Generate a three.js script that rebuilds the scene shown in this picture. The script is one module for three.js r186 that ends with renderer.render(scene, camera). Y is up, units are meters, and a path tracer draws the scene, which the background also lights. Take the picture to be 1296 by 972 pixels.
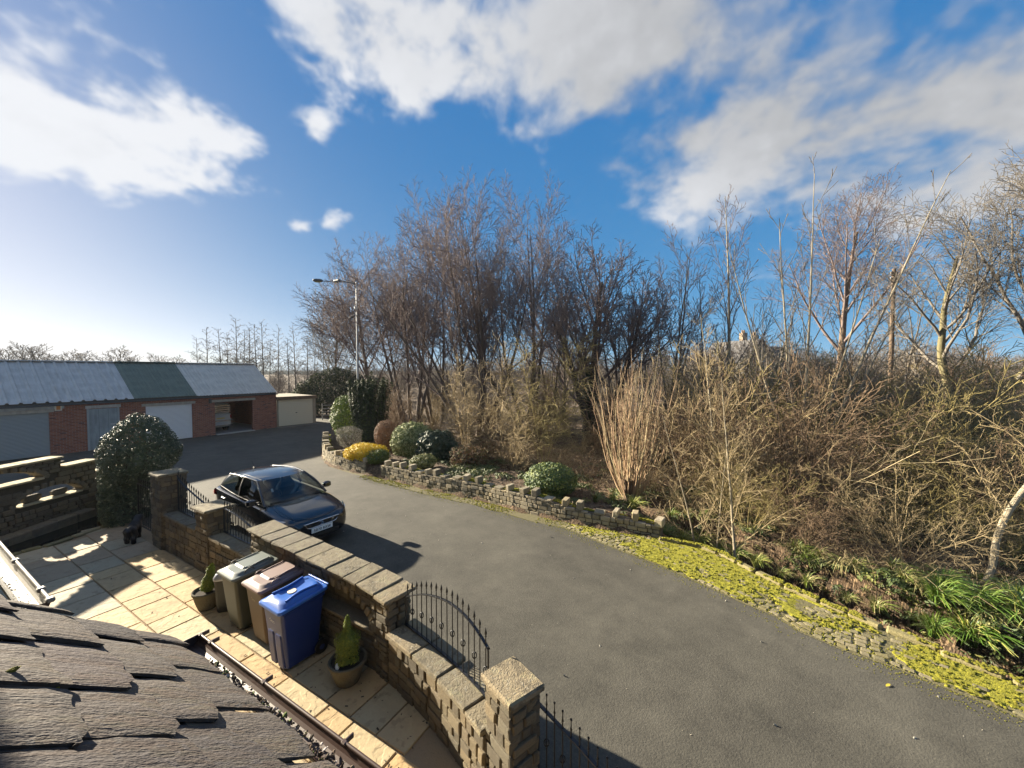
import * as THREE from 'three';
import { mergeGeometries } from 'three/addons/utils/BufferGeometryUtils.js';
import { MarchingCubes } from 'three/addons/objects/MarchingCubes.js';
import { Brush, Evaluator, SUBTRACTION } from 'three-bvh-csg';

// ---------------------------------------------------------------- camera, sky, sun, exposure
// plan coordinates below: X to the right, Z away from the window, metres; three.js z is -Z
const FOCAL = 490, EYE = 4.4, PITCH = Math.atan(17 / FOCAL);
const scene = new THREE.Scene();
const camera = new THREE.PerspectiveCamera(2 * Math.atan(486 / FOCAL) * 180 / Math.PI, 4 / 3, 0.05, 2000);
camera.position.set(0, EYE, 0);
camera.rotation.x = -PITCH;
const renderer = new THREE.WebGLRenderer({ antialias: true });
renderer.setSize(1024, 768);
renderer.toneMapping = THREE.LinearToneMapping;
const EXPOSURE = 4.2;
renderer.toneMappingExposure = EXPOSURE;
renderer.shadowMap.enabled = true;

const SUN_AZ = 61 * Math.PI / 180, SUN_EL = 18 * Math.PI / 180;      // azimuth to the left of straight ahead
const sunDir = new THREE.Vector3(-Math.sin(SUN_AZ) * Math.cos(SUN_EL), Math.sin(SUN_EL), -Math.cos(SUN_AZ) * Math.cos(SUN_EL));
const sun = new THREE.DirectionalLight(new THREE.Color(1.0, 0.88, 0.68), 5);
sun.position.copy(sunDir).multiplyScalar(120);
sun.castShadow = true;
sun.shadow.mapSize.set(4096, 4096);
Object.assign(sun.shadow.camera, { left: -60, right: 60, top: 50, bottom: -50, near: 1, far: 320 });
scene.add(sun, sun.target);

// ---------------------------------------------------------------- random numbers and noise
function rngOf(seed) { let a = seed >>> 0; return () => { a = (a + 0x6D2B79F5) | 0; let t = Math.imul(a ^ (a >>> 15), 1 | a); t = (t + Math.imul(t ^ (t >>> 7), 61 | t)) ^ t; return ((t ^ (t >>> 14)) >>> 0) / 4294967296; }; }
const lerp = (a, b, t) => a + (b - a) * t, clamp = (x, a = 0, b = 1) => Math.min(b, Math.max(a, x));
const smooth = (a, b, x) => { const t = clamp((x - a) / (b - a)); return t * t * (3 - 2 * t); };
const HASH = new Float32Array(4096); { const r = rngOf(77); for (let i = 0; i < 4096; i++) HASH[i] = r(); }
const h3 = (x, y, z) => HASH[(Math.imul(x, 73856093) ^ Math.imul(y, 19349663) ^ Math.imul(z, 83492791)) & 4095];
function n3(x, y, z) {
  const X = Math.floor(x), Y = Math.floor(y), Z = Math.floor(z); x -= X; y -= Y; z -= Z;
  const u = x * x * (3 - 2 * x), v = y * y * (3 - 2 * y), w = z * z * (3 - 2 * z);
  return lerp(lerp(lerp(h3(X, Y, Z), h3(X + 1, Y, Z), u), lerp(h3(X, Y + 1, Z), h3(X + 1, Y + 1, Z), u), v),
    lerp(lerp(h3(X, Y, Z + 1), h3(X + 1, Y, Z + 1), u), lerp(h3(X, Y + 1, Z + 1), h3(X + 1, Y + 1, Z + 1), u), v), w);
}
function fbm(x, y, z, o = 5, g = 0.5) { let s = 0, a = 1, t = 0; for (let i = 0; i < o; i++) { s += a * n3(x, y, z); t += a; a *= g; x = x * 2.03 + 11.3; y = y * 2.03 + 7.1; z = z * 2.03 + 3.7; } return s / t; }

// ---------------------------------------------------------------- the sky
// direction of a point of the photograph (1296 x 972)
function dirOf(px, py) {
  const dx = (px - 648) / FOCAL, dy = -(py - 486) / FOCAL, c = Math.cos(PITCH), s = Math.sin(PITCH);
  return new THREE.Vector3(dx, dy * c - s, -(dy * s + c)).normalize();
}
function buildSky() {
  const W = 2048, H = 1024, data = new Float32Array(W * H * 4);
  // cumulus: centre (pixel), radius (degrees), weight, brightness
  const C = [
    [105, 45, 4.6, .8, 1], [60, 110, 5.4, .8, 1], [150, 130, 5.2, .85, 1], [215, 125, 4, .8, 1], [-40, 95, 7, .7, 1], [300, 185, 3.6, .95, 1], [185, 220, 3.4, .75, 1], [265, 140, 3.6, .6, 1], [110, 185, 3.4, .6, 1], [-120, 130, 7, .7, 1],
    [405, 15, 4.6, .95, .9], [470, 5, 4.6, .8, .85], [370, -30, 5, .7, .95], [525, 130, 3.6, .8, .95], [500, 75, 4.5, .45, .9], [430, -70, 9, .8, .85],
    [620, 60, 7, .95, .86], [650, 140, 6, .95, .92], [720, 60, 9, 1.2, .72], [800, 120, 8, .9, .68], [880, 60, 8, 1.2, .64], [960, 120, 8.5, 1.3, .62], [1040, 170, 6.5, 1.1, .62], [700, 190, 3.5, .7, .9], [850, 165, 4.5, 1.0, .66], [1120, 150, 7, 1.3, .62], [1210, 150, 7, 1.3, .66], [800, 110, 7, 1.1, .68], [1290, 100, 6.5, .85, .64], [1290, 190, 8, .95, .82], [1180, 230, 5, .8, .85], [900, 238, 5, .85, .95], [960, 250, 5.5, .8, .95], [870, 250, 3.5, .6, 1], [1080, 235, 4.5, .5, .8], [600, 10, 7, .8, .9], [780, -40, 12, .9, .7], [940, -70, 9, .8, .64], [1400, 130, 9, .9, .66], [1230, 290, 4, .5, .95], [1000, 300, 4, .35, 1],
    [430, 291, 1.7, 1.15, 1], [418, 289, 1.2, .7, 1], [376, 288, 1.2, .9, 1], [388, 294, 1.3, .8, 1], [402, 158, 1.6, .8, .95], [372, 148, 1.6, .55, .95], [398, 172, 1.2, .6, .95],
  ].map(([x, y, r, w, b]) => { const d = dirOf(x, y); return [d.x, d.y, d.z, 1 / (1 - Math.cos(r * Math.PI / 180)), w, b]; });
  for (let j = 0; j < H; j++) {
    const el = (j + .5) / H * Math.PI - Math.PI / 2, y = Math.sin(el), ce = Math.cos(el);
    for (let i = 0; i < W; i++) {
      const az = ((i + .5) / W - .5) * 2 * Math.PI, x = Math.cos(az) * ce, z = Math.sin(az) * ce, o = (j * W + i) * 4;
      const cg = x * sunDir.x + y * sunDir.y + z * sunDir.z, g = Math.acos(clamp(cg, -1, 1));
      const e = Math.max(y, 0);
      // clear air: deep blue away from the sun, paler to the horizon and round the sun
      const daz = Math.acos(clamp((x * sunDir.x + z * sunDir.z) / (Math.hypot(x, z) * Math.hypot(sunDir.x, sunDir.z) + 1e-6), -1, 1)), ag = Math.exp(-g * g / .08) * .3 + Math.exp(-daz * daz / .36) * Math.exp(-e / .27) * 1.0, hz = Math.exp(-e / .085), hz2 = Math.exp(-e / .32);
      let r = .030 + .105 * hz2 + .05 * hz + .86 * ag, gg = .172 + .27 * hz2 + .05 * hz + .64 * ag, b = .475 + .28 * hz2 + .44 * ag;
      const low = hz * Math.exp(-g / .9) * .5; r += low * 1.2; gg += low * .88; b += low * .55;
      // clouds
      if (y > -.02) {
        let sum = 0, br = 0, ws = 1e-6;
        for (const q of C) { const k = (1 - (x * q[0] + y * q[1] + z * q[2])) * q[3]; if (k < 6) { const w = q[4] * Math.exp(-k * 1.15); sum += w; br += w * q[5]; ws += w; } }
        const away = smooth(.95, 1.5, Math.acos(clamp(-z, -1, 1)));        // thicker unseen cloud added beyond the frame to whiten the skylight
        if (away > 0) { const f0 = fbm(x * 2.2 + 9, y * 3.4 + 2, z * 2.2 + 5, 3); const w = away * smooth(.36, .62, f0) * 1.6 * smooth(.02, .2, y); sum += w; br += w * .72; ws += w; }
        if (sum > .03) {
          const m = 1 - Math.exp(-sum * 1.15), d = 1 / (Math.max(y, 0) + .28), cx = x * d, cz = z * d, wp = fbm(cx * 2.6 + 3, cz * 2.6, 1.5, 4) - .5, wq = fbm(cx * 2.6 + 13, cz * 2.6, 7.5, 4) - .5;
          const f1 = fbm(cx * 4.6 + wp * .8, cz * 4.6 + wq * .8, 4, 7, .55), f2 = fbm(cx * 19 + wp * 2, cz * 19 + wq * 2, 8, 5, .62);
          const dens = m * 1.0 + (f1 - .5) * 2.1 + (f2 - .5) * .62;
          const right = smooth(-.25, .25, x); let a = smooth(lerp(.48, .34, right), lerp(1.02, 1.25, right), dens); a = (a * .85 + .15 * a * a) * smooth(.02, .16, sum);
          const body = br / ws, lum = clamp(body * (1.04 - .14 * smooth(.8, 1.5, dens)) + (f1 - .5) * .5 + (f2 - .5) * .28, .3, 1.05);
          const L = lum * (.82 + .12 * Math.exp(-g / .7)) * lerp(.97, .92, right);
          r = lerp(r, L * .96, a); gg = lerp(gg, L * .985, a); b = lerp(b, L * 1.03, a);
        }
      }
      if (y < 0) { const t = smooth(0, -.12, y); r = lerp(r, .12, t); gg = lerp(gg, .12, t); b = lerp(b, .10, t); }
      data[o] = clamp(r, 0, 1.05) / EXPOSURE; data[o + 1] = clamp(gg, 0, 1.05) / EXPOSURE; data[o + 2] = clamp(b, 0, 1.05) / EXPOSURE; data[o + 3] = 1;
    }
  }
  const t = new THREE.DataTexture(data, W, H, THREE.RGBAFormat, THREE.FloatType);
  t.mapping = THREE.EquirectangularReflectionMapping; t.colorSpace = THREE.LinearSRGBColorSpace; t.magFilter = t.minFilter = THREE.LinearFilter; t.needsUpdate = true;
  return t;
}
const skyTex = buildSky();
scene.background = skyTex; scene.environment = skyTex;
// ---------------------------------------------------------------- helpers
const V = (X, y, Z) => new THREE.Vector3(X, y, -Z);
// where the ray through a pixel of the photograph meets the level h
function G(px, py, h = 0) { const d = dirOf(px, py), t = (h - EYE) / d.y; return [d.x * t, -d.z * t]; }
const used = new Map();
function numbered(n) { const k = used.get(n) || 0; used.set(n, k + 1); return k ? `${n}_${String(k).padStart(3, '0')}` : n; }
function tag(o, label, category, group, kind) { if (label) o.userData.label = label; if (category) o.userData.category = category; if (group) o.userData.group = group; if (kind) o.userData.kind = kind; return o; }
function thing(name, label, category, pos, turn = 0, group) { const o = new THREE.Group(); o.name = numbered(name); if (pos) o.position.copy(pos); o.rotation.y = turn; tag(o, label, category, group); scene.add(o); return o; }
function part(name, geo, mat, parent) { const m = new THREE.Mesh(geo, mat); m.name = parent === scene ? numbered(name) : name; m.castShadow = m.receiveShadow = true; parent.add(m); return m; }
function copyOf(o, label, pos, turn, scale) { const c = o.clone(); c.name = numbered(o.name.replace(/_\d{3}$/, '')); c.userData = { ...o.userData }; if (label) c.userData.label = label; if (pos) c.position.copy(pos); if (turn !== undefined) c.rotation.y = turn; if (scale) typeof scale === 'number' ? c.scale.setScalar(scale) : c.scale.set(...scale); scene.add(c); return c; }

// box with chamfered, slightly irregular corners: 44 triangles
function chamfer(w, h, d, c = .01, jit = 0, rng = Math.random, uvs = 1) {
  const P = [], id = (i, k) => i * 3 + k;
  for (let i = 0; i < 8; i++) {
    const s = [i & 1 ? 1 : -1, i & 2 ? 1 : -1, i & 4 ? 1 : -1], q = [w / 2, h / 2, d / 2].map((v, k) => s[k] * (v - jit * v * 2 * (jit ? rng() : 0) * .5));
    for (let k = 0; k < 3; k++) P.push(q.map((v, m) => m === k ? v : v - s[m] * Math.min(c, Math.abs(v) * .45)));
  }
  const F = [], bit = [1, 2, 4];
  for (let k = 0; k < 3; k++) { const a = bit[(k + 1) % 3], b = bit[(k + 2) % 3]; for (const f of [0, bit[k]]) F.push([f, f | a, f | a | b, f | b].map(i => id(i, k))); }
  for (let k = 0; k < 3; k++) { const a = (k + 1) % 3, b = (k + 2) % 3; for (let m = 0; m < 4; m++) { const base = (m & 1 ? bit[a] : 0) | (m & 2 ? bit[b] : 0); F.push([id(base, a), id(base | bit[k], a), id(base | bit[k], b), id(base, b)]); } }
  for (let i = 0; i < 8; i++) F.push([id(i, 0), id(i, 1), id(i, 2)]);
  const pos = [], uv = [], A = new THREE.Vector3(), B = new THREE.Vector3(), N = new THREE.Vector3(), ou = rng() * 7, ov = rng() * 7;
  for (const f of F) for (let t = 1; t < f.length - 1; t++) {
    let tri = [f[0], f[t], f[t + 1]].map(i => P[i]);
    A.set(tri[1][0] - tri[0][0], tri[1][1] - tri[0][1], tri[1][2] - tri[0][2]); B.set(tri[2][0] - tri[0][0], tri[2][1] - tri[0][1], tri[2][2] - tri[0][2]); N.crossVectors(A, B);
    if (N.x * (tri[0][0] + tri[1][0] + tri[2][0]) + N.y * (tri[0][1] + tri[1][1] + tri[2][1]) + N.z * (tri[0][2] + tri[1][2] + tri[2][2]) < 0) tri = [tri[0], tri[2], tri[1]];
    const ax = Math.abs(N.x), ay = Math.abs(N.y), az = Math.abs(N.z);
    for (const v of tri) { pos.push(...v); uv.push(...(ay >= ax && ay >= az ? [v[0] * uvs + ou, v[2] * uvs + ov] : ax >= az ? [v[2] * uvs + ou, v[1] * uvs + ov] : [v[0] * uvs + ou, v[1] * uvs + ov])); }
  }
  const g = new THREE.BufferGeometry(); g.setAttribute('position', new THREE.Float32BufferAttribute(pos, 3)); g.setAttribute('uv', new THREE.Float32BufferAttribute(uv, 2)); g.computeVertexNormals(); return g;
}
const boxAt = (w, h, d, x, y, z, c = .006) => chamfer(w, h, d, c).translate(x, y, z);
// box projected uv in metres for any non indexed geometry
function boxUV(g, s = 1) {
  if (g.index) g = g.toNonIndexed(); g.computeVertexNormals();
  const p = g.attributes.position, n = g.attributes.normal, uv = new Float32Array(p.count * 2);
  for (let i = 0; i < p.count; i++) { const ax = Math.abs(n.getX(i)), ay = Math.abs(n.getY(i)), az = Math.abs(n.getZ(i)), x = p.getX(i), y = p.getY(i), z = p.getZ(i); uv[i * 2] = s * (ay >= ax && ay >= az ? x : ax >= az ? z : x); uv[i * 2 + 1] = s * (ay >= ax && ay >= az ? z : y); }
  g.setAttribute('uv', new THREE.BufferAttribute(uv, 2)); return g;
}
// many tapered tubes in one geometry
class Tubes {
  constructor() { this.p = []; this.n = []; this.u = []; this.i = []; this.c = 0; }
  add(pts, rad, sides = 3) {
    const m = pts.length, base = this.c; let T, S, B, L = 0;
    const ref = Math.abs(pts[m - 1][1] - pts[0][1]) > .8 * Math.hypot(pts[m - 1][0] - pts[0][0], pts[m - 1][1] - pts[0][1], pts[m - 1][2] - pts[0][2]) ? [1, 0, .2] : [0, 1, 0];
    for (let k = 0; k < m; k++) {
      const a = pts[Math.max(0, k - 1)], b = pts[Math.min(m - 1, k + 1)]; let tx = b[0] - a[0], ty = b[1] - a[1], tz = b[2] - a[2]; const l = Math.hypot(tx, ty, tz) || 1; tx /= l; ty /= l; tz /= l;
      let sx = ty * ref[2] - tz * ref[1], sy = tz * ref[0] - tx * ref[2], sz = tx * ref[1] - ty * ref[0]; const q = Math.hypot(sx, sy, sz) || 1; sx /= q; sy /= q; sz /= q;
      const bx = ty * sz - tz * sy, by = tz * sx - tx * sz, bz = tx * sy - ty * sx;
      if (k) L += Math.hypot(pts[k][0] - pts[k - 1][0], pts[k][1] - pts[k - 1][1], pts[k][2] - pts[k - 1][2]);
      for (let s = 0; s < sides; s++) {
        const an = s / sides * 6.2832, c = Math.cos(an), d = Math.sin(an), nx = sx * c + bx * d, ny = sy * c + by * d, nz = sz * c + bz * d, r = rad[k];
        this.p.push(pts[k][0] + nx * r, pts[k][1] + ny * r, pts[k][2] + nz * r); this.n.push(nx, ny, nz); this.u.push(s / sides * 1.5, L * .5);
      }
      if (k) for (let s = 0; s < sides; s++) { const a0 = base + (k - 1) * sides + s, a1 = base + (k - 1) * sides + (s + 1) % sides, b0 = a0 + sides, b1 = a1 + sides; this.i.push(a0, a1, b0, a1, b1, b0); }
    }
    this.c += m * sides; return this;
  }
  geo() {
    const g = new THREE.BufferGeometry(); g.setAttribute('position', new THREE.Float32BufferAttribute(this.p, 3)); g.setAttribute('normal', new THREE.Float32BufferAttribute(this.n, 3)); g.setAttribute('uv', new THREE.Float32BufferAttribute(this.u, 2)); g.setIndex(this.i); return g;
  }
}
const tube = (pts, r, sides = 6) => new Tubes().add(pts, Array.isArray(r) ? r : pts.map(() => r), sides).geo();
// closed tube with end caps (small extra rings)
function rod(a, b, r, sides = 6) { const l = [0, 1, 2].map(k => b[k] - a[k]), e = .002 / Math.hypot(...l); const at = t => [0, 1, 2].map(k => a[k] + l[k] * t); return tube([at(0), at(0 + e * .01), at(1 - e * .01), at(1)], [.0001, r, r, .0001], sides); }
// rounded rectangle loft: rings [{y, w, d, x, z}] with corner radius
function loftRR(rings, cr = .06, n = 4, closeTop = true) {
  const ring = (w, d, r) => { const o = []; for (let q = 0; q < 4; q++) { const cx = (q === 0 || q === 3 ? 1 : -1) * (w / 2 - r), cz = (q < 2 ? 1 : -1) * (d / 2 - r); for (let k = 0; k <= n; k++) { const a = q * Math.PI / 2 + k / n * Math.PI / 2; o.push([cx + Math.cos(a) * r, cz + Math.sin(a) * r]); } } return o; };
  const p = [], idx = []; let m;
  rings.forEach((R, k) => { const q = ring(R.w, R.d, Math.min(R.r ?? cr, R.w * .49, R.d * .49)); m = q.length; for (const [a, b] of q) p.push(a + (R.x || 0), R.y + (R.tilt || 0) * b, b + (R.z || 0)); if (k) for (let s = 0; s < m; s++) { const a0 = (k - 1) * m + s, a1 = (k - 1) * m + (s + 1) % m; idx.push(a0, a0 + m, a1, a1, a0 + m, a1 + m); } });
  for (const [k, flip] of [[0, false], ...(closeTop ? [[rings.length - 1, true]] : [])]) { const R = rings[k], c = p.length / 3; p.push(R.x || 0, R.y, R.z || 0); for (let s = 0; s < m; s++) { const a = k * m + s, b = k * m + (s + 1) % m; flip ? idx.push(c, b, a) : idx.push(c, a, b); } }
  let g = new THREE.BufferGeometry(); g.setAttribute('position', new THREE.Float32BufferAttribute(p, 3)); g.setIndex(idx); return g;
}
function creased(g, ang = .7) { // split normals at hard edges
  g = g.index ? g.toNonIndexed() : g; const p = g.attributes.position, n = p.count / 3, fn = [], key = i => `${Math.round(p.getX(i) * 2e3)},${Math.round(p.getY(i) * 2e3)},${Math.round(p.getZ(i) * 2e3)}`, M = new Map();
  const a = new THREE.Vector3(), b = new THREE.Vector3(), c = new THREE.Vector3();
  for (let t = 0; t < n; t++) { a.fromBufferAttribute(p, t * 3); b.fromBufferAttribute(p, t * 3 + 1).sub(a); c.fromBufferAttribute(p, t * 3 + 2).sub(a); const N = b.clone().cross(c), L = N.length(); fn.push([N.divideScalar(L || 1), L]); for (let k = 0; k < 3; k++) { const q = key(t * 3 + k); M.has(q) ? M.get(q).push(t) : M.set(q, [t]); } }
  const out = new Float32Array(p.count * 3), ca = Math.cos(ang), s = new THREE.Vector3();
  for (let t = 0; t < n; t++) for (let k = 0; k < 3; k++) { s.set(0, 0, 0); for (const q of M.get(key(t * 3 + k))) if (fn[q][0].dot(fn[t][0]) > ca) s.addScaledVector(fn[q][0], fn[q][1]); s.normalize(); s.toArray(out, (t * 3 + k) * 3); }
  g.setAttribute('normal', new THREE.BufferAttribute(out, 3)); return g;
}
// a path in plan
class Path {
  constructor(pts) { this.pts = pts; this.s = [0]; for (let i = 1; i < pts.length; i++) this.s.push(this.s[i - 1] + Math.hypot(pts[i][0] - pts[i - 1][0], pts[i][1] - pts[i - 1][1])); this.len = this.s.at(-1); }
  at(s) { let i = 1; while (i < this.pts.length - 1 && s > this.s[i]) i++; const a = this.pts[i - 1], b = this.pts[i], l = this.s[i] - this.s[i - 1], t = (s - this.s[i - 1]) / l; return { x: lerp(a[0], b[0], t), z: lerp(a[1], b[1], t), tx: (b[0] - a[0]) / l, tz: (b[1] - a[1]) / l }; }
  static smooth(pts, n = 6) { const c = new THREE.CatmullRomCurve3(pts.map(p => new THREE.Vector3(p[0], 0, p[1]))); return new Path(c.getPoints(pts.length * n).map(v => [v.x, v.z])); }
}
// turn about y so that local +x runs along the plan direction (tx, tz)
const turnOf = (tx, tz) => Math.atan2(tz, tx);
function dist2poly(x, z, P) { // signed distance to an open polyline, positive to its left
  let best = 1e9, sg = 1; for (let i = 1; i < P.length; i++) { const ax = P[i - 1][0], az = P[i - 1][1], bx = P[i][0] - ax, bz = P[i][1] - az, t = clamp(((x - ax) * bx + (z - az) * bz) / (bx * bx + bz * bz)), dx = x - ax - bx * t, dz = z - az - bz * t, d = dx * dx + dz * dz; if (d < best) { best = d; sg = bx * dz - bz * dx; } } return Math.sqrt(best) * Math.sign(sg || 1);
}
function inPoly(x, z, P) { let c = false; for (let i = 0, j = P.length - 1; i < P.length; j = i++) { const [xi, zi] = P[i], [xj, zj] = P[j]; if ((zi > z) !== (zj > z) && x < (xj - xi) * (z - zi) / (zj - zi) + xi) c = !c; } return c; }
function flatPoly(P, y) { const s = new THREE.Shape(P.map(([x, z]) => new THREE.Vector2(x, z))), g = new THREE.ShapeGeometry(s); g.rotateX(-Math.PI / 2); g.translate(0, y, 0); const p = g.attributes.position, uv = new Float32Array(p.count * 2); for (let i = 0; i < p.count; i++) { uv[i * 2] = p.getX(i); uv[i * 2 + 1] = -p.getZ(i); } g.setAttribute('uv', new THREE.BufferAttribute(uv, 2)); return g; }

// ---------------------------------------------------------------- materials
const toS = v => 255 * (v <= .0031308 ? 12.92 * v : 1.055 * Math.pow(v, 1 / 2.4) - .055);
// colour map from a function giving linear rgb; size in metres of one repeat; edges wrap by blending
function colTex(n, metres, fn) {
  const d = new Uint8Array(n * n * 4); for (let j = 0; j < n; j++) for (let i = 0; i < n; i++) { const c = fn(i / n, j / n), o = (j * n + i) * 4; for (let k = 0; k < 3; k++) d[o + k] = clamp(toS(clamp(c[k])), 0, 255); d[o + 3] = 255; }
  const t = new THREE.DataTexture(d, n, n); t.colorSpace = THREE.SRGBColorSpace; return wrapTex(t, metres);
}
function valTex(n, metres, fn) { const d = new Uint8Array(n * n * 4); for (let j = 0; j < n; j++) for (let i = 0; i < n; i++) { const v = clamp(fn(i / n, j / n)) * 255, o = (j * n + i) * 4; d[o] = d[o + 1] = d[o + 2] = v; d[o + 3] = 255; } return wrapTex(new THREE.DataTexture(d, n, n), metres); }
function wrapTex(t, m) { t.wrapS = t.wrapT = THREE.RepeatWrapping; t.magFilter = THREE.LinearFilter; t.minFilter = THREE.LinearMipmapLinearFilter; t.generateMipmaps = true; Array.isArray(m) ? t.repeat.set(1 / m[0], 1 / m[1]) : t.repeat.set(1 / m, 1 / m); t.needsUpdate = true; return t; }
// noise that wraps over the unit square
function pn(x, y, px, py, s) { const X = Math.floor(x), Y = Math.floor(y); x -= X; y -= Y; const u = x * x * (3 - 2 * x), v = y * y * (3 - 2 * y), a = X % px, b = (X + 1) % px, c = Y % py, d = (Y + 1) % py; return lerp(lerp(h3(a, c, s), h3(b, c, s), u), lerp(h3(a, d, s), h3(b, d, s), u), v); }
function tile(u, v, f, o, seed = 0, g = .55, fy = f) { let s = 0, a = 1, t = 0, p = Math.max(2, Math.round(f)), q = Math.max(2, Math.round(fy)); for (let i = 0; i < o; i++) { s += a * pn(u * p, v * q, p, q, seed * 17 + i * 5 + 3); t += a; a *= g; p *= 2; q *= 2; } return clamp((s / t - .5) * 1.25 + .5); }
const mix3 = (a, b, t) => [lerp(a[0], b[0], t), lerp(a[1], b[1], t), lerp(a[2], b[2], t)], mul3 = (a, k) => [a[0] * k, a[1] * k, a[2] * k];
const std = (r, g, b, rough = .9, o = {}) => { const m = new THREE.MeshStandardMaterial({ roughness: rough, ...o }); m.color.setRGB(r, g, b); return m; };
const phys = (r, g, b, rough = .5, o = {}) => { const m = new THREE.MeshPhysicalMaterial({ roughness: rough, ...o }); m.color.setRGB(r, g, b); return m; };
const T = {};
T.asphalt = colTex(2048, 7, (u, v) => { const a = tile(u, v, 330, 3, 1, .75), b = tile(u, v, 6, 5, 2, .6), b2 = tile(u, v, 22, 4, 3, .6), sp = h3(Math.floor(u * 2048), Math.floor(v * 2048), 5); let k = .62 + .50 * a + .62 * (b - .5) + .42 * (b2 - .5); if (sp > .985) k *= 1.9; if (sp < .03) k *= .6; return [.098 * k, .094 * k, .085 * k]; });
T.asphaltBump = valTex(1024, 2.6, (u, v) => tile(u, v, 170, 2, 3, .7) * .8 + .2 * h3(Math.floor(u * 512), Math.floor(v * 512), 9));
T.rock = colTex(512, .9, (u, v) => { const a = tile(u, v, 9, 6, 4, .62), b = tile(u, v, 40, 3, 5, .7), l = smooth(.6, .72, tile(u, v, 14, 4, 6)); const c = mix3([.62, .60, .56], [1.12, 1.05, .92], a * .75 + b * .35); return mix3(c, [1.15, 1.12, 1.0], l * .35); });
T.rockBump = valTex(512, .9, (u, v) => .55 * tile(u, v, 12, 5, 7, .68) + .45 * tile(u, v, 70, 3, 33, .8));
T.slab = colTex(512, 1.6, (u, v) => { const a = tile(u, v, 3, 5, 8, .6), w = tile(u, v, 4, 4, 9), band = .5 + .5 * Math.sin((v * 26 + w * 16 + u * 6) * 1.0), b = tile(u, v, 60, 3, 10, .7), dirt = smooth(.64, .8, tile(u, v, 16, 5, 11)); let c = mix3([.78, .76, .72], [1.12, 1.08, 1.02], a * .6 + band * .18 + b * .3); return mix3(c, [.42, .40, .36], dirt * .4); });
T.slabBump = valTex(512, 1.6, (u, v) => { const w = tile(u, v, 4, 4, 9); return .5 * tile(u, v, 9, 5, 12, .6) + .3 * smooth(.3, .7, .5 + .5 * Math.sin(v * 26 + w * 16 + u * 6)) + .2 * tile(u, v, 70, 2, 13); });
T.slate = colTex(512, [1.1, .55], (u, v) => { const a = tile(u, v, 4, 6, 14, .7, 13), b = tile(u, v, 70, 3, 15, .75), lich = smooth(.66, .74, tile(u, v, 26, 4, 16)), warm = tile(u, v, 5, 3, 17, .5, 9); let c = mix3([.50, .46, .47], [1.36, 1.27, 1.14], clamp(a * .85 + b * .35 - .08)); c = mix3(c, [c[0] * 1.15, c[1] * 1.0, c[2] * .85], smooth(.45, .65, warm)); return mix3(c, [1.7, 1.62, 1.35], lich * .5); });
T.slateBump = valTex(512, [1.1, .55], (u, v) => .6 * tile(u, v, 4, 6, 14, .7, 9) + .4 * tile(u, v, 50, 3, 18, .75));
T.bark = colTex(256, [.5, .8], (u, v) => { const a = tile(u, v, 14, 5, 19, .6, 5), b = tile(u, v, 30, 3, 20); return mul3([1, .97, .92], .55 + .9 * a * (.6 + .6 * b)); });
T.barkBump = valTex(256, [.5, .8], (u, v) => tile(u, v, 16, 5, 19, .6, 5));
T.brick = colTex(1024, 1.8, (u, v) => { // one repeat: 8 bricks by 24 courses
  const row = Math.floor(v * 24), fu = u * 8 + (row % 2) * .5, col = Math.floor(fu) % 8, x = (fu % 1) * .225, y = (v * 24 % 1) * .075, m = x < .011 || y < .011, k = h3(col, row, 3), n = tile(u, v, 90, 3, 21, .7);
  if (m) return mul3([.30, .27, .24], .8 + .4 * n); const c = mix3([.22, .075, .045], [.34, .13, .075], k); return mul3(k > .93 ? [.14, .06, .05] : c, .75 + .5 * n); });
T.brickBump = valTex(1024, 1.8, (u, v) => { const row = Math.floor(v * 24), fu = u * 8 + (row % 2) * .5, x = (fu % 1) * .225, y = (v * 24 % 1) * .075; return (x < .011 || y < .011 ? .2 : .8) + .15 * (tile(u, v, 90, 2, 21) - .5); });
T.litter = colTex(1024, 3.2, (u, v) => { const a = tile(u, v, 9, 5, 22, .6), b = tile(u, v, 75, 3, 23, .75), k = h3(Math.floor(u * 150 + 3 * b), Math.floor(v * 150 + 3 * a), 7); let c = mix3([.035, .024, .016], [.155, .10, .058], clamp(a * .45 + b * .65 - .1)); if (k > .86) c = mix3(c, [.30, .205, .12], .7); if (k < .08) c = mix3(c, [.02, .016, .012], .7); return c; });
T.litterBump = valTex(1024, 3.2, (u, v) => { const a = tile(u, v, 9, 5, 22, .6), b = tile(u, v, 75, 3, 23, .75); return .5 * b + .5 * h3(Math.floor(u * 150 + 3 * b), Math.floor(v * 150 + 3 * a), 7); });
T.moss = colTex(512, .8, (u, v) => { const a = tile(u, v, 12, 5, 24, .65), b = tile(u, v, 70, 3, 25, .75); return mix3([.075, .08, .010], [.385, .355, .020], clamp(a * .55 + b * .7 - .15)); });
T.mossBump = valTex(512, .8, (u, v) => tile(u, v, 60, 4, 25, .75));
T.weather = colTex(512, [2.2, 1.4], (u, v) => { const a = tile(u, v, 22, 5, 26, .6, 3), b = tile(u, v, 5, 4, 27); return mul3([1, 1, 1], .72 + .34 * a + .22 * (b - .5)); });
T.fine = colTex(256, .35, (u, v) => mul3([1, 1, 1], .78 + .44 * tile(u, v, 20, 5, 28, .65)));
T.fineBump = valTex(256, .35, (u, v) => tile(u, v, 30, 4, 29, .6));
T.render = colTex(512, 2.4, (u, v) => mul3([1, 1, 1], .7 + .4 * tile(u, v, 5, 6, 30, .6) + .16 * (tile(u, v, 80, 2, 31) - .5)));

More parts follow.
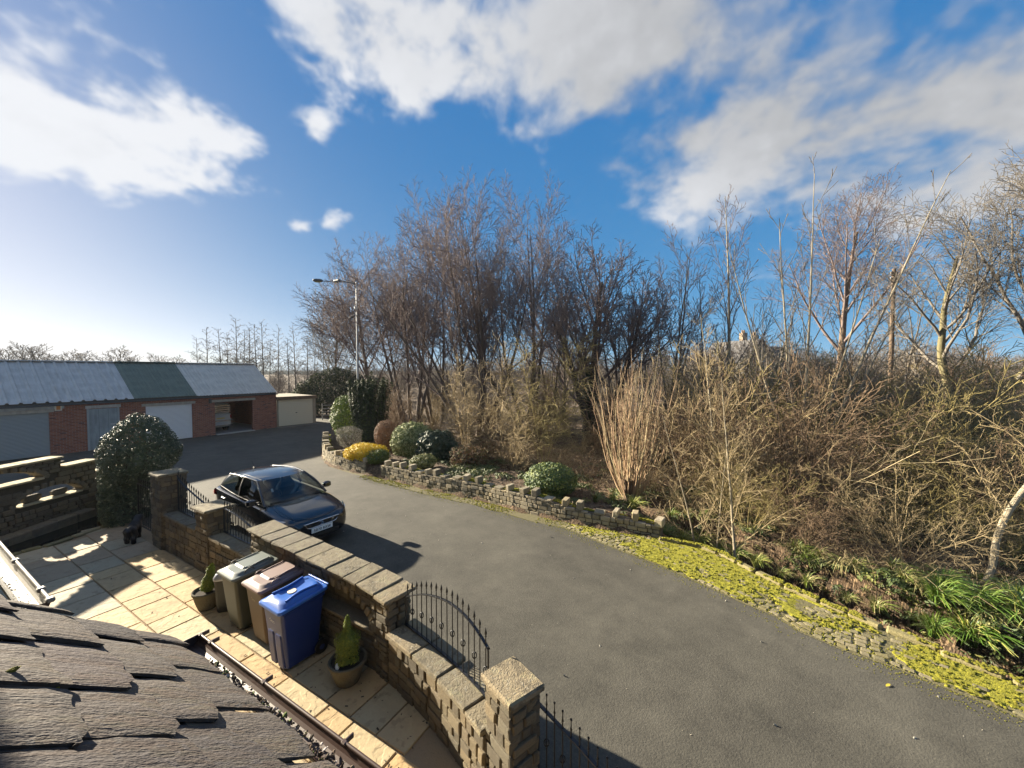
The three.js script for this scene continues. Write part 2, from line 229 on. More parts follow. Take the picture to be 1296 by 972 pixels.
const M = {};
M.asphalt = std(.76, .74, .65, .88, { map: T.asphalt, bumpMap: T.asphaltBump, bumpScale: .003 });
M.forecourt = std(.82, .84, .9, .9, { map: T.asphalt, bumpMap: T.asphaltBump, bumpScale: .006 });
M.litter = std(1, 1, 1, 1, { map: T.litter, bumpMap: T.litterBump, bumpScale: .03 });
M.moss = std(1, 1, 1, 1, { map: T.moss, bumpMap: T.mossBump, bumpScale: .012 });
M.mortar = std(.30, .225, .14, 1, { map: T.fine, bumpMap: T.fineBump, bumpScale: .004 });
M.core = std(.12, .10, .072, 1, { map: T.fine, bumpMap: T.fineBump, bumpScale: .006 });
const stoneSet = cols => cols.map(([r, g, b]) => std(r, g, b, .95, { map: T.rock, bumpMap: T.rockBump, bumpScale: .012 }));
M.wallStones = stoneSet([[.205, .177, .128], [.165, .145, .112], [.255, .213, .148], [.135, .122, .10], [.225, .193, .138], [.18, .166, .134], [.145, .128, .10]]);
M.bedStones = stoneSet([[.33, .30, .235], [.26, .235, .18], [.40, .36, .285], [.22, .20, .155], [.36, .31, .215]]);
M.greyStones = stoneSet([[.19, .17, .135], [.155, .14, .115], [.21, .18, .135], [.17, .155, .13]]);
T.lichen = colTex(512, 1.3, (u, v) => { const a = tile(u, v, 6, 6, 41, .66), b = tile(u, v, 48, 4, 42, .75), p = smooth(.60, .70, tile(u, v, 12, 5, 43, .6)), d = smooth(.58, .72, tile(u, v, 5, 5, 44, .65)), sp = smooth(.70, .76, tile(u, v, 40, 3, 45)); let c = mix3([.5, .48, .44], [1.15, 1.08, .95], clamp(a * .6 + b * .5)); c = mix3(c, [.38, .37, .35], d * .7); c = mix3(c, [1.45, 1.35, 1.05], p * .35); return mix3(c, [1.8, 1.75, 1.55], sp * .6); });
M.coping = [[.225, .200, .150], [.19, .172, .132], [.25, .215, .155], [.17, .155, .125]].map(c => std(...c, .95, { map: T.lichen, bumpMap: T.rockBump, bumpScale: .014 }));
M.sunlitCoping = stoneSet([[.50, .45, .32], [.46, .41, .29]]);  // coping stone with the low sun put into its colour
M.setts = stoneSet([[.24, .225, .14], [.19, .18, .11], [.28, .255, .17], [.22, .20, .105]]);
M.slabs = [[.46, .33, .178], [.43, .32, .18], [.48, .355, .19], [.44, .36, .225], [.48, .335, .175], [.44, .385, .255], [.49, .375, .22]].map(c => std(...c, .85, { map: T.slab, bumpMap: T.slabBump, bumpScale: .008 }));
M.greySlabs = [[.42, .37, .275], [.38, .335, .245], [.45, .385, .275], [.36, .29, .205]].map(c => std(...c, .85, { map: T.slab, bumpMap: T.slabBump, bumpScale: .008 }));
M.slates = [[.074, .061, .058], [.058, .048, .049], [.086, .072, .066], [.048, .041, .044], [.070, .054, .056], [.078, .067, .063]].map(c => std(...c, .75, { map: T.slate, bumpMap: T.slateBump, bumpScale: .010 }));
M.iron = std(.035, .037, .042, .38, { metalness: .55 });
M.blackIron = std(.016, .016, .018, .5, { metalness: .3 });
M.gutterBrown = phys(.060, .034, .027, .42, { clearcoat: .25, clearcoatRoughness: .4 });
M.gutterWhite = phys(.22, .205, .18, .55, { map: T.fine });
M.brick = std(1, 1, 1, .92, { map: T.brick, bumpMap: T.brickBump, bumpScale: .008 });
const barkM = (r, g, b) => std(r, g, b, .95, { map: T.bark, bumpMap: T.barkBump, bumpScale: .012 });
M.barkGrey = barkM(.155, .135, .115); M.barkPale = barkM(.40, .35, .26); M.barkDark = barkM(.07, .06, .05); M.barkMoss = barkM(.175, .155, .08); M.barkPurple = barkM(.13, .105, .092); M.barkBrown = barkM(.16, .115, .08);
M.twigPurple = std(.165, .125, .115, .9); M.twigGrey = std(.16, .14, .115, .9); M.twigOlive = std(.275, .225, .09, .9); M.twigTan = std(.29, .225, .125, .9); M.twigStraw = std(.42, .29, .18, .85); M.twigPale = std(.38, .31, .18, .9); M.twigDark = std(.10, .08, .066, .95); M.twigBrown = std(.17, .115, .07, .9);
const leafM = (r, g, b, rough = .55, tr = .25) => phys(r, g, b, rough, { side: THREE.DoubleSide, transmission: tr, thickness: 0 });
const glossLeaf = (r, g, b, rough = .3) => phys(r, g, b, Math.min(.75, rough + .3), { side: THREE.DoubleSide, transmission: .12, thickness: 0 });
M.glass = phys(.9, .95, .95, .02, { transmission: 1, thickness: 0, ior: 1.5, side: THREE.DoubleSide });
// ---------------------------------------------------------------- the ground, road, forecourt
const ROAD_EDGE = [[9.5, 2.2], [7.6, 3.7], [6.44, 4.72], [6.31, 4.91], [5.93, 5.28], [5.62, 5.62], [5.21, 5.93], [4.85, 6.35], [4.73, 6.74], [4.31, 7.24], [3.79, 7.99], [3.37, 8.55], [2.67, 9.27], [2.1, 9.93], [1.44, 10.69], [.58, 11.15], [-.68, 12.18], [-1.89, 12.93], [-3.03, 13.6], [-4.86, 14.94], [-7.1, 16.58], [-8.48, 17.69], [-9.5, 19.6], [-10.8, 22.3], [-12.2, 25.85], [-13.6, 30], [-14.6, 34]];
const BANK = [[10.5, 3], [8.5, 4.2], [7.19, 5.28], [6.87, 5.68], [6.67, 6.1], [6.28, 6.57], [6.04, 6.97], [5.71, 7.5], [5.31, 8.38], [5.11, 8.99], [4.74, 9.53], [3.8, 10.03], [2.77, 10.53], [1.5, 11.15], [.49, 11.77], [-.9, 12.85], [-1.98, 13.51], [-3.17, 14.24], [-5.04, 15.49], [-6.17, 16.2], [-7.21, 16.84], [-8.55, 17.84], [-9.69, 19.65], [-10.96, 22.33], [-12.36, 25.85], [-13.7, 30], [-15, 35]];
function groundY(X, Z) {
  const s = -dist2poly(X, Z, BANK);
  if (Z > 60 || X < -18 || s < 0) { const f = smooth(34, 60, Z); return s < 0 || X < -18 ? lerp(-.07, -.3, f) : 1.2; }
  const nz = (n3(X * .9, 3, Z * .9) - .5) * .18 + (n3(X * 2.7, 8, Z * 2.7) - .5) * .10;
  const k = smooth(4.9, 2.2, X);                                         // 0 by the cobbles, 1 behind the bed wall
  const c = lerp(.85, 3.6, k), w = lerp(.8, .85, k), bed = lerp(-.02, .36, smooth(4.2, 3.2, X));
  const far = clamp(.02 + .045 * (s - c - w), 0, 1.3);
  let y = s < c ? bed * smooth(0, .12, s) : far;
  const d = Math.abs(s - c) / w, cut = lerp(-1.15, -.5, smooth(-2, -7, X));
  if (X > -9) y = lerp(cut, y, s < c ? smooth(.78, 1.02, d) : smooth(.86, 1.06, d));
  return y + nz * smooth(.2, .6, s);
}
function buildGround() {
  const xs = [-420, -250, -150, -100, -70, -50, -35, -25], zs = [-80, -40, -20, -8, -2];
  for (let x = -18; x <= 26; x += .3) xs.push(x); for (const x of [28, 31, 35, 40, 48, 60, 80, 120, 200, 420]) xs.push(x);
  for (let z = 0; z <= 30; z += .3) zs.push(z); for (const z of [31, 33, 36, 40, 45, 52, 60, 75, 100, 150, 250, 450]) zs.push(z);
  const p = [], uv = [], idx = [], nx = xs.length;
  zs.forEach((z, j) => xs.forEach((x, i) => { p.push(x, groundY(x, z), -z); uv.push(x, z); if (i && j) { const a = (j - 1) * nx + i - 1; idx.push(a, a + 1, a + nx, a + 1, a + nx + 1, a + nx); } }));
  const g = new THREE.BufferGeometry(); g.setAttribute('position', new THREE.Float32BufferAttribute(p, 3)); g.setAttribute('uv', new THREE.Float32BufferAttribute(uv, 2)); g.setIndex(idx); g.computeVertexNormals();
  tag(part('ground', g, M.litter, scene), 'brown leaf litter floor of the wood beyond the stream', 'ground', null, 'structure');
}
buildGround();
tag(part('road', flatPoly([...ROAD_EDGE, [-16.5, 35.5], [-36, 44], [-44, 20], [-30, -6], [9.5, -6]], 0), M.asphalt, scene), 'grey asphalt drive running to the garage forecourt', 'road', null, 'structure');
// stream water in the ditch
{ const left = [], right = []; for (let i = 1; i < 22; i++) { const a = BANK[i], b = BANK[i + 1], l = Math.hypot(b[0] - a[0], b[1] - a[1]), nx = (b[1] - a[1]) / l, nz = -(b[0] - a[0]) / l, k = smooth(4.9, 2.2, a[0]), c = lerp(.85, 3.6, k); left.push([a[0] + nx * (c - .5), a[1] + nz * (c - .5)]); right.push([a[0] + nx * (c + .5), a[1] + nz * (c + .5)]); }
  tag(part('water', flatPoly([...left, ...right.reverse()], -1.0), phys(.018, .016, .011, .06, { clearcoat: 0 }), scene), 'dark water of the narrow stream below the mossy edge', 'water', null, 'structure'); }

// ---------------------------------------------------------------- cobbled verge: setts, moss, kerb stones
{
  const verge = new THREE.Group(); verge.name = numbered('cobbled_verge'); tag(verge, 'mossy verge of small granite setts along the drive', 'verge', null, 'structure'); scene.add(verge);
  // sheet below the setts between the asphalt and the ditch, and the thin mossy strip along the bed wall
  const inner = [[9.5, 3.2], ...BANK.slice(1, 20)], outer = ROAD_EDGE.slice(0, 22);
  part('bedding', flatPoly([...outer, ...inner.slice().reverse()], .004), std(.13, .115, .055, 1, { map: T.fine, bumpMap: T.litterBump, bumpScale: .01 }), verge);
  const edge = new Path(ROAD_EDGE.slice(0, 15)), rng = rngOf(5), list = [], tmpl = [0, 1, 2, 3, 4].map(() => chamfer(1, 1, 1, .14, .12, rng));
  const bank = BANK;
  for (let row = 0; row < 15; row++) { const off = .10 + row * .115; for (let s = rng() * .2; s < edge.len; s += 0) { const L = .12 + rng() * .075, a = edge.at(s + L / 2); s += L + .012; const x = a.x - -a.tz * -1 * 0 + a.tz * off, z = a.z - a.tx * off; const sd = dist2poly(x, z, bank); if (sd < .05) continue; list.push({ x, z, a, L, row, d: Math.hypot(x, z), keep: rng() }); } }
  const covered = q => fbm(q.x * 1.6 + 3, 1, q.z * 1.6, 4) + .045 * (q.row - 3.6) > lerp(.485, .40, smooth(6.2, 8, q.z));
  const shown = list.filter(q => !covered(q) || q.keep > .7).sort((a, b) => a.d - b.d), rest = [];
  shown.forEach((q, i) => {
    const g = tmpl[Math.floor(rng() * 5)], y = -.012 + rng() * .009, m = new THREE.Matrix4().compose(V(q.x, y, q.z), new THREE.Quaternion().setFromEuler(new THREE.Euler((rng() - .5) * .09, turnOf(q.a.tx, q.a.tz) + (rng() - .5) * .12, (rng() - .5) * .09)), new THREE.Vector3(q.L, .06, .098));
    if (i < 300) { const o = part('sett', g, M.setts[Math.floor(rng() * 4)], verge); o.applyMatrix4(m); } else rest.push(g.clone().applyMatrix4(m));
  });
  if (rest.length) tag(part('sett_field', mergeGeometries(rest), M.setts[1], verge), null, null, null, 'stuff');
  // moss cushions: many small domes
  const dome = (() => { const g = new THREE.IcosahedronGeometry(1, 1), p = g.attributes.position; for (let i = 0; i < p.count; i++) { const k = .8 + .4 * n3(p.getX(i) * 3 + 9, p.getY(i) * 3, p.getZ(i) * 3); p.setXYZ(i, p.getX(i) * k, p.getY(i) * k, p.getZ(i) * k); } g.computeVertexNormals(); return boxUV(g); })();
  const cushions = [], add = (x, z, r, y = 0) => cushions.push([x, z, r, y]);
  for (const q of list) if (covered(q)) { for (let k = 0; k < 5; k++) add(q.x + (rng() - .5) * .19, q.z + (rng() - .5) * .17, .006 + Math.pow(rng(), 2) * .018, .016); } else for (let k = 0; k < 7; k++) { const e = rng() < .5 ? [(rng() - .5) * q.L, (rng() < .5 ? .5 : -.5) * .11] : [(rng() < .5 ? .5 : -.5) * q.L, (rng() - .5) * .11]; add(q.x + q.a.tx * e[0] - q.a.tz * e[1], q.z + q.a.tz * e[0] + q.a.tx * e[1], .004 + rng() * .010, .004); }
  // the moss carpet itself: one ragged, lumpy sheet that dips below the setts where they lie bare
  { const st = .024, ns = Math.floor(edge.len / st), no = 62, p = [], uv = [], idx = []; for (let i = 0; i <= ns; i++) for (let j = 0; j <= no; j++) { const e = edge.at(i * st), o = .03 + j * st, x = e.x + e.tz * o, z = e.z - e.tx * o, row = (o - .10) / .115, sd = dist2poly(x, z, bank), cov = fbm(x * 1.6 + 3, 1, z * 1.6, 4) + .045 * (row - 3.6) - lerp(.485, .40, smooth(6.2, 8, z)) + (n3(x * 14, 2, z * 14) - .5) * .10; const y = lerp(-.045, .016, smooth(-.03, .035, cov)) * (sd > .0 ? 1 : 1) + (n3(x * 34, 1, z * 34) - .4) * .016 + (n3(x * 80, 1, z * 80) - .5) * .009 - (sd < .10 ? .6 : 0); p.push(x, y, -z); uv.push(x, z); if (i && j) { const q = (i - 1) * (no + 1) + j - 1, r = q + no + 1; idx.push(q, r, q + 1, q + 1, r, r + 1); } } const g = new THREE.BufferGeometry(); g.setAttribute('position', new THREE.Float32BufferAttribute(p, 3)); g.setAttribute('uv', new THREE.Float32BufferAttribute(uv, 2)); g.setIndex(idx); g.computeVertexNormals(); part('moss_carpet', g, M.moss, verge); }
  const strip = new Path(BANK.slice(9, 20)); for (let s = 0; s < strip.len; s += .0035) { const a = strip.at(s), k = fbm(s * .9, 3, 2, 3); if (rng() < smooth(.3, .62, k) * .95) { const off = .03 + Math.pow(rng(), 1.8) * .46; add(a.x - a.tz * off, a.z + a.tx * off, .006 + Math.pow(rng(), 2) * .022); } }
  { const er = new Path(ROAD_EDGE.slice(0, 21)); for (let s = 0; s < er.len; s += .0028) { const a = er.at(s), k = fbm(s * .8 + 5, 1, 2, 3), o = Math.pow(rng(), 2.2) * .34; if (rng() < smooth(.28, .6, k)) add(a.x - a.tz * o, a.z + a.tx * o, .002 + Math.pow(rng(), 2) * .008, -.006); } }
  const im = new THREE.InstancedMesh(dome, M.moss, cushions.length); im.name = 'moss'; tag(im, null, null, null, 'stuff'); const mm = new THREE.Matrix4(), col = new THREE.Color();
  cushions.forEach(([x, z, r, y], i) => { mm.compose(V(x, y + .008, z), new THREE.Quaternion().setFromEuler(new THREE.Euler(0, rng() * 6, 0)), new THREE.Vector3(r, r * (.45 + rng() * .4), r)); im.setMatrixAt(i, mm); const k = .75 + rng() * .5; col.setRGB(k * (.92 + rng() * .16), k, k); im.setColorAt(i, col); });
  verge.add(im); console.log('moss', cushions.length);
  // long kerb stones at the brink of the ditch
  const brink = new Path(BANK.slice(1, 12)); let s = 0;
  while (s < brink.len - .4) { const L = .38 + rng() * .34, a = brink.at(s + L / 2); s += L + .02; const o = part('kerb_stone', chamfer(L, .30, .17, .03, .08, rng), M.setts[3], verge); o.position.copy(V(a.x - a.tz * .06, -.075 + rng() * .02, a.z + a.tx * .06)); o.rotation.y = turnOf(a.tx, a.tz);
    const km = new THREE.InstancedMesh(dome, M.moss, 150), k4 = new THREE.Matrix4(); km.name = 'moss'; tag(km, null, null, null, 'stuff'); for (let k = 0; k < 150; k++) { const u = (rng() - .5) * L * .96, w = (rng() - .5) * .16, r = fbm(s * 3 + u * 5, w * 8, 4, 3) < .44 ? .0005 : .008 + rng() * .02; k4.compose(new THREE.Vector3(u, .148, w), new THREE.Quaternion(), new THREE.Vector3(r * 1.2, r * .6, r)); km.setMatrixAt(k, k4); } o.add(km); }
}
// ---------------------------------------------------------------- small litter on the asphalt: pale grit, a yellow leaf
{
  const rng = rngOf(8), n = 200, im = new THREE.InstancedMesh(new THREE.IcosahedronGeometry(1, 0), std(.36, .33, .27, .9), n); im.name = numbered('grit'); tag(im, 'scattered pale grit on the asphalt drive', 'grit', null, 'stuff'); const m = new THREE.Matrix4();
  for (let i = 0; i < n; i++) { let x, z; do { x = -9 + rng() * 17; z = 3.6 + rng() * 15; } while (dist2poly(x, z, ROAD_EDGE) < .05 || x * .504 + z * .864 < 4.3); const r = .004 + Math.pow(rng(), 5) * .014; m.compose(V(x, r * .4, z), new THREE.Quaternion().setFromEuler(new THREE.Euler(rng() * 3, rng() * 3, 0)), new THREE.Vector3(r * (1 + rng()), r * .5, r)); im.setMatrixAt(i, m); }
  scene.add(im);
  const leaf = (px, py, size, c, label) => { const [X, Z] = G(px, py, .01), s = new THREE.Shape(); s.moveTo(-size, 0); s.quadraticCurveTo(0, size * .7, size, 0); s.quadraticCurveTo(0, -size * .7, -size, 0); const g = new THREE.ShapeGeometry(s, 6); const p = g.attributes.position; for (let i = 0; i < p.count; i++) p.setZ(i, Math.abs(p.getY(i)) * .35 + .004); g.computeVertexNormals(); g.rotateX(-Math.PI / 2); const o = part('fallen_leaf', g, leafM(...c, .6, .2), scene); o.position.copy(V(X, .005, Z)); o.rotation.y = .4; tag(o, label, 'leaf'); };
  leaf(1124, 867, .055, [.62, .50, .05], 'yellow fallen leaf lying on the asphalt near the setts');
}

// ---------------------------------------------------------------- patio of sandstone slabs
const D = [.864, -.504], N = [.504, .864];                                // along the house and the wall; out from the house
const AB = (a, b) => [D[0] * a + N[0] * b, D[1] * a + N[1] * b];
const WALL = new Path([[-9.0, 9.62], [-2.30, 5.68], [-2.06, 5.52], [-1.68, 5.22], [-1.32, 4.90], [-.98, 4.58], [-.70, 4.28], [-.48, 4.02], [-.28, 3.77], [.0, 3.4], [.35, 2.9]]);
const S_STRAIGHT = WALL.s[1];
{
  const patio = new THREE.Group(); patio.name = numbered('patio'); tag(patio, 'patio of buff sandstone slabs between the house and the stone wall', 'patio', null, 'structure'); scene.add(patio);
  const c = [AB(-15.6, -.2), AB(-15.6, 4.1), AB(-8.2, 4.1), ...WALL.pts.slice(1, 9).map(([x, z]) => [x + .1, z + .1]), AB(1.8, 1.2), AB(2.4, -.2)];
  part('mortar_bed', flatPoly(c, .012), M.mortar, patio);
  const rng = rngOf(21), rows = [.75, .60, .45, .75, .60, .70]; let b = -.1;
  for (const w of rows) {
    let a = -15.5 + rng() * .4;
    while (a < 1.6) {
      const r = rng(), L = r < .22 ? .48 : r < .55 ? .75 : r < .85 ? .92 : 1.1, b1 = b + w;
      const cor = [[a, b], [a + L, b], [a, b1], [a + L, b1]].map(q => AB(...q));
      let ok = cor.every(([x, z]) => dist2poly(x, z, WALL.pts) < .37 || x < -9.1);
      const cen = AB(a + L / 2, b + w / 2);
      if (cen[0] < -11.35 - .1 * (cen[1] - 9)) ok = false;
      if (b < .3 && a > -3.4) ok = false;
      if (ok) {
        const grey = cen[0] < -7.6 && rng() < smooth(-7, -9.5, cen[0]) * .9, set = grey ? M.greySlabs : M.slabs;
        const o = part('paving_slab', chamfer(L - .022, .03, w - .022, .006, .012, rng), set[Math.floor(rng() * set.length)], patio);
        o.position.copy(V(cen[0], .018 + rng() * .004, cen[1])); o.rotation.set((rng() - .5) * .006, turnOf(...D), (rng() - .5) * .006);
      }
      a += L;
    }
    b += w;
  }
  // bits of dead leaf blown into the joints
  const im = new THREE.InstancedMesh(new THREE.PlaneGeometry(1, .5).rotateX(-Math.PI / 2), std(.055, .04, .025, 1, { side: THREE.DoubleSide }), 170); im.name = 'leaf_crumbs'; tag(im, null, null, null, 'stuff'); const m = new THREE.Matrix4();
  for (let i = 0; i < 170; i++) { const near = rng() < .6, q = near ? AB(-7.6 + rng() * 6.4, 3.5 - Math.pow(rng(), 2) * .9) : AB(-12 + rng() * 10, .9 + rng() * 2.8), r = .012 + rng() * .03; m.compose(V(q[0], .040 + rng() * .004, q[1]), new THREE.Quaternion().setFromEuler(new THREE.Euler((rng() - .5) * .6, rng() * 6, (rng() - .5) * .5)), new THREE.Vector3(r, 1, r)); im.setMatrixAt(i, m); }
  patio.add(im);
}
// ---------------------------------------------------------------- stone walls
const unitStones = (() => { const r = rngOf(31); return Array.from({ length: 9 }, () => chamfer(1, 1, 1, .08, .17, r)); })();
const wideStones = (() => { const r = rngOf(32); return Array.from({ length: 9 }, () => { const g = chamfer(1, 1, 1, .055, .13, r); return g; }); })();
// stones laid in rough courses on one face; at(s) gives place and direction, side -1 patio side, +1 road side
function layStones(parent, at, s0, s1, y0, topOf, side, half, o = {}) {
  const rng = rngOf(o.seed || 1), mats = o.mats || M.wallStones, out = []; let y = y0;
  const hmin = o.hmin || .075, hmax = o.hmax || .15, lmin = o.lmin || .14, lmax = o.lmax || .36, maxTop = Math.max(topOf(s0), topOf((s0 + s1) / 2), topOf(s1));
  while (y < maxTop - .03) {
    const h = hmin + rng() * (hmax - hmin); let s = s0 - rng() * .08;
    while (s < s1 - .02) {
      let L = Math.min(lmin + Math.pow(rng(), 1.4) * (lmax - lmin), s1 - s); if (s1 - s - L < .06) L = s1 - s; const sm = Math.max(s, s0) + (L - Math.max(0, s0 - s)) / 2, Lv = L - Math.max(0, s0 - s), top = topOf(sm); s += L;
      if (Lv < .05 || y > top - .035) continue; const hh = Math.min(h, top - y), ym = y + hh / 2;
      if (o.skip && o.skip(sm, ym)) continue;
      const p = at(sm), dep = .10 + rng() * .03, out0 = half + (rng() - .4) * .022 - dep / 2, nx = -p.tz * side, nz = p.tx * side;
      out.push({ pos: V(p.x + nx * out0, ym, p.z + nz * out0), turn: turnOf(p.tx, p.tz) + (rng() - .5) * .05, roll: (rng() - .5) * .07, sc: [Lv - .007 - rng() * .008, hh - .006 - rng() * .008, dep], g: (Lv / hh > 1.8 ? wideStones : unitStones)[Math.floor(rng() * 9)], m: mats[Math.floor(rng() * mats.length)] });
    }
    y += h;
  }
  const put = q => new THREE.Matrix4().compose(q.pos, new THREE.Quaternion().setFromEuler(new THREE.Euler(0, q.turn, q.roll)), new THREE.Vector3(...q.sc));
  if (o.merge) { if (out.length) tag(part('stone_facing', mergeGeometries(out.map(q => q.g.clone().applyMatrix4(put(q)))), mats[0], parent), null, null, null, 'stuff'); }
  else for (const q of out) { const m = part('stone', q.g, q.m, parent); m.applyMatrix4(put(q)); }
  return out.length;
}
// solid strip along at(s), from y0 to topOf, half thickness
function strip(at, s0, s1, y0, topOf, h0, h1, n = 12) { // h0: offset of patio side, h1: of road side
  const p = [], idx = []; for (let k = 0; k <= n; k++) { const s = lerp(s0, s1, k / n), q = at(s), nx = -q.tz, nz = q.tx, t = topOf(s); for (const [o, y] of [[h0, y0], [h0, t], [h1, t], [h1, y0]]) { const v = V(q.x + nx * o, y, q.z + nz * o); p.push(v.x, v.y, v.z); } if (k) { const a = (k - 1) * 4, b = k * 4; for (let e = 0; e < 4; e++) { const f = (e + 1) % 4; idx.push(a + e, b + e, a + f, a + f, b + e, b + f); } } }
  const e = n * 4; idx.push(0, 1, 2, 0, 2, 3, e, e + 2, e + 1, e, e + 3, e + 2); const g = new THREE.BufferGeometry(); g.setAttribute('position', new THREE.Float32BufferAttribute(p, 3)); g.setIndex(idx); return boxUV(g);
}
const TH = .42, HALF = TH / 2;
// middle line of the garden wall, s measured along its patio face
const wallAt = s => { const q = WALL.at(clamp(s, 0, WALL.len)); const e = .12, a = WALL.at(clamp(s - e, 0, WALL.len)), b = WALL.at(clamp(s + e, 0, WALL.len)); let tx = b.x - a.x, tz = b.z - a.z; const l = Math.hypot(tx, tz); tx /= l; tz /= l; return { x: q.x - tz * HALF, z: q.z + tx * HALF, tx, tz }; };
const lowTop = s => lerp(.86, .69, clamp((s - .5) / 8));
function copings(parent, at, s0, s1, topOf, width, th, lmin, lmax, seed, mats = M.coping, bump = .02) {
  const rng = rngOf(seed); let s = s0; while (s < s1 - .02) { let L = Math.min(lmin + rng() * (lmax - lmin), s1 - s); if (s1 - s - L < lmin * .5) L = s1 - s; const p = at(s + L / 2), t0 = topOf(s), t1 = topOf(s + L); const o = part('coping_stone', chamfer(L - .008, th + rng() * .012, width + (rng() - .5) * .03, .012, .03, rng), mats[Math.floor(rng() * mats.length)], parent); o.position.copy(V(p.x, (t0 + t1) / 2 + th / 2 + (rng() - .5) * bump * .5, p.z)); o.rotation.set((rng() - .5) * bump, turnOf(p.tx, p.tz), Math.atan2(t1 - t0, L) + (rng() - .5) * bump); s += L; }
}
function lowWall(label, s0, s1, seed, group) {
  const w = thing('low_stone_wall', label, 'wall', null, 0, group);
  part('core', strip(wallAt, s0, s1, 0, s => lowTop(s) - .01, -HALF + .026, HALF - .026, 10), M.core, w);
  layStones(w, wallAt, s0, s1, .0, lowTop, -1, HALF, { seed, hmin: .08, hmax: .17, lmin: .12, lmax: .34, mats: [...M.wallStones, M.greyStones[2]] });
  layStones(w, wallAt, s0, s1, .0, lowTop, 1, HALF, { seed: seed + 1, merge: true });
  copings(w, wallAt, s0, s1, lowTop, TH + .06, .065, .5, .8, seed + 2);
  return w;
}
lowWall('low stone wall between the tall pillar and the squat pillar', .62, 2.34, 41);
lowWall('low stone wall between the squat pillar and the high wall', 2.96, 4.66, 44);
lowWall('curved low stone wall beside the potted conifer', 8.47, WALL.s[8] - .02, 47);
// the high wall with its arched niche
{
  const top = s => lerp(1.36, 1.17, (s - 4.66) / 3.8), s0 = 4.66, s1 = 8.46, w = thing('high_stone_wall', 'high stone wall with flagged top behind the wheeled bins', 'wall');
  const nc = 7.15, nw = .93, sill = .62, apex = 1.0, arch = s => { const k = (s - nc) / nw; return Math.abs(k) < 1 ? sill + (apex - sill) * Math.sqrt(1 - k * k) : -1; };
  part('core', strip(wallAt, s0 + .04, s1 - .04, 0, s => top(s) - .01, -.02, HALF - .05, 10), M.core, w);
  part('core', strip(wallAt, s0 + .04, s1 - .04, 0, () => sill - .03, -HALF + .022, -.02, 10), M.core, w);
  part('core', strip(wallAt, s0 + .04, nc - nw - .02, sill - .03, s => top(s) - .01, -HALF + .022, -.02, 6), M.core, w);
  part('core', strip(wallAt, nc + nw + .02, s1 - .04, sill - .03, s => top(s) - .01, -HALF + .022, -.02, 6), M.core, w);
  part('core', strip(wallAt, nc - nw - .02, nc + nw + .02, apex + .02, s => top(s) - .01, -HALF + .022, -.02, 10), M.core, w);
  layStones(w, wallAt, s0, s1, 0, top, -1, HALF, { seed: 51, hmin: .06, hmax: .13, lmin: .10, lmax: .28, skip: (s, y) => y > sill - .03 && y < arch(s) + .13 });
  layStones(w, wallAt, nc - nw - .05, nc + nw + .05, sill, () => apex + .05, -1, .03, { seed: 53, mats: M.greyStones, hmin: .1, hmax: .2, lmin: .2, lmax: .45 });
  layStones(w, wallAt, s0, s1, 0, top, 1, HALF, { seed: 52, merge: true });
  const endAt = e => s => { const p = wallAt(e); return { x: p.x - p.tz * s, z: p.z + p.tx * s, tx: -p.tz, tz: p.tx }; };
  layStones(w, endAt(s1), -HALF + .02, HALF - .02, 0, () => top(s1), -1, .0 + .0, { seed: 54, hmin: .06, hmax: .13, lmin: .12, lmax: .26, mats: M.wallStones });
  layStones(w, endAt(s0), -HALF + .02, HALF - .02, lowTop(s0) + .05, () => top(s0), 1, .0, { seed: 55, hmin: .06, hmax: .13, lmin: .12, lmax: .26 });
  // arch stones on edge and the sill flag
  const rng = rngOf(56), nv = 19; for (let k = 0; k < nv; k++) { const a = Math.PI * (k + .5) / nv, s = nc - Math.cos(a) * (nw + .05), y = sill + Math.sin(a) * (apex - sill + .06), p = wallAt(s); const o = part('arch_stone', chamfer(.085 + rng() * .02, .13 + rng() * .03, .16, .014, .12, rng), M.wallStones[Math.floor(rng() * 6)], w); o.position.copy(V(p.x + p.tz * (HALF - .07), y, p.z - p.tx * (HALF - .07))); const th = Math.atan2(Math.sin(a) * nw, Math.cos(a) * (apex - sill)) - Math.PI / 2; o.rotation.set(0, turnOf(p.tx, p.tz), -th * .9); }
  const p = wallAt(nc), o = part('niche_sill', chamfer(nw * 2 + .1, .045, .24, .01, .01, rng), M.greyStones[0], w); o.position.copy(V(p.x + p.tz * .12, sill - .01, p.z - p.tx * .12)); o.rotation.order = 'YXZ'; o.rotation.set(.12, turnOf(p.tx, p.tz), 0);
  copings(w, wallAt, s0 - .04, s1 + .05, top, TH + .12, .042, .26, .62, 57, M.coping, .04);
}
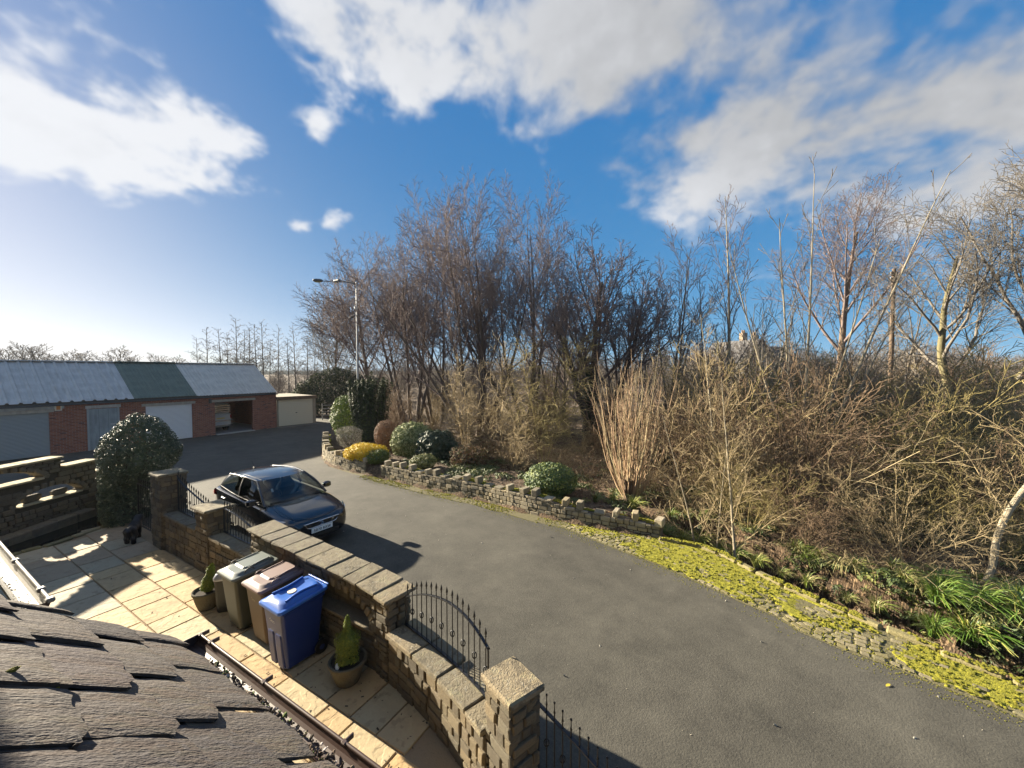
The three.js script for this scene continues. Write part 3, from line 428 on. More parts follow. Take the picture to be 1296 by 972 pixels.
// pillars
function pillar(label, s, lw, lt, h, y0, capW, capT, capH, seed, at = wallAt, mats = M.wallStones, capMats = M.coping) {
  const w = thing('stone_pillar', label, 'pillar'), p = at(s), c = [p.x, p.z];
  const face = (ax, az, d) => t => ({ x: c[0] + ax * t + -az * d, z: c[1] + az * t + ax * d, tx: ax, tz: az });
  const ax = p.tx, az = p.tz;
  const core = new THREE.BoxGeometry(lw - .045, h, lt - .045).translate(0, h / 2, 0); const cm = part('core', core, M.core, w); cm.position.copy(V(c[0], 0, c[1])); cm.rotation.y = turnOf(ax, az);
  const opt = k => ({ seed: seed + k, hmin: .08, hmax: .16, lmin: .12, lmax: .32, mats });
  layStones(w, face(ax, az, 0), -lw / 2, lw / 2, y0, () => h, -1, lt / 2, opt(1));
  layStones(w, face(ax, az, 0), -lw / 2, lw / 2, y0, () => h, 1, lt / 2, opt(2));
  layStones(w, face(-az, ax, 0), -lt / 2 + .03, lt / 2 - .03, y0, () => h, -1, lw / 2, opt(3));
  layStones(w, face(-az, ax, 0), -lt / 2 + .03, lt / 2 - .03, y0, () => h, 1, lw / 2, opt(4));
  const rng = rngOf(seed); const cap = part('cap_stone', chamfer(capW, capH, capT, .018, .02, rng), capMats[0], w); cap.position.copy(V(c[0], h + capH / 2, c[1])); cap.rotation.set((rng() - .5) * .03, turnOf(ax, az), (rng() - .5) * .03);
  return w;
}
pillar('tall stone pillar beside the dog and the clipped evergreen', .30, .60, .55, 1.80, 0, .66, .62, .07, 60, wallAt, [...M.wallStones.slice(1, 4), ...M.greyStones.slice(0, 3)]);
pillar('squat stone pillar with a flat cap beside the dark car', 2.65, .58, .48, 1.36, 0, .70, .60, .07, 66);
// the pillar at the end of the curved wall: set to the cap's own corners
{
  const cx = .0, cz = 3.76, tx = .60, tz = -.80;
  pillar('stone pillar with mossy cap at the end of the curved wall', 0, .44, .38, 1.26, 0, .52, .44, .075, 72, () => ({ x: cx, z: cz, tx, tz }), M.wallStones, [M.coping[2]]);
}
// ---------------------------------------------------------------- wrought iron railings
const spear = (() => { const g = new THREE.LatheGeometry([[.0001, -.055], [.006, -.05], [.006, -.03], [.013, -.02], [.006, -.008], [.017, .012], [.010, .045], [.0001, .085]].map(q => new THREE.Vector2(...q)), 6); return g; })();
const ballSpear = (() => new THREE.LatheGeometry([[.0001, -.06], [.006, -.055], [.012, -.03], [.006, -.01], [.005, .05], [.011, .06], [.011, .072], [.0001, .08]].map(q => new THREE.Vector2(...q)), 6))();
const ring = new THREE.TorusGeometry(.026, .006, 5, 10);
function railing(name, label, category, at, s0, s1, baseOf, topOf, nb, o = {}) {
  const w = thing(name, label, category, null, 0, o.group), mat = o.mat || M.iron, P = (s, y) => { const p = at(s); return V(p.x + -p.tz * (o.off || 0), y, p.z + p.tx * (o.off || 0)).toArray(); };
  const line = f => Array.from({ length: 19 }, (_, k) => { const s = lerp(s0, s1, k / 18); return P(s, f(s)); });
  const flat = (f, h, d) => { const p = [], idx = []; for (let k = 0; k <= 18; k++) { const s = lerp(s0, s1, k / 18), q = at(s), y = f(s), nx = -q.tz, nz = q.tx, of = o.off || 0; for (const [a, b] of [[-d, -h], [-d, h], [d, h], [d, -h]]) { const v = V(q.x + nx * (of + a), y + b, q.z + nz * (of + a)); p.push(v.x, v.y, v.z); } if (k) { const A = (k - 1) * 4, B = k * 4; for (let e = 0; e < 4; e++) { const f2 = (e + 1) % 4; idx.push(A + e, B + e, A + f2, A + f2, B + e, B + f2); } } } const e = 72; idx.push(0, 1, 2, 0, 2, 3, e, e + 2, e + 1, e, e + 3, e + 2); const g = new THREE.BufferGeometry(); g.setAttribute('position', new THREE.Float32BufferAttribute(p, 3)); g.setIndex(idx); const r = g.toNonIndexed(); r.computeVertexNormals(); return r; };
  part('top_rail', flat(topOf, .006, .018), mat, w); part('bottom_rail', flat(baseOf, .006, .018), mat, w);
  for (let k = 0; k < nb; k++) {
    const s = lerp(s0, s1, (k + .5) / nb), yb = baseOf(s) - (o.drop || 0), yt = topOf(s);
    const bar = part('bar', new THREE.CylinderGeometry(.0075, .0075, yt - yb + .06, 6), mat, w); bar.position.set(...P(s, (yt + yb) / 2 + .03));
    const f = part('finial', o.ball ? ballSpear : spear, mat, bar); f.position.y = (yt - yb) / 2 + .08;
    if (k % 2 === 1) { const h = (yt - yb) * (o.knot || .45), cage = part('twist', mergeGeometries([ring.clone(), ring.clone().rotateY(Math.PI / 2)]), mat, bar); cage.position.y = -(yt - yb) / 2 + h; cage.scale.y = 1.5; }
  }
  for (const s of [s0 + .01, s1 - .01]) { const post = part('end_post', new THREE.CylinderGeometry(.012, .012, topOf(s) - baseOf(s) + .04, 6), mat, w); post.position.set(...P(s, (topOf(s) + baseOf(s)) / 2)); }
  return w;
}
const onCoping = s => lowTop(s) + .085;
railing('iron_railing', 'black iron railing sweeping down from the tall pillar to the squat pillar', 'railing', wallAt, .64, 2.34, onCoping, s => { const k = (s - .64) / 1.7; return lerp(1.86, 1.36, Math.sqrt(k) * .65 + k * .35) - .06; }, 14, { group: 'railings on the garden wall', off: .06 });
railing('iron_railing', 'black iron railing beside the car, between squat pillar and high wall', 'railing', wallAt, 2.98, 4.62, onCoping, s => { const k = (s - 2.98) / 1.64; return 1.40 - .36 * k * k; }, 14, { group: 'railings on the garden wall', off: .06 });
railing('iron_railing', 'arched black iron railing on the curved low wall', 'railing', wallAt, 8.53, 10.28, onCoping, s => 1.50 - (s < 9.65 ? .27 : .42) * (s - 9.65) * (s - 9.65), 16, { group: 'railings on the garden wall', off: .05 });
{ const gp = new Path([[.24, 3.86], [.6, 3.50], [1.9, 2.05], [2.6, 1.25]]); railing('iron_gate', 'black iron drive gate with dipping top rail hung on the capped pillar', 'gate', s => gp.at(s), 0, 1.9, () => .12, s => lerp(1.02, .78, Math.sin(Math.min(1, s / 1.9) * Math.PI / 2)), 19, { ball: true, knot: .6 });
}
// ---------------------------------------------------------------- the house: wall behind the camera, stone slate roof below the window, gutters
const SLOPE = 42 * Math.PI / 180, EAVE_H = 2.46, E0 = [-2.44, 2.70];
// point of the roof: u along the eave, v up the slope, w off the surface
function roofPt(u, v, w = 0) { const c = Math.cos(SLOPE), s = Math.sin(SLOPE), o = w * s - v * c; return V(E0[0] + D[0] * u + N[0] * o, EAVE_H + v * s + w * c, E0[1] + D[1] * u + N[1] * o); }
{
  const house = thing('house', 'stone house with slate roof and gutters seen from its upper window', 'house');
  const eb = E0[0] * N[0] + E0[1] * N[1], ea = E0[0] * D[0] + E0[1] * D[1];
  // masonry: main wall behind the camera, porch walls below the slates
  const wallMat = std(.34, .29, .21, .95, { map: T.render, bumpMap: T.rockBump, bumpScale: .01 });
  const wallBox = (a0, a1, b0, b1, y0, y1) => { const g = boxUV(new THREE.BoxGeometry(a1 - a0, y1 - y0, b1 - b0)); const c = AB((a0 + a1) / 2, (b0 + b1) / 2); g.rotateY(turnOf(...D)); const p = V(c[0], (y0 + y1) / 2, c[1]); g.translate(p.x, p.y, p.z); return g; };
  part('wall', wallBox(-13, 6, -6.2, -.62, 0, 6.2), wallMat, house);
  part('porch_wall', wallBox(ea + .2, 6, -.62, eb - .28, 0, 2.3), wallMat, house);
  part('porch_wall', wallBox(-13, ea + .2, -.62, eb - .95, 0, 2.55), wallMat, house);
  { const r = []; for (const sg of [-1, 1]) { const g = new THREE.BoxGeometry(19.8, .12, 4.2); g.rotateX(sg * .62); g.translate(0, 7.3, sg * 1.68); r.push(g); } const g = boxUV(mergeGeometries(r.map(x => x.toNonIndexed()))); g.rotateY(turnOf(...D)); const c = AB(-3.5, -3.4); g.translate(c[0], 0, -c[1]); part('main_roof', g, M.slates[1], house); }
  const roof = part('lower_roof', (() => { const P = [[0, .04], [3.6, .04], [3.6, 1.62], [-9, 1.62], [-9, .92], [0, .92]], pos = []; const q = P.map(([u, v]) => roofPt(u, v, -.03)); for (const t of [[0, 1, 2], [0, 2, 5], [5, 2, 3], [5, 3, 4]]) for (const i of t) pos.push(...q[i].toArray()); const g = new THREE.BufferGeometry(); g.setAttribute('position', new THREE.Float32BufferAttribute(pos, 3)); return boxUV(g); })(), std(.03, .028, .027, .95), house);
  // slates, course by course; side joints measured on the photograph
  const rng = rngOf(90), joints = [[0, .19, .66, 1.22, 1.74, 2.2, 2.7, 3.2, 3.6], [-.02, .32, .92, 1.40, 1.95, 2.4, 2.9, 3.6], [-.05, .06, .57, 1.15, 1.58, 2.1, 2.7, 3.2, 3.6], [-1.9, -1.3, -.75, -.3, .26, .71, 1.21, 1.67, 2.2, 2.8, 3.6], [-1.9, -1.5, -1.0, -.45, .1, .5, .95, 1.44, 1.9, 2.5, 3.1, 3.6]];
  for (let u = -9; u < -1.9; u += .48) { joints[3].unshift(0); joints[4].unshift(0); } // continue the upper courses to the left
  for (const k of [3, 4]) { const n = joints[k].filter(x => x === 0).length; for (let i = 0; i < n; i++) joints[k][i] = -1.9 - (n - i) * .48 + (i ? (rng() - .5) * .1 : 0); }
  const vlow = [-.01, .335, .655, .985, 1.315];
  const basis = new THREE.Matrix4().makeBasis(new THREE.Vector3(D[0], 0, -D[1]), new THREE.Vector3(N[0] * Math.sin(SLOPE), Math.cos(SLOPE), -N[1] * Math.sin(SLOPE)), new THREE.Vector3(N[0] * Math.cos(SLOPE), -Math.sin(SLOPE), -N[1] * Math.cos(SLOPE)));
  joints.forEach((J, k) => { for (let i = 0; i < J.length - 1; i++) {
    const w = J[i + 1] - J[i], len = k === 4 ? .40 : .56, th = .012 + rng() * .009;
    const o = part('slate', slateGeo(w - .012 - rng() * .01, th, len, rng), M.slates[Math.floor(rng() * 6)], roof);
    // the lower edge lies on the course below: pitch a little, and lean so that one side stands proud
    const lean = -(.003 + Math.pow(rng(), 1.3) * .026) / w, lift = .022 + rng() * .004;
    const e = new THREE.Matrix4().makeRotationFromEuler(new THREE.Euler(-.055, (rng() - .5) * .05, -lean));
    o.matrix.copy(basis).multiply(e); const c = roofPt((J[i] + J[i + 1]) / 2, vlow[k] + len / 2 + (rng() - .5) * .02, lift); o.matrix.setPosition(c); o.matrix.decompose(o.position, o.quaternion, o.scale);
  } });
  function slateGeo(w, h, d, rng) { // a riven slab: grid top with ragged lower and side edges; local z runs down the slope
    const nx = 9, nz = 9, top = [], s1 = rng() * 50, pos = [], uv = [], cut = rng() < .5 ? .05 + rng() * .05 : 0, cs = rng() < .5 ? -1 : 1;
    const P = (i, j) => { const a = i / nx, b = j / nz; let x = (a - .5) * w, z = (b - .5) * d; x += (a === 0 || a === 1 ? (n3(s1, b * 7, a * 9) - .5) * .030 : 0); if (j === nz) z += (n3(a * 7, s1, 3) - .5) * .045 - cut * smooth(.72, 1, cs > 0 ? a : 1 - a); const rag = j === nz || i === 0 || i === nx ? -.003 - .004 * n3(a * 20, s1, b * 20) : 0; const y = h / 2 + (fbm(x * 7 + s1, 1, z * 9, 4) - .5) * .011 + rag; return [x, y, z]; };
    const quad = (a, b, c, e) => { for (const v of [a, b, c, a, c, e]) { pos.push(...v); uv.push(v[2] + s1, v[0] + s1 * .7); } };
    for (let j = 0; j < nz; j++) for (let i = 0; i < nx; i++) quad(P(i, j), P(i, j + 1), P(i + 1, j + 1), P(i + 1, j));
    const lo = v => [v[0] * .985, -h / 2, v[2] - .006];
    for (let i = 0; i < nx; i++) { const a = P(i, nz), b = P(i + 1, nz); quad(a, lo(a), lo(b), b); const c = P(i, 0), e = P(i + 1, 0); quad(e, lo(e), lo(c), c); }
    for (let j = 0; j < nz; j++) { const a = P(0, j), b = P(0, j + 1); quad(a, lo(a), lo(b), b); const c = P(nx, j), e = P(nx, j + 1); quad(e, lo(e), lo(c), c); }
    const c4 = [P(0, 0), P(nx, 0), P(nx, nz), P(0, nz)].map(lo); quad(...c4);
    const g = new THREE.BufferGeometry(); g.setAttribute('position', new THREE.Float32BufferAttribute(pos, 3)); g.setAttribute('uv', new THREE.Float32BufferAttribute(uv, 2)); return creased(g, .6);
  }
  // little moss cushions on the slate edges
  for (const [u, v, l] of [[1.13, 1.17, .05], [1.2, 1.01, .022]]) { const g = new THREE.IcosahedronGeometry(1, 2), p = g.attributes.position; for (let i = 0; i < p.count; i++) { const k = .75 + .5 * n3(p.getX(i) * 4, p.getY(i) * 4, p.getZ(i) * 4); p.setXYZ(i, p.getX(i) * k, p.getY(i) * k, p.getZ(i) * k); } const o = part('moss_cushion', boxUV(g), M.moss, roof); o.quaternion.setFromRotationMatrix(basis); o.position.copy(roofPt(u, v, .03)); o.scale.set(l * .22, .012, l); }
  // gutters: half round troughs with stop ends, brackets and a rolled front edge
  function gutter(u0, u1, v0, mat, outW, r, label) {
    const base = roofPt(0, v0, 0), dir = new THREE.Vector3(D[0], 0, -D[1]), out = new THREE.Vector3(N[0], 0, -N[1]), n = 10, pos = [], P = (u, a, rr) => { const q = base.clone().addScaledVector(dir, u).addScaledVector(out, outW - Math.cos(a) * rr); q.y += -.035 - Math.sin(a) * rr; return q; };
    const quad = (a, b, c, d2) => { for (const v of [a, b, c, a, c, d2]) pos.push(...v.toArray()); };
    for (let k = 0; k < n; k++) { const a0 = Math.PI * k / n, a1 = Math.PI * (k + 1) / n; for (const rr of [r, r - .004]) quad(P(u0, a0, rr), P(u1, a0, rr), P(u1, a1, rr), P(u0, a1, rr)); for (const u of [u0, u0 + .004]) for (const v of [P(u, a0, r), P(u, a1, r), P(u, Math.PI / 2, 0)]) pos.push(...v.toArray()); }
    const g = new THREE.BufferGeometry(); g.setAttribute('position', new THREE.Float32BufferAttribute(pos, 3)); const o = part('gutter', boxUV(g), mat, house);
    if (label) o.userData.label = label;
    const e0 = P(u0, Math.PI, r), e1 = P(u1, Math.PI, r); part('rolled_edge', rod(e0.toArray(), e1.toArray(), .010, 8), mat, o);
    const s0 = P(u0, 0, r), s1 = P(u0, Math.PI, r); part('stop_end', rod(s0.toArray(), s1.toArray(), .006, 6), mat, o);
    for (const u of [u0 + .02, u0 + .18, u0 + .9, u0 + 1.7]) { const q = P(u, Math.PI, r); const b = part('bracket', mergeGeometries([chamfer(.035, .022, .03, .006), chamfer(.012, .03, .05, .003).translate(0, 0, -.03)]), mat, o); b.position.copy(q); b.rotation.y = turnOf(...D); }
    return { o, P };
  }
  const g1 = gutter(-.02, 3.6, -.03, M.gutterBrown, .088, .070, 'brown gutter full of leaf debris'), g2 = gutter(0, 1, 0, M.gutterBrown, 0, .05); house.remove(g2.o);
  const g3 = (() => { const r = gutter(-8.9, -.12, .86, M.gutterWhite, .055, .062, 'pale weathered gutter with an open end'); const cap = part('stop_end', (() => { const pos = []; for (let k = 0; k < 10; k++) { const a0 = Math.PI * k / 10, a1 = Math.PI * (k + 1) / 10; for (const v of [r.P(-.12, a0, .062), r.P(-.12, a1, .062), r.P(-.12, Math.PI / 2, 0)]) pos.push(...v.toArray()); } const g = new THREE.BufferGeometry(); g.setAttribute('position', new THREE.Float32BufferAttribute(pos, 3)); g.computeVertexNormals(); return g; })(), M.gutterBrown, r.o); for (const u of [-.14, -.36, -1.1]) { const q = r.P(u, Math.PI, .062); const b = part('bracket', chamfer(.045, .03, .04, .008), M.gutterWhite, r.o); b.position.copy(q); b.rotation.y = turnOf(...D); } return r; })();
  // silt and leaf debris in the brown gutter
  const silt = [], rg = rngOf(94), add = (m, n, u0, u1, P, cols, r0, r1, name, owner) => { const im = new THREE.InstancedMesh(new THREE.IcosahedronGeometry(1, 0), std(1, 1, 1, 1), n); im.name = name; tag(im, null, null, null, 'stuff'); const mm = new THREE.Matrix4(), c = new THREE.Color(); for (let i = 0; i < n; i++) { const u = lerp(u0, u1, rg()), a = Math.PI * (.18 + .5 * rg()), r = r0 + rg() * (r1 - r0), q = P(u, a, .058 * (.6 + .4 * rg())); q.y += r * .5 + rg() * .008; mm.compose(q, new THREE.Quaternion().setFromEuler(new THREE.Euler(rg() * 6, rg() * 6, rg() * 6)), new THREE.Vector3(r * (.7 + rg()), r * .45, r * (.6 + rg() * .6))); im.setMatrixAt(i, mm); const k = cols[Math.floor(rg() * cols.length)]; c.setRGB(...k); im.setColorAt(i, c); } owner.add(im); };
  add(0, 620, .28, 3.5, g1.P, [[.10, .07, .05], [.06, .045, .035], [.22, .18, .13], [.05, .04, .03], [.42, .38, .36], [.12, .16, .05]], .004, .013, 'leaf_debris', g1.o);
  add(0, 500, -6, -.16, g3.P, [[.26, .235, .20], [.16, .135, .10], [.2, .17, .13]], .002, .006, 'leaf_debris', g3.o);
}
// ---------------------------------------------------------------- the row of brick garages
const GF = [-23.97, 19.83], GD = [.4985, .867], GN = [.867, -.4985];       // front line, its direction, out of the front
const gP = (t, b, y) => V(GF[0] + GD[0] * t - GN[0] * b, y, GF[1] + GD[1] * t - GN[1] * b); // b: depth behind the front
{
  const EH = 2.80, RH = 4.86, RB = 3.1, BK = 6.2, T0 = -6.4, T1 = 11.55;
  const gbox = (t0, t1, b0, b1, y0, y1, c = 0) => { const g = c ? chamfer(t1 - t0, y1 - y0, b1 - b0, c) : boxUV(new THREE.BoxGeometry(t1 - t0, y1 - y0, b1 - b0)); g.rotateY(turnOf(...GD)); const p = gP((t0 + t1) / 2, (b0 + b1) / 2, (y0 + y1) / 2); g.translate(p.x, p.y, p.z); return g; };
  // brick needs uv along the wall
  const bricks = (t0, t1, b0, b1, y0, y1) => { const g = boxUV(new THREE.BoxGeometry(t1 - t0, y1 - y0, b1 - b0).translate((t0 + t1) / 2, (y0 + y1) / 2, 0)); g.translate(-(t0 + t1) / 2, 0, 0); g.rotateY(turnOf(...GD)); const p = gP((t0 + t1) / 2, (b0 + b1) / 2, 0); g.translate(p.x, 0, p.z); return g; };
  const garage = (label, t0, t1, doorA, doorB, headH, roofMat, roofLift, pitch, ribH) => {
    const o = thing('garage', label, 'garage', null, 0, 'row of brick garages');
    const top = EH - .02; const w = part('wall', mergeGeometries([bricks(t0, doorA, 0, .22, 0, top), bricks(doorB, t1, 0, .22, 0, top), bricks(doorA, doorB, 0, .22, headH + .16, top), bricks(t0, t1, BK - .22, BK, 0, top), bricks(t0, t0 + .11, .22, BK - .22, 0, top), bricks(t1 - .11, t1, .22, BK - .22, 0, top)]), M.brick, o);
    part('lintel', gbox(doorA - .18, doorB + .18, -.025, .2, headH, headH + .16, .008), std(.46, .43, .37, .9, { map: T.weather }), o);
    // ribbed roof sheets: front and back slope
    const sheet = (sgn) => { const n = Math.round((t1 - t0) / pitch), pos = [], ln = [];
      for (let k = 0; k < n; k++) { const x0 = t0 + (t1 - t0) * k / n, x1 = t0 + (t1 - t0) * (k + 1) / n, d = x1 - x0; ln.push([x0, 0], [x0 + d * .12, ribH], [x0 + d * .26, ribH], [x0 + d * .38, 0], [x1, 0]); }
      const pt = (x, h, e) => { const b = sgn > 0 ? (e ? RB : -.16) : (e ? RB : BK + .16), y = e ? RH : EH - .16 * (RH - EH) / RB + .0; return gP(x, b, y + roofLift + h); };
      for (let i = 0; i < ln.length - 1; i++) { const a = pt(...ln[i], 0), b = pt(...ln[i + 1], 0), c = pt(...ln[i + 1], 1), e = pt(...ln[i], 1); for (const v of [a, b, c, a, c, e]) pos.push(...v.toArray()); }
      const uv = []; for (let i = 0; i < ln.length - 1; i++) { const a = ln[i][0], b = ln[i + 1][0]; uv.push(a, 0, b, 0, b, 3.7, a, 0, b, 3.7, a, 3.7); } const g = new THREE.BufferGeometry(); g.setAttribute('position', new THREE.Float32BufferAttribute(pos, 3)); g.computeVertexNormals(); g.setAttribute('uv', new THREE.Float32BufferAttribute(uv, 2)); return g; };
    const r = part('roof', sheet(1), roofMat, o); part('roof', sheet(-1), roofMat, o);
    part('ridge_cap', (() => { const g = gbox(t0, t1, RB - .16, RB + .16, RH + roofLift + .0, RH + roofLift + .07, .02); return g; })(), roofMat, r);
    part('gutter', gbox(t0, t1, -.27, -.17, EH - .24, EH - .16, .02), std(.05, .055, .06, .5), o);
    part('fascia', gbox(t0, t1, -.04, -.003, EH - .20, EH - .02), std(.10, .10, .095, .8), o);
    return o;
  };
  const roofs = { pale: std(.50, .50, .48, .6, { map: T.weather }), green: std(.15, .19, .16, .85, { map: T.weather }), cream: std(.58, .56, .50, .6, { map: T.weather }) };
  const slats = (t0, t1, y0, y1, n, mat, o, name, b = .07) => { // roller door with curved slats
    const pos = [], prof = []; for (let k = 0; k < n; k++) for (let q = 0; q < 4; q++) { const f = q / 4; prof.push([y0 + (y1 - y0) * (k + f) / n, b - .018 * Math.sin(f * Math.PI)]); } prof.push([y1, b]);
    for (let i = 0; i < prof.length - 1; i++) { const [ya, ba] = prof[i], [yb, bb] = prof[i + 1]; const a = gP(t0, ba, ya), c = gP(t1, ba, ya), d = gP(t1, bb, yb), e = gP(t0, bb, yb); for (const v of [a, c, d, a, d, e]) pos.push(...v.toArray()); }
    const g = new THREE.BufferGeometry(); g.setAttribute('position', new THREE.Float32BufferAttribute(pos, 3)); g.computeVertexNormals(); const uv = []; for (let i = 0; i < pos.length / 3; i++) uv.push(pos[i * 3], pos[i * 3 + 1]); g.setAttribute('uv', new THREE.Float32BufferAttribute(uv, 2)); return part(name, g, mat, o); };
  // 1: grey roller shutter and grey side door, pale ribbed roof
  const a = garage('brick garage with pale ribbed metal roof, grey roller shutter and grey side door', T0, 3.36, T0 + 2.2, .11, 2.24, roofs.pale, .05, .42, .075);
  const sh = slats(T0 + 2.2, .11, .02, 2.26, 34, std(.30, .33, .33, .6), a, 'roller_shutter', .06);
  part('fascia_panel', gbox(T0 + 1.6, .64, -.05, -.026, 2.405, 2.60), std(.40, .41, .40, .7, { map: T.weather }), a);
  { const d = part('side_door', gbox(1.53, 2.66, -.055, -.006, .02, 2.28, .01), std(.30, .345, .355, .6, { map: T.weather }), a); part('panel_joint', mergeGeometries([1.9, 2.28].map(t => gbox(t - .008, t + .008, -.062, -.056, .05, 2.25))), std(.17, .2, .21, .7), d); part('door_handle', gbox(2.36, 2.54, -.085, -.063, 1.36, 1.385, .004), std(.7, .7, .7, .3, { metalness: .8 }), d); part('door_frame', mergeGeometries([gbox(1.45, 1.528, -.07, -.003, 0, 2.30, .006), gbox(2.662, 2.74, -.07, -.003, 0, 2.30, .006)]), std(.33, .36, .36, .7), d); part('lintel', gbox(1.40, 2.80, -.09, -.002, 2.31, 2.47, .008), std(.52, .50, .46, .9, { map: T.weather }), a); }
  { const s = thing('wall_notice', 'small orange and white notice on the garage wall beside the roller shutter', 'sign'); part('panel', gbox(.30, .56, -.066, -.052, 2.30, 2.62, .004), std(.62, .60, .52, .7), s); part('printed_patch', gbox(.36, .50, -.071, -.067, 2.35, 2.55), std(.62, .25, .07, .7), s); }
  // 2: white roller door, dark green roof
  const b = garage('brick garage with dark green corrugated roof and white roller door', 3.36, 6.42, 3.9, 6.2, 2.24, roofs.green, .06, .16, .03);
  slats(3.9, 6.2, .02, 2.26, 30, std(.74, .74, .72, .6), b, 'roller_door');
  // 3: open doorway, cream roof
  const c = garage('brick garage with cream corrugated roof and an open doorway', 6.42, T1, 7.48, 9.87, 2.24, roofs.cream, .04, .18, .03);
  part('floor', gbox(6.6, T1 - .15, .02, BK - .25, 0.0, .03), std(.24, .24, .23, .9, { map: T.fine }), c);
  part('threshold', gbox(7.48, 9.87, -.3, .0, 0, .06, .01), std(.36, .36, .34, .9, { map: T.fine }), c);
  part('wall_lamp', gbox(7.12, 7.24, -.16, -.003, 2.2, 2.5, .01), std(.12, .12, .11, .7), c);
  // vehicle parked inside: rear of a boxy van with silver slats
  { const v = thing('parked_van', 'old pale van with silver rear bars parked inside the open garage', 'van'), body = std(.52, .52, .50, .5), chrome = std(.62, .62, .62, .25, { metalness: .8 }), gl = phys(.03, .035, .04, .05);
    part('body', gbox(7.62, 9.02, 1.25, 4.6, .35, 1.30, .08), body, v); part('cab', gbox(7.70, 8.94, 1.30, 4.2, 1.28, 2.02, .10), body, v); part('rear_window', gbox(7.80, 8.84, 1.285, 1.299, 1.38, 1.92, .005), gl, v);
    for (const y of [1.42, 1.56, 1.70, 1.84]) part('louvre', gbox(7.70, 8.96, 1.22, 1.27, y, y + .05, .012), chrome, v);
    part('bumper', gbox(7.58, 9.06, 1.10, 1.24, .42, .50, .02), chrome, v); part('bumper', gbox(7.58, 9.06, 1.12, 1.24, .78, .84, .02), chrome, v);
    part('number_plate', gbox(8.06, 8.58, 1.225, 1.245, .92, 1.03, .003), std(.62, .50, .20, .5), v); for (const t of [7.66, 8.92]) part('tail_light', gbox(t, t + .09, 1.22, 1.26, .95, 1.2, .01), std(.30, .02, .02, .3), v);
    for (const t of [7.72, 8.78]) for (const d of [1.8, 3.9]) { const w = part('wheel', new THREE.CylinderGeometry(.31, .31, .18, 20).rotateZ(Math.PI / 2).rotateY(turnOf(...GD)), std(.02, .02, .02, .9), v); w.position.copy(gP(t + .07, d, .34)); } }
}
// the separate cream garage
{
  const F = [-18.18, 29.86], d = [.62, .785], n = [.785, -.62], q = (t, b, y) => V(F[0] + d[0] * t - n[0] * b, y, F[1] + d[1] * t - n[1] * b);
  const bx = (t0, t1, b0, b1, y0, y1, c = .008) => { const g = chamfer(t1 - t0, y1 - y0, b1 - b0, c); g.rotateY(turnOf(...d)); const p = q((t0 + t1) / 2, (b0 + b1) / 2, (y0 + y1) / 2); g.translate(p.x, p.y, p.z); return g; };
  const o = thing('small_garage', 'small flat roofed garage with a cream up and over door', 'garage');
  const wm = std(.36, .31, .23, .9, { map: T.weather });
  part('wall', mergeGeometries([bx(.02, .12, .05, 5, 0, 2.2), bx(2.72, 2.95, .0, 5, 0, 2.2), bx(.12, 2.72, 4.9, 5, 0, 2.2)]), wm, o);
  part('fascia', bx(-.05, 3.0, -.12, .06, 2.1, 2.36), std(.17, .12, .08, .85, { map: T.weather }), o); part('roof', bx(-.02, 2.98, .062, 5.1, 2.26, 2.33), std(.25, .22, .17, .9), o);
  const dr = part('door', bx(.13, 2.71, .03, .07, .05, 2.09), std(.62, .57, .42, .55), o);
  const rib = []; for (let k = 0; k < 13; k++) rib.push(bx(.14, 2.70, .018, .031, .08 + k * .155, .08 + k * .155 + .12, .006)); for (const r of rib) part('door_rib', r, std(.64, .59, .44, .55), dr);
  part('door_handle', bx(1.36, 1.48, -.01, .017, 1.0, 1.06), std(.04, .04, .04, .4), dr); part('apron', bx(-.1, 3.0, -.5, .0, 0, .03), std(.16, .155, .145, .9, { map: T.fine }), o);
}
// ---------------------------------------------------------------- fence and rail by the lane
{
  const f = thing('timber_fence', 'weathered timber panel fence beyond the cream garage', 'fence'), A = [-15.2, 35.5], B = [-13.2, 33.6], n = 14, m = [.17, .15, .12];
  for (let k = 0; k < n; k++) { const t = (k + .5) / n, p = part('plank', chamfer(.19, 2.0, .025, .004), std(m[0] * (.8 + .4 * h3(k, 1, 1)), m[1] * (.8 + .4 * h3(k, 1, 1)), m[2], .9, { map: T.bark }), f); p.position.copy(V(lerp(A[0], B[0], t), 1.0, lerp(A[1], B[1], t))); p.rotation.y = turnOf(B[0] - A[0], B[1] - A[1]); }
  for (const t of [0, .5, 1]) { const p = part('post', chamfer(.1, 2.1, .1, .01), std(.14, .12, .1, .9, { map: T.bark }), f); p.position.copy(V(lerp(A[0], B[0], t) - .06, 1.05, lerp(A[1], B[1], t) - .09)); }
  const r = part('cap_rail', chamfer(2.85, .05, .09, .01), std(.18, .155, .125, .9), f); r.position.copy(V((A[0] + B[0]) / 2, 2.03, (A[1] + B[1]) / 2)); r.rotation.y = turnOf(B[0] - A[0], B[1] - A[1]);
  const g = thing('field_gate', 'grey metal bar gate between the cream garage and the timber fence', 'gate'); for (const y of [.4, .7, 1.0, 1.3]) part('bar', rod([-16.9, y, -34.4], [-15.3, y, -35.5], .025), std(.35, .36, .36, .4, { metalness: .6 }), g); for (const [x, z] of [[-16.9, -34.4], [-15.3, -35.5]]) part('post', rod([x, 0, z], [x, 1.45, z], .04), std(.35, .36, .36, .4, { metalness: .6 }), g);
}
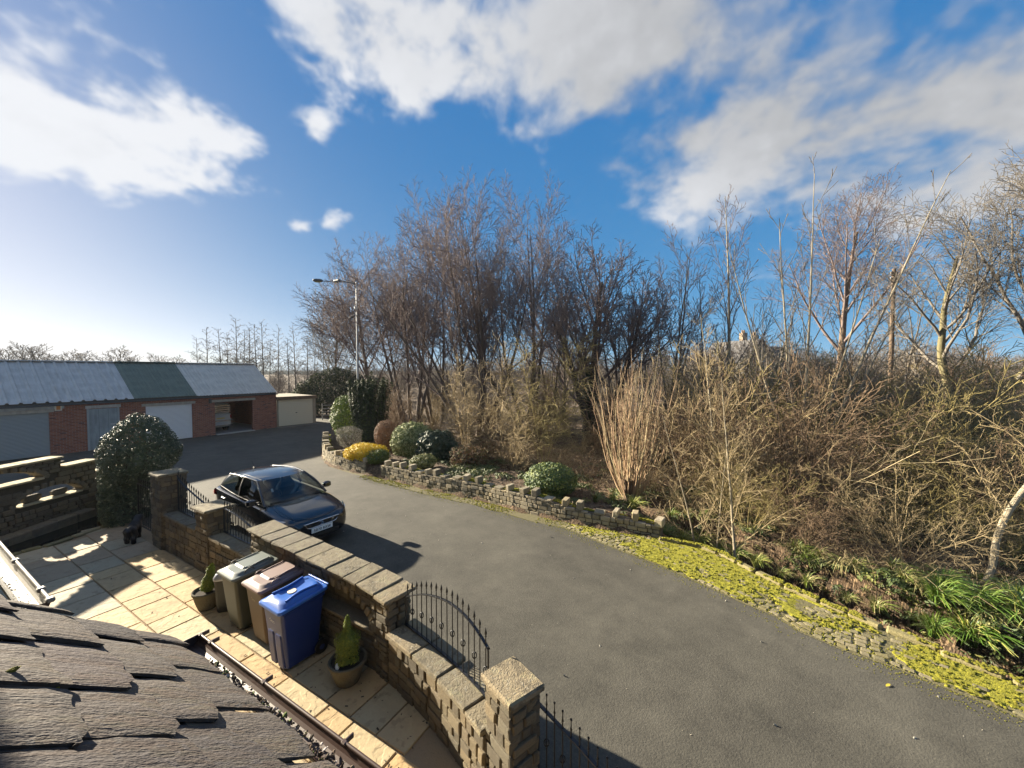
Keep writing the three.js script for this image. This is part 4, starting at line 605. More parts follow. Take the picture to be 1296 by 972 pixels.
// ---------------------------------------------------------------- street lamp
{
  const X = -10.35, Z = 26, o = thing('street_lamp', 'tall steel street lamp with two lantern arms above the dark yew', 'street lamp', V(X, 0, Z)), steel = std(.40, .41, .42, .45, { metalness: .4 });
  part('column', new Tubes().add([[0, 0, 0], [0, 1.6, 0], [0, 1.62, 0], [0, 10.3, 0], [0, 10.31, 0]], [.11, .11, .08, .055, .001], 12).geo(), steel, o);
  const arm = (dx, dz, dy) => { part('arm', new Tubes().add([[0, 10.15, 0], [dx * .3, 10.25 + dy * .3, dz * .3], [dx, 10.25 + dy, dz]], [.035, .03, .028], 8).geo(), std(.10, .105, .11, .5), o); const h = part('lantern', loftRR([{ y: -.07, w: .50, d: .17 }, { y: 0, w: .62, d: .24 }, { y: .08, w: .56, d: .2 }, { y: .12, w: .3, d: .1 }], .07), std(.075, .08, .085, .5), o); h.position.set(dx * 1.12, 10.25 + dy, dz * 1.12); h.rotation.y = Math.atan2(-dz, dx); const b = part('bowl', loftRR([{ y: -.11, w: .3, d: .1 }, { y: -.06, w: .42, d: .15 }], .05), std(.45, .40, .16, .3), h); h.updateMatrix(); };
  arm(-2.05, .5, .0); arm(-1.55, -.9, .34);
  part('sensor_box', chamfer(.22, .26, .2, .03), std(.6, .6, .58, .5), o).position.set(0, 8.55, .1); const cam = part('camera_housing', chamfer(.42, .13, .15, .03), std(.07, .07, .075, .5), o); cam.position.set(-.26, 7.95, .16); cam.rotation.z = .5; const cam2 = part('camera_housing', chamfer(.2, .1, .1, .02), std(.07, .07, .075, .5), o); cam2.position.set(.15, 8.1, .08);
}
// ---------------------------------------------------------------- the parked car
function patch3(R, n = 10) { const L = t => [2 * (t - .5) * (t - 1), -4 * t * (t - 1), 2 * t * (t - .5)], p = [], uv = [], idx = []; for (let j = 0; j <= n; j++) for (let i = 0; i <= n; i++) { const a = L(i / n), b = L(j / n), q = [0, 0, 0]; for (let r = 0; r < 3; r++) for (let c = 0; c < 3; c++) for (let k = 0; k < 3; k++) q[k] += b[r] * a[c] * R[r][c][k]; p.push(...q); uv.push(i / n, j / n); if (i && j) { const m = n + 1, o = (j - 1) * m + i - 1; idx.push(o, o + 1, o + m, o + 1, o + m + 1, o + m); } } const g = new THREE.BufferGeometry(); g.setAttribute('position', new THREE.Float32BufferAttribute(p, 3)); g.setAttribute('uv', new THREE.Float32BufferAttribute(uv, 2)); g.setIndex(idx); g.computeVertexNormals(); return g; }
const flipZ = R => R.map(r => r.map(([x, y, z]) => [x, y, -z]));
function curveTube(pts, r, sides = 6, n = 12) { const c = new THREE.CatmullRomCurve3(pts.map(p => new THREE.Vector3(...p))); return tube(c.getPoints(n).map(v => v.toArray()), r, sides); }
{
  const h = [.835, -.55], fx = -4.78, fz = 9.62, car = thing('hatchback_car', 'dark navy hatchback parked on the drive behind the stone wall', 'car', V(fx - h[0] * 2.13, 0, fz - h[1] * 2.13), turnOf(...h)); car.scale.setScalar(1.04);
  const paint = phys(.004, .006, .012, .2, { metalness: .2, clearcoat: 1, clearcoatRoughness: .03 }), black = std(.012, .012, .013, .6), chrome = std(.75, .76, .78, .12, { metalness: 1 }), tint = phys(.55, .62, .62, .01, { transmission: 1, thickness: 0, ior: 1.5, side: THREE.DoubleSide }), dark = std(.02, .02, .022, .8), sideTint = phys(.16, .18, .18, .01, { transmission: 1, thickness: 0, ior: 1.5, side: THREE.DoubleSide });
  const X = [2.035, 2.0, 1.93, 1.80, 1.55, 1.2, .95, .5, -.3, -1.0, -1.5, -1.8, -1.96, -2.03], Wd = [.52, .62, .71, .79, .845, .875, .885, .89, .892, .89, .88, .845, .77, .64], Yb = [.32, .25, .21, .19, .18, .18, .18, .18, .18, .19, .2, .23, .28, .36], Ys = [.585, .63, .68, .735, .79, .85, .885, .915, .945, .97, .985, .985, .96, .90], Yt = [.60, .655, .71, .775, .845, .915, .955, .97, .98, .99, 1.0, 1.0, .975, .91];
  const cr = (A, t) => { const i = Math.floor(t), f = t - i, a = A[Math.max(0, i - 1)], b = A[i], c = A[Math.min(A.length - 1, i + 1)], d = A[Math.min(A.length - 1, i + 2)]; return .5 * (2 * b + (c - a) * f + (2 * a - 5 * b + 4 * c - d) * f * f + (3 * b - a - 3 * c + d) * f * f * f); };
  const secs = 39, ringN = 17, pos = [], idx = []; let cnt = 0;
  for (let k = 0; k <= secs; k++) { const t = k / secs * (X.length - 1), x = cr(X, t), w = cr(Wd, t), yb = cr(Yb, t), ys = cr(Ys, t), yt = cr(Yt, t), hood = smooth(.6, 1.0, x) * smooth(2.0, 1.7, x);
    const half = [[0, yb], [w * .78, yb], [w * .95, yb + .06], [w * .995, lerp(yb, ys, .38)], [w, lerp(yb, ys, .6)], [w * .985, ys - .10], [w * .95, ys - .03], [w * .86, ys + .008], [w * .60, lerp(ys, yt, .62) + .012 * hood], [w * .52, lerp(ys, yt, .70) + .004 * hood], [0, yt]];
    const loop = [...half, ...half.slice(1, -1).reverse().map(([z, y]) => [-z, y])]; if (!k) cnt = loop.length; for (const [z, y] of loop) pos.push(x, y, z); if (k) for (let s = 0; s < cnt; s++) { const a = (k - 1) * cnt + s, b = (k - 1) * cnt + (s + 1) % cnt; idx.push(a, b, a + cnt, b, b + cnt, a + cnt); } }
  for (const [k, f] of [[0, 0], [secs, 1]]) { const c = pos.length / 3, x = pos[k * cnt * 3], ym = (pos[k * cnt * 3 + 1] + pos[(k * cnt + 10) * 3 + 1]) / 2; pos.push(x, ym, 0); for (let s = 0; s < cnt; s++) { const a = k * cnt + s, b = k * cnt + (s + 1) % cnt; f ? idx.push(c, a, b) : idx.push(c, b, a); } }
  let bg = new THREE.BufferGeometry(); bg.setAttribute('position', new THREE.Float32BufferAttribute(pos, 3)); bg.setIndex(idx); bg.computeVertexNormals(); bg.setAttribute('uv', new THREE.Float32BufferAttribute(new Float32Array(pos.length / 3 * 2), 2));
  { const ev = new Evaluator(); ev.useGroups = false; let br = new Brush(bg); br.updateMatrixWorld(); for (const [wx, s] of [[1.27, 1], [1.27, -1], [-1.29, 1], [-1.29, -1]]) { const c = new Brush(new THREE.CylinderGeometry(.345, .345, .5, 32).rotateX(Math.PI / 2).translate(wx, .315, s * .80)); c.updateMatrixWorld(); br = ev.evaluate(br, c, SUBTRACTION); } bg = creased(br.geometry.index ? br.geometry.toNonIndexed() : br.geometry, .55); }
  part('body', bg, paint, car);
  const ws = [[[.88, .945, -.76], [1.18, .945, 0], [.88, .945, .76]], [[.55, 1.20, -.68], [.78, 1.21, 0], [.55, 1.20, .68]], [[.16, 1.40, -.58], [.32, 1.42, 0], [.16, 1.40, .58]]];
  part('windscreen', patch3(ws), tint, car);
  part('roof', patch3([ws[2], [[-.6, 1.435, -.61], [-.55, 1.472, 0], [-.6, 1.435, .61]], [[-1.52, 1.345, -.55], [-1.66, 1.375, 0], [-1.52, 1.345, .55]]], 12), paint, car);
  part('rear_window', patch3([[[-1.52, 1.345, -.55], [-1.66, 1.375, 0], [-1.52, 1.345, .55]], [[-1.72, 1.19, -.61], [-1.83, 1.21, 0], [-1.72, 1.19, .61]], [[-1.86, 1.0, -.66], [-1.97, 1.0, 0], [-1.86, 1.0, .66]]]), tint, car);
  for (const s of [1, -1]) {
    const F = R => s > 0 ? R : flipZ(R), z = q => q.map(([a, b, c]) => [a, b, c * s]);
    const side = [[[.84, .95, .775], [-.4, .985, .81], [-1.55, 1.05, .77]], [[.52, 1.19, .70], [-.45, 1.225, .725], [-1.50, 1.21, .67]], [[.12, 1.38, .61], [-.5, 1.405, .63], [-1.42, 1.335, .575]]];
    part('side_window', patch3(F(side)), sideTint, car);
    part('rear_pillar', patch3(F([[[-1.55, 1.05, .77], [-1.73, 1.02, .735], [-1.88, .99, .665]], [[-1.50, 1.21, .67], [-1.61, 1.20, .655], [-1.73, 1.19, .615]], [[-1.42, 1.335, .575], [-1.48, 1.345, .56], [-1.54, 1.35, .545]]])), paint, car);
    part('front_pillar', curveTube(z([[.93, .93, .77], [.55, 1.20, .695], [.15, 1.398, .595]]), .030, 8), paint, car);
    part('roof_rail', curveTube(z([[.15, 1.398, .595], [-.5, 1.425, .625], [-1.53, 1.345, .555]]), .026, 8), paint, car);
    part('door_pillar', curveTube(z([[-.38, .975, .79], [-.45, 1.2, .72], [-.52, 1.385, .615]]), .03, 6), black, car);
    part('window_trim', curveTube(z([[.86, .952, .785], [-.4, .985, .818], [-1.57, 1.055, .77]]), .010, 5), black, car);
    const m = part('wing_mirror', loftRR([{ y: 0, w: .10, d: .16 }, { y: .03, w: .16, d: .21 }, { y: .12, w: .15, d: .20 }, { y: .145, w: .08, d: .12 }], .05), paint, car); m.position.set(.66, .97, s * .96); const st = part('mirror_arm', chamfer(.07, .04, .16, .012), black, m); st.position.set(.0, .03, -s * .10);
    const hl = [[[1.975, .60, .45], [1.90, .615, .66], [1.70, .665, .815]], [[1.965, .645, .45], [1.87, .675, .67], [1.63, .73, .845]], [[1.93, .69, .45], [1.80, .735, .68], [1.54, .785, .835]]];
    const lamp = part('headlight', patch3(F(hl)), phys(.35, .37, .40, .05, { metalness: .5, clearcoat: 1, clearcoatRoughness: .02 }), car); part('light_strip', curveTube(z([[1.985, .625, .46], [1.905, .645, .66], [1.70, .70, .835]]), .009, 5), std(.8, .8, .82, .2), lamp);
    const tl = part('tail_light', patch3(F([[[-1.75, .78, .88], [-1.9, .78, .81], [-2.0, .79, .62]], [[-1.72, .86, .885], [-1.89, .86, .82], [-2.0, .87, .62]], [[-1.74, .93, .87], [-1.88, .94, .80], [-1.98, .94, .62]]])), phys(.55, .02, .015, .12, { clearcoat: 1 }), car);
    part('door_handle', chamfer(.2, .025, .03, .008).translate(0, 0, 0), paint, car).position.set(-.28, .80, s * .895); part('door_handle', chamfer(.2, .025, .03, .008), paint, car).position.set(-1.12, .83, s * .89);
    for (const wx of [1.27, -1.29]) { const w = part('wheel', new THREE.TorusGeometry(.245, .085, 10, 28), black, car); w.position.set(wx, .315, s * .78); w.scale.z = 1.25; const rim = part('rim', (() => { const g = [new THREE.CylinderGeometry(.205, .205, .12, 24, 1, true).rotateX(Math.PI / 2)]; for (let k = 0; k < 5; k++) g.push(new THREE.BoxGeometry(.05, .20, .03).translate(0, .1, s * .04).rotateZ(k * Math.PI * .4)); g.push(new THREE.CylinderGeometry(.05, .05, .1, 12).rotateX(Math.PI / 2)); return mergeGeometries(g.map(q => q.toNonIndexed())); })(), std(.42, .43, .44, .3, { metalness: .8 }), w); part('brake_disc', new THREE.CylinderGeometry(.15, .15, .03, 20).rotateX(Math.PI / 2), std(.08, .08, .08, .6), w); }
    part('bonnet_gap', curveTube(z([[1.12, .935, .66], [1.5, .872, .66], [1.86, .752, .56]]), .0055, 4), black, car);
    part('roof_strip', curveTube(z([[.16, 1.415, .50], [-.5, 1.447, .535], [-1.48, 1.362, .47]]), .007, 4), black, car);
  }
  // front: grille with chrome frame, emblem, plate, lower intake
  const gs = [[-.43, .625], [.43, .625], [.36, .525], [.30, .505], [-.30, .505], [-.36, .525]];
  const grille = part('grille', new THREE.ExtrudeGeometry(new THREE.Shape(gs.map(q => new THREE.Vector2(...q))), { depth: .05, bevelEnabled: false }).rotateY(Math.PI / 2).translate(1.998, 0, 0), std(.008, .008, .009, .5), car);
  part('grille_frame', tube([...gs, gs[0]].map(([z, y]) => [2.052, y, -z]), .011, 6), chrome, grille);
  { const b = [[-.045, .035, .09, .018], [-.033, .02, .024, .045], [0, 0, .075, .018], [.033, -.02, .024, .04], [-.008, -.038, .085, .018]]; part('emblem', mergeGeometries(b.map(([z, y, w, hh]) => chamfer(.014, hh, w, .004).translate(2.056, .563 + y, -z * .6))), chrome, grille); part('badge', chamfer(.008, .022, .05, .003).translate(2.053, .585, -.27), chrome, grille); }
  const cv = document.createElement('canvas'); cv.width = 520; cv.height = 112; const cx = cv.getContext('2d'); cx.fillStyle = '#f4f4f0'; cx.fillRect(0, 0, 520, 112); cx.fillStyle = '#101014'; cx.font = 'bold 92px sans-serif'; cx.textAlign = 'center'; cx.textBaseline = 'middle'; cx.save(); cx.translate(260, 60); cx.scale(.92, 1); cx.fillText('SD70 MXW', 0, 0); cx.restore();
  const pt = new THREE.CanvasTexture(cv); pt.colorSpace = THREE.SRGBColorSpace; const pl = part('number_plate', chamfer(.012, .118, .53, .004), std(.75, .75, .73, .5), car); pl.position.set(2.052, .430, 0); const face = part('plate_print', new THREE.PlaneGeometry(.515, .108).rotateY(Math.PI / 2), std(1, 1, 1, .45, { map: pt }), pl); face.position.x = .009;
  part('lower_intake', chamfer(.03, .10, .9, .02), std(.008, .008, .009, .6), car).position.set(2.022, .30, 0);
  part('bumper_splitter', patch3([[[1.9, .23, -.66], [2.08, .235, 0], [1.9, .23, .66]], [[1.92, .215, -.67], [2.1, .22, 0], [1.92, .215, .67]], [[1.85, .20, -.66], [2.0, .2, 0], [1.85, .20, .66]]]), black, car);
  part('bonnet_seam', curveTube([[1.88, .752, -.56], [1.985, .70, 0], [1.88, .752, .56]], .005, 4), black, car);
  part('wiper', mergeGeometries([curveTube([[1.14, .975, .05], [1.04, 1.0, .38], [.94, 1.0, .66]], .008, 4), curveTube([[1.0, .985, -.55], [1.08, 1.0, -.2], [1.10, 1.0, .02]], .008, 4)]), black, car);
  part('aerial', tube([[-1.42, 1.42, 0], [-1.56, 1.60, 0]], [.008, .004], 6), black, car); part('aerial_base', chamfer(.09, .025, .05, .01), black, car).position.set(-1.41, 1.425, 0);
  // inside
  part('dashboard', chamfer(.42, .16, 1.30, .05), std(.018, .018, .02, .8), car).position.set(.72, .90, 0); part('cabin_floor', chamfer(2.3, .05, 1.35, .01), dark, car).position.set(-.5, .62, 0); part('steering_wheel', new THREE.TorusGeometry(.18, .014, 8, 24).rotateY(Math.PI / 2).rotateZ(.5).translate(.42, .98, .34), dark, car);
  for (const [x, z] of [[-.25, .36], [-.25, -.36], [-1.1, .36], [-1.1, -.36]]) { const s = part('seat', loftRR([{ y: 0, w: .14, d: .46 }, { y: .35, w: .13, d: .44, x: -.08 }, { y: .5, w: .1, d: .26, x: -.11 }, { y: .62, w: .09, d: .22, x: -.13 }], .05), std(.03, .03, .034, .9), car); s.position.set(x, .68, z); }
  part('interior_mirror', chamfer(.03, .07, .22, .012), dark, car).position.set(.34, 1.32, 0); part('parking_disc', new THREE.PlaneGeometry(.05, .09).rotateY(Math.PI / 2).rotateZ(.55), std(.7, .7, .7, .6, { side: THREE.DoubleSide }), car).position.set(.54, 1.19, .42);
}
// ---------------------------------------------------------------- wheeled bins
function binBody(parent, mat, panel) {
  const g = loftRR([{ y: .03, w: .40, d: .46, r: .05, z: -.01 }, { y: .05, w: .43, d: .49, r: .05, z: -.01 }, { y: .30, w: .455, d: .535, r: .05 }, { y: .88, w: .515, d: .645, r: .045 }, { y: .90, w: .545, d: .685, r: .045 }, { y: .945, w: .55, d: .69, r: .045, tilt: -.04 }], .05, 5); part('body', creased(g, .5), mat, parent);
  if (panel) for (const x of [-.10, .10]) { const r = part('front_rib', loftRR([{ y: .06, w: .155, d: .06, r: .02, z: .235 }, { y: .40, w: .165, d: .06, r: .02, z: .268 }, { y: .52, w: .165, d: .05, r: .02, z: .278 }, { y: .56, w: .12, d: .03, r: .014, z: .285 }], .02, 4), mat, parent); r.position.x = x; }
  for (const s of [-1, 1]) { const w = part('wheel', new THREE.CylinderGeometry(.10, .10, .05, 20).rotateZ(Math.PI / 2), std(.015, .015, .015, .8), parent); w.position.set(s * .235, .10, -.27); part('hub', new THREE.CylinderGeometry(.04, .04, .06, 12).rotateZ(Math.PI / 2), mat, w); }
}
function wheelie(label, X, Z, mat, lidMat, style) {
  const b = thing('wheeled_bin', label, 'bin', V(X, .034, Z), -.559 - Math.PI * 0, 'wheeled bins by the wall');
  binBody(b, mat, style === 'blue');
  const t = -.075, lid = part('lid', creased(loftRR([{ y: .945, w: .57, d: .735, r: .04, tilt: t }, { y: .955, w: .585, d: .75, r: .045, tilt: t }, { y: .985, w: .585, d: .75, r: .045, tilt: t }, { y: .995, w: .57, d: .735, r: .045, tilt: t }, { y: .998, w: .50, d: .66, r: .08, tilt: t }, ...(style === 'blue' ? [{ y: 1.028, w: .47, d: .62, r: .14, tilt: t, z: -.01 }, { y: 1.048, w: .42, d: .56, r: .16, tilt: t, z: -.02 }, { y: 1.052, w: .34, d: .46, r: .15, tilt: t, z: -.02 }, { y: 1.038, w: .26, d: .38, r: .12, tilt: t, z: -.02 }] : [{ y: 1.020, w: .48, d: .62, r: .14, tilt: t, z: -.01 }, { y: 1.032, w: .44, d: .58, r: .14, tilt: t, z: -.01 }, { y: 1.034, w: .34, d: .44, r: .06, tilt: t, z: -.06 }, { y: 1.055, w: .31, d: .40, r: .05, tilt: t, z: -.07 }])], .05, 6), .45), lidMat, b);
  if (style === 'blue') { const s = part('round_sticker', new THREE.CylinderGeometry(.062, .062, .004, 20), std(.62, .56, .44, .7), lid); s.position.set(-.01, 1.041, .03); s.rotation.x = -t * .9; for (const x of [-.19, .19]) part('lid_ridge', curveTube([[x, 1.035, .22], [x * .8, 1.062, 0], [x, 1.075, -.24]], .018, 6), lidMat, lid); part('lid_boss', new THREE.CylinderGeometry(.03, .034, .01, 14).translate(-.13, 1.07, -.26), lidMat, lid); }
  else { for (const x of [-.2, .2]) part('lid_ridge', curveTube([[x, 1.035, .10], [x * .93, 1.058, -.08], [x * .93, 1.072, -.24]], .014, 6), lidMat, lid); for (const x of [-.255, .255]) part('grab_handle', curveTube([[x, 1.0, .17], [x, 1.035, .15], [x, 1.04, .05], [x, 1.01, .03]], .009, 6), style === 'grey' ? std(.02, .022, .022, .6) : lidMat, lid); }
  part('hinge_bar', rod([-.26, 1.03, -.385], [.26, 1.03, -.385], .016, 8), lidMat, b); for (const x of [-.24, .24]) part('handle_arm', rod([x, .95, -.33], [x, 1.03, -.385], .014, 6), mat, b);
  // moulded maker's oval and print on the front panel
  const cv = document.createElement('canvas'); cv.width = 256; cv.height = 128; const c = cv.getContext('2d'); c.clearRect(0, 0, 256, 128); c.strokeStyle = '#fff'; c.fillStyle = '#fff'; c.lineWidth = 7; c.beginPath(); c.ellipse(84, 48, 40, 28, -.2, 0, 5.2); c.stroke(); c.lineWidth = 6; c.beginPath(); c.moveTo(112, 70); for (let i = 0; i < 11; i++) c.quadraticCurveTo(118 + i * 11, i % 2 ? 82 : 44, 123 + i * 11, 66); c.stroke(); c.beginPath(); c.moveTo(70, 92); c.lineTo(236, 98); c.stroke();
  const d = c.getImageData(0, 0, 256, 128), px = new Uint8Array(256 * 128 * 4); for (let j = 0; j < 128; j++) for (let i = 0; i < 256; i++) { const v = d.data[(j * 256 + i) * 4 + 3]; const o = ((127 - j) * 256 + i) * 4; px[o] = px[o + 1] = px[o + 2] = v; px[o + 3] = 255; }
  const at = new THREE.DataTexture(px, 256, 128); at.magFilter = at.minFilter = THREE.LinearFilter; at.needsUpdate = true;
  if (style !== 'grey') { const p = part('front_print', new THREE.PlaneGeometry(.17, .085), std(.55, .57, .62, .6, { alphaMap: at, transparent: true }), b); p.position.set(-.03, .735, .3135); p.rotation.x = .094; if (style === 'brown') { p.material.color.setRGB(.34, .27, .2); } }
  return b;
}
{
  const bp = (X, Z) => [X + .53 * .30, Z + .848 * .30];                    // from the middle of the lid's front edge back to the bin's middle
  const plastic = (r, g, b, rough) => phys(r, g, b, rough, { map: T.weather, bumpMap: T.fineBump, bumpScale: .0012 });
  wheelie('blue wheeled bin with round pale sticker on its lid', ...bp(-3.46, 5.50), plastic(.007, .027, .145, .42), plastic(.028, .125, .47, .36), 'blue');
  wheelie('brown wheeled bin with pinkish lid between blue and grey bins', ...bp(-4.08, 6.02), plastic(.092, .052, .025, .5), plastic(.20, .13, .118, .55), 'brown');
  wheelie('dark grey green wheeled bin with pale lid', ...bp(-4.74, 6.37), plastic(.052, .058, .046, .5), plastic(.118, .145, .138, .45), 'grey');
}
{ // small swing bin
  const X = -5.32, Z = 6.78, o = thing('small_bin', 'small black bin with silver domed lid beside the grey wheeled bin', 'bin', V(X + .10, .034, Z + .18), .3), bm = phys(.012, .013, .017, .4);
  part('body', creased(loftRR([{ y: 0, w: .26, d: .22, r: .06 }, { y: .03, w: .28, d: .24, r: .06 }, { y: .58, w: .34, d: .29, r: .07 }, { y: .60, w: .35, d: .30, r: .07 }], .06, 5), .5), bm, o);
  part('lid', creased(loftRR([{ y: .60, w: .36, d: .31, r: .08 }, { y: .64, w: .36, d: .31, r: .08 }, { y: .70, w: .31, d: .26, r: .09 }, { y: .735, w: .22, d: .17, r: .08 }, { y: .745, w: .1, d: .08, r: .03 }], .06, 6), .6), phys(.40, .42, .46, .3, { metalness: .5 }), o);
  part('label_tag', new THREE.PlaneGeometry(.06, .05), std(.5, .5, .5, .6), o).position.set(.03, .52, .146);
}
// ---------------------------------------------------------------- leafy things
function leafGeo(list, w, l, fold = .25) { // list of [pos, normal-ish direction, size]; each leaf two folded triangles
  const p = new Float32Array(list.length * 12), nrm = new Float32Array(list.length * 12), idx = new Uint32Array(list.length * 6), a = new THREE.Vector3(), b = new THREE.Vector3(), c = new THREE.Vector3(), up = new THREE.Vector3();
  list.forEach(([q, n, s, sp], i) => { up.set(Math.sin(sp), Math.cos(sp * 1.7), Math.sin(sp * 2.3 + 1)); a.crossVectors(n, up).normalize(); b.crossVectors(n, a).normalize(); const L = l * s, W = w * s; const set = (k, x, y, z) => { p[i * 12 + k * 3] = x; p[i * 12 + k * 3 + 1] = y; p[i * 12 + k * 3 + 2] = z; nrm[i * 12 + k * 3] = n.x; nrm[i * 12 + k * 3 + 1] = n.y; nrm[i * 12 + k * 3 + 2] = n.z; };
    set(0, q.x - a.x * L, q.y - a.y * L, q.z - a.z * L); set(1, q.x + b.x * W + n.x * fold * W, q.y + b.y * W + n.y * fold * W, q.z + b.z * W + n.z * fold * W); set(2, q.x + a.x * L, q.y + a.y * L, q.z + a.z * L); set(3, q.x - b.x * W + n.x * fold * W, q.y - b.y * W + n.y * fold * W, q.z - b.z * W + n.z * fold * W);
    const o = i * 4; idx.set([o, o + 1, o + 2, o, o + 2, o + 3], i * 6); });
  const g = new THREE.BufferGeometry(); g.setAttribute('position', new THREE.BufferAttribute(p, 3)); g.setAttribute('normal', new THREE.BufferAttribute(nrm, 3)); g.setIndex(new THREE.BufferAttribute(idx, 1)); const gg = g.toNonIndexed(); gg.computeVertexNormals(); return gg;
}
// leaves through the outer shell of a shape given by inside(p) and a bounding box
function shellLeaves(n, box, inside, depth, rng, sizeVar = .5, spread = .9) {
  const out = [], q = new THREE.Vector3(), e = .06; let tries = 0;
  while (out.length < n && tries++ < n * 60) { q.set(lerp(box[0], box[1], rng()), lerp(box[2], box[3], rng()), lerp(box[4], box[5], rng())); const v = inside(q); if (v < 0 || v > depth * (.25 + .75 * rng())) continue; const nx = inside(new THREE.Vector3(q.x + e, q.y, q.z)) - v, ny = inside(new THREE.Vector3(q.x, q.y + e, q.z)) - v, nz = inside(new THREE.Vector3(q.x, q.y, q.z + e)) - v; const d = new THREE.Vector3(-nx, -ny, -nz).normalize(); d.x += (rng() - .5) * spread * 1.6; d.y += (rng() - .5) * spread * 1.6 + .25; d.z += (rng() - .5) * spread * 1.6; d.normalize(); out.push([q.clone(), d, 1 - sizeVar / 2 + rng() * sizeVar, rng() * 20]); }
  return out;
}
// rounded shrub: lumpy ellipsoid of leaves over a dark twiggy heart
function roundShrub(name, label, X, Z, y0, rx, ry, rz, n, leaf, mats, seed, o = {}) {
  const rng = rngOf(seed), t = thing(name, label, o.cat || 'shrub', V(X, y0, Z)), cy = o.cy ?? ry * .96;
  const inside = p => { const x = p.x / rx, y = (p.y - cy) / ry, z = p.z / rz, r = Math.hypot(x, y, z) || 1e-3, lump = 1 + (o.lump ?? .16) * (fbm(x / r * 2.1 + seed, y / r * 2.1, z / r * 2.1, 3) - .5) * 2; if (p.y < .02) return -1; return (lump - r) * Math.min(rx, ry, rz); };
  const L = shellLeaves(n, [-rx * 1.25, rx * 1.25, 0, cy + ry * 1.25, -rz * 1.25, rz * 1.25], inside, o.depth ?? .22, rng, .6, o.spread ?? .9);
  const k = mats.length, sets = mats.map(() => []); for (const q of L) sets[Math.min(k - 1, Math.floor(rng() * k))].push(q);
  sets.forEach((s, i) => part('foliage', leafGeo(s, leaf[0], leaf[1]), mats[i], t));
  const tb = new Tubes(); for (let i = 0; i < 26; i++) { const a = rng() * 6.28, r = Math.sqrt(rng()) * .75, hh = cy + ry * .5 * (rng()); tb.add([[(rng() - .5) * .14 * rx, 0, (rng() - .5) * .14 * rz], [Math.cos(a) * rx * r * .5, hh * .5, Math.sin(a) * rz * r * .5], [Math.cos(a) * rx * r, hh, Math.sin(a) * rz * r]], [.02, .014, .005], 4); }
  part('stems', tb.geo(), M.barkDark, t); return t;
}
// conifer in a stone pot
function potted(label, X, Z, r, h, potH, seed, tilt) {
  const pot = thing('plant_pot', label[0], 'plant pot', V(X, .034, Z)), rng = rngOf(seed), stone = std(.115, .105, .078, .95, { map: T.rock, bumpMap: T.rockBump, bumpScale: .012 });
  const prof = [[.0001, 0], [r * .62, 0], [r * .66, .02], [r * .84, potH * .45], [r * .96, potH * .78], [r * 1.04, potH * .86], [r * 1.06, potH * .97], [r * 1.0, potH], [r * .9, potH * .97], [r * .86, potH * .86], [.0001, potH * .84]];
  const g = new THREE.LatheGeometry(prof.map(q => new THREE.Vector2(...q)), 28); const p = g.attributes.position; for (let i = 0; i < p.count; i++) { const k = 1 + .03 * (n3(p.getX(i) * 14, p.getY(i) * 14, p.getZ(i) * 14) - .5); p.setXYZ(i, p.getX(i) * k, p.getY(i), p.getZ(i) * k); } part('pot', boxUV(g), stone, pot); pot.children[0].geometry = creased(pot.children[0].geometry, .9);
  part('soil', new THREE.CylinderGeometry(r * .86, r * .86, .02, 20).translate(0, potH * .88, 0), std(.03, .022, .016, 1), pot);
  const c = thing('dwarf_conifer', label[1], 'conifer', V(X, .034 + potH * .88, Z)), L = []; c.rotation.z = tilt;
  for (let i = 0; i < 5200; i++) { const f = Math.pow(rng(), .8), y = f * h, lob = .55 + .9 * n3(y * 9, seed, 2), a0 = rng() * 6.283, rr = h * .36 * (.7 + .6 * n3(Math.cos(a0) * 2.2 + 5, y * 8, Math.sin(a0) * 2.2)) * Math.pow(1 - f, .75) * lob * Math.min(1, (f + .06) * 6), a = a0, k = Math.sqrt(.25 + .75 * rng()), d = new THREE.Vector3(Math.cos(a), .3 + rng() * .5, Math.sin(a)); d.x += (rng() - .5); d.z += (rng() - .5); L.push([new THREE.Vector3(Math.cos(a) * rr * k, y + .02, Math.sin(a) * rr * k), d.normalize(), .6 + rng() * .8, rng() * 20]); }
  part('foliage', leafGeo(L.filter((_, i) => i % 3), .008, .024), leafM(.15, .20, .018, .7, .3), c); part('foliage', leafGeo(L.filter((_, i) => i % 3 === 0), .007, .020), leafM(.27, .30, .025, .7, .3), c); part('stem', tube([[0, -.04, 0], [0, h * .9, 0]], [.012, .003], 5), M.barkDark, c);
  return { pot, c };
}
{
  const [X, Z] = G(434, 868, .034); const q = potted(['weathered stone pot standing beside the blue bin', 'small green conifer in the pot beside the blue bin'], X + .03, Z + .10, .245, .62, .32, 201, 0);
  const s = thing('shell_ornament', 'white shell like ornament lying in the stone pot', 'ornament', V(X - .05, .034 + .31, Z - .05)); part('shell', (() => { const g = new THREE.SphereGeometry(.05, 12, 8, 0, 6.283, 0, 1.6); g.scale(.6, .5, 1.1); return g; })(), std(.7, .68, .6, .5), s); s.rotation.set(.2, .5, .3);
  const X2 = -5.62, Z2 = 7.0; potted(['dark stone pot standing beside the small black bin', 'bright yellow green conifer leaning from the dark pot'], X2, Z2, .22, .50, .34, 202, -.2);
}
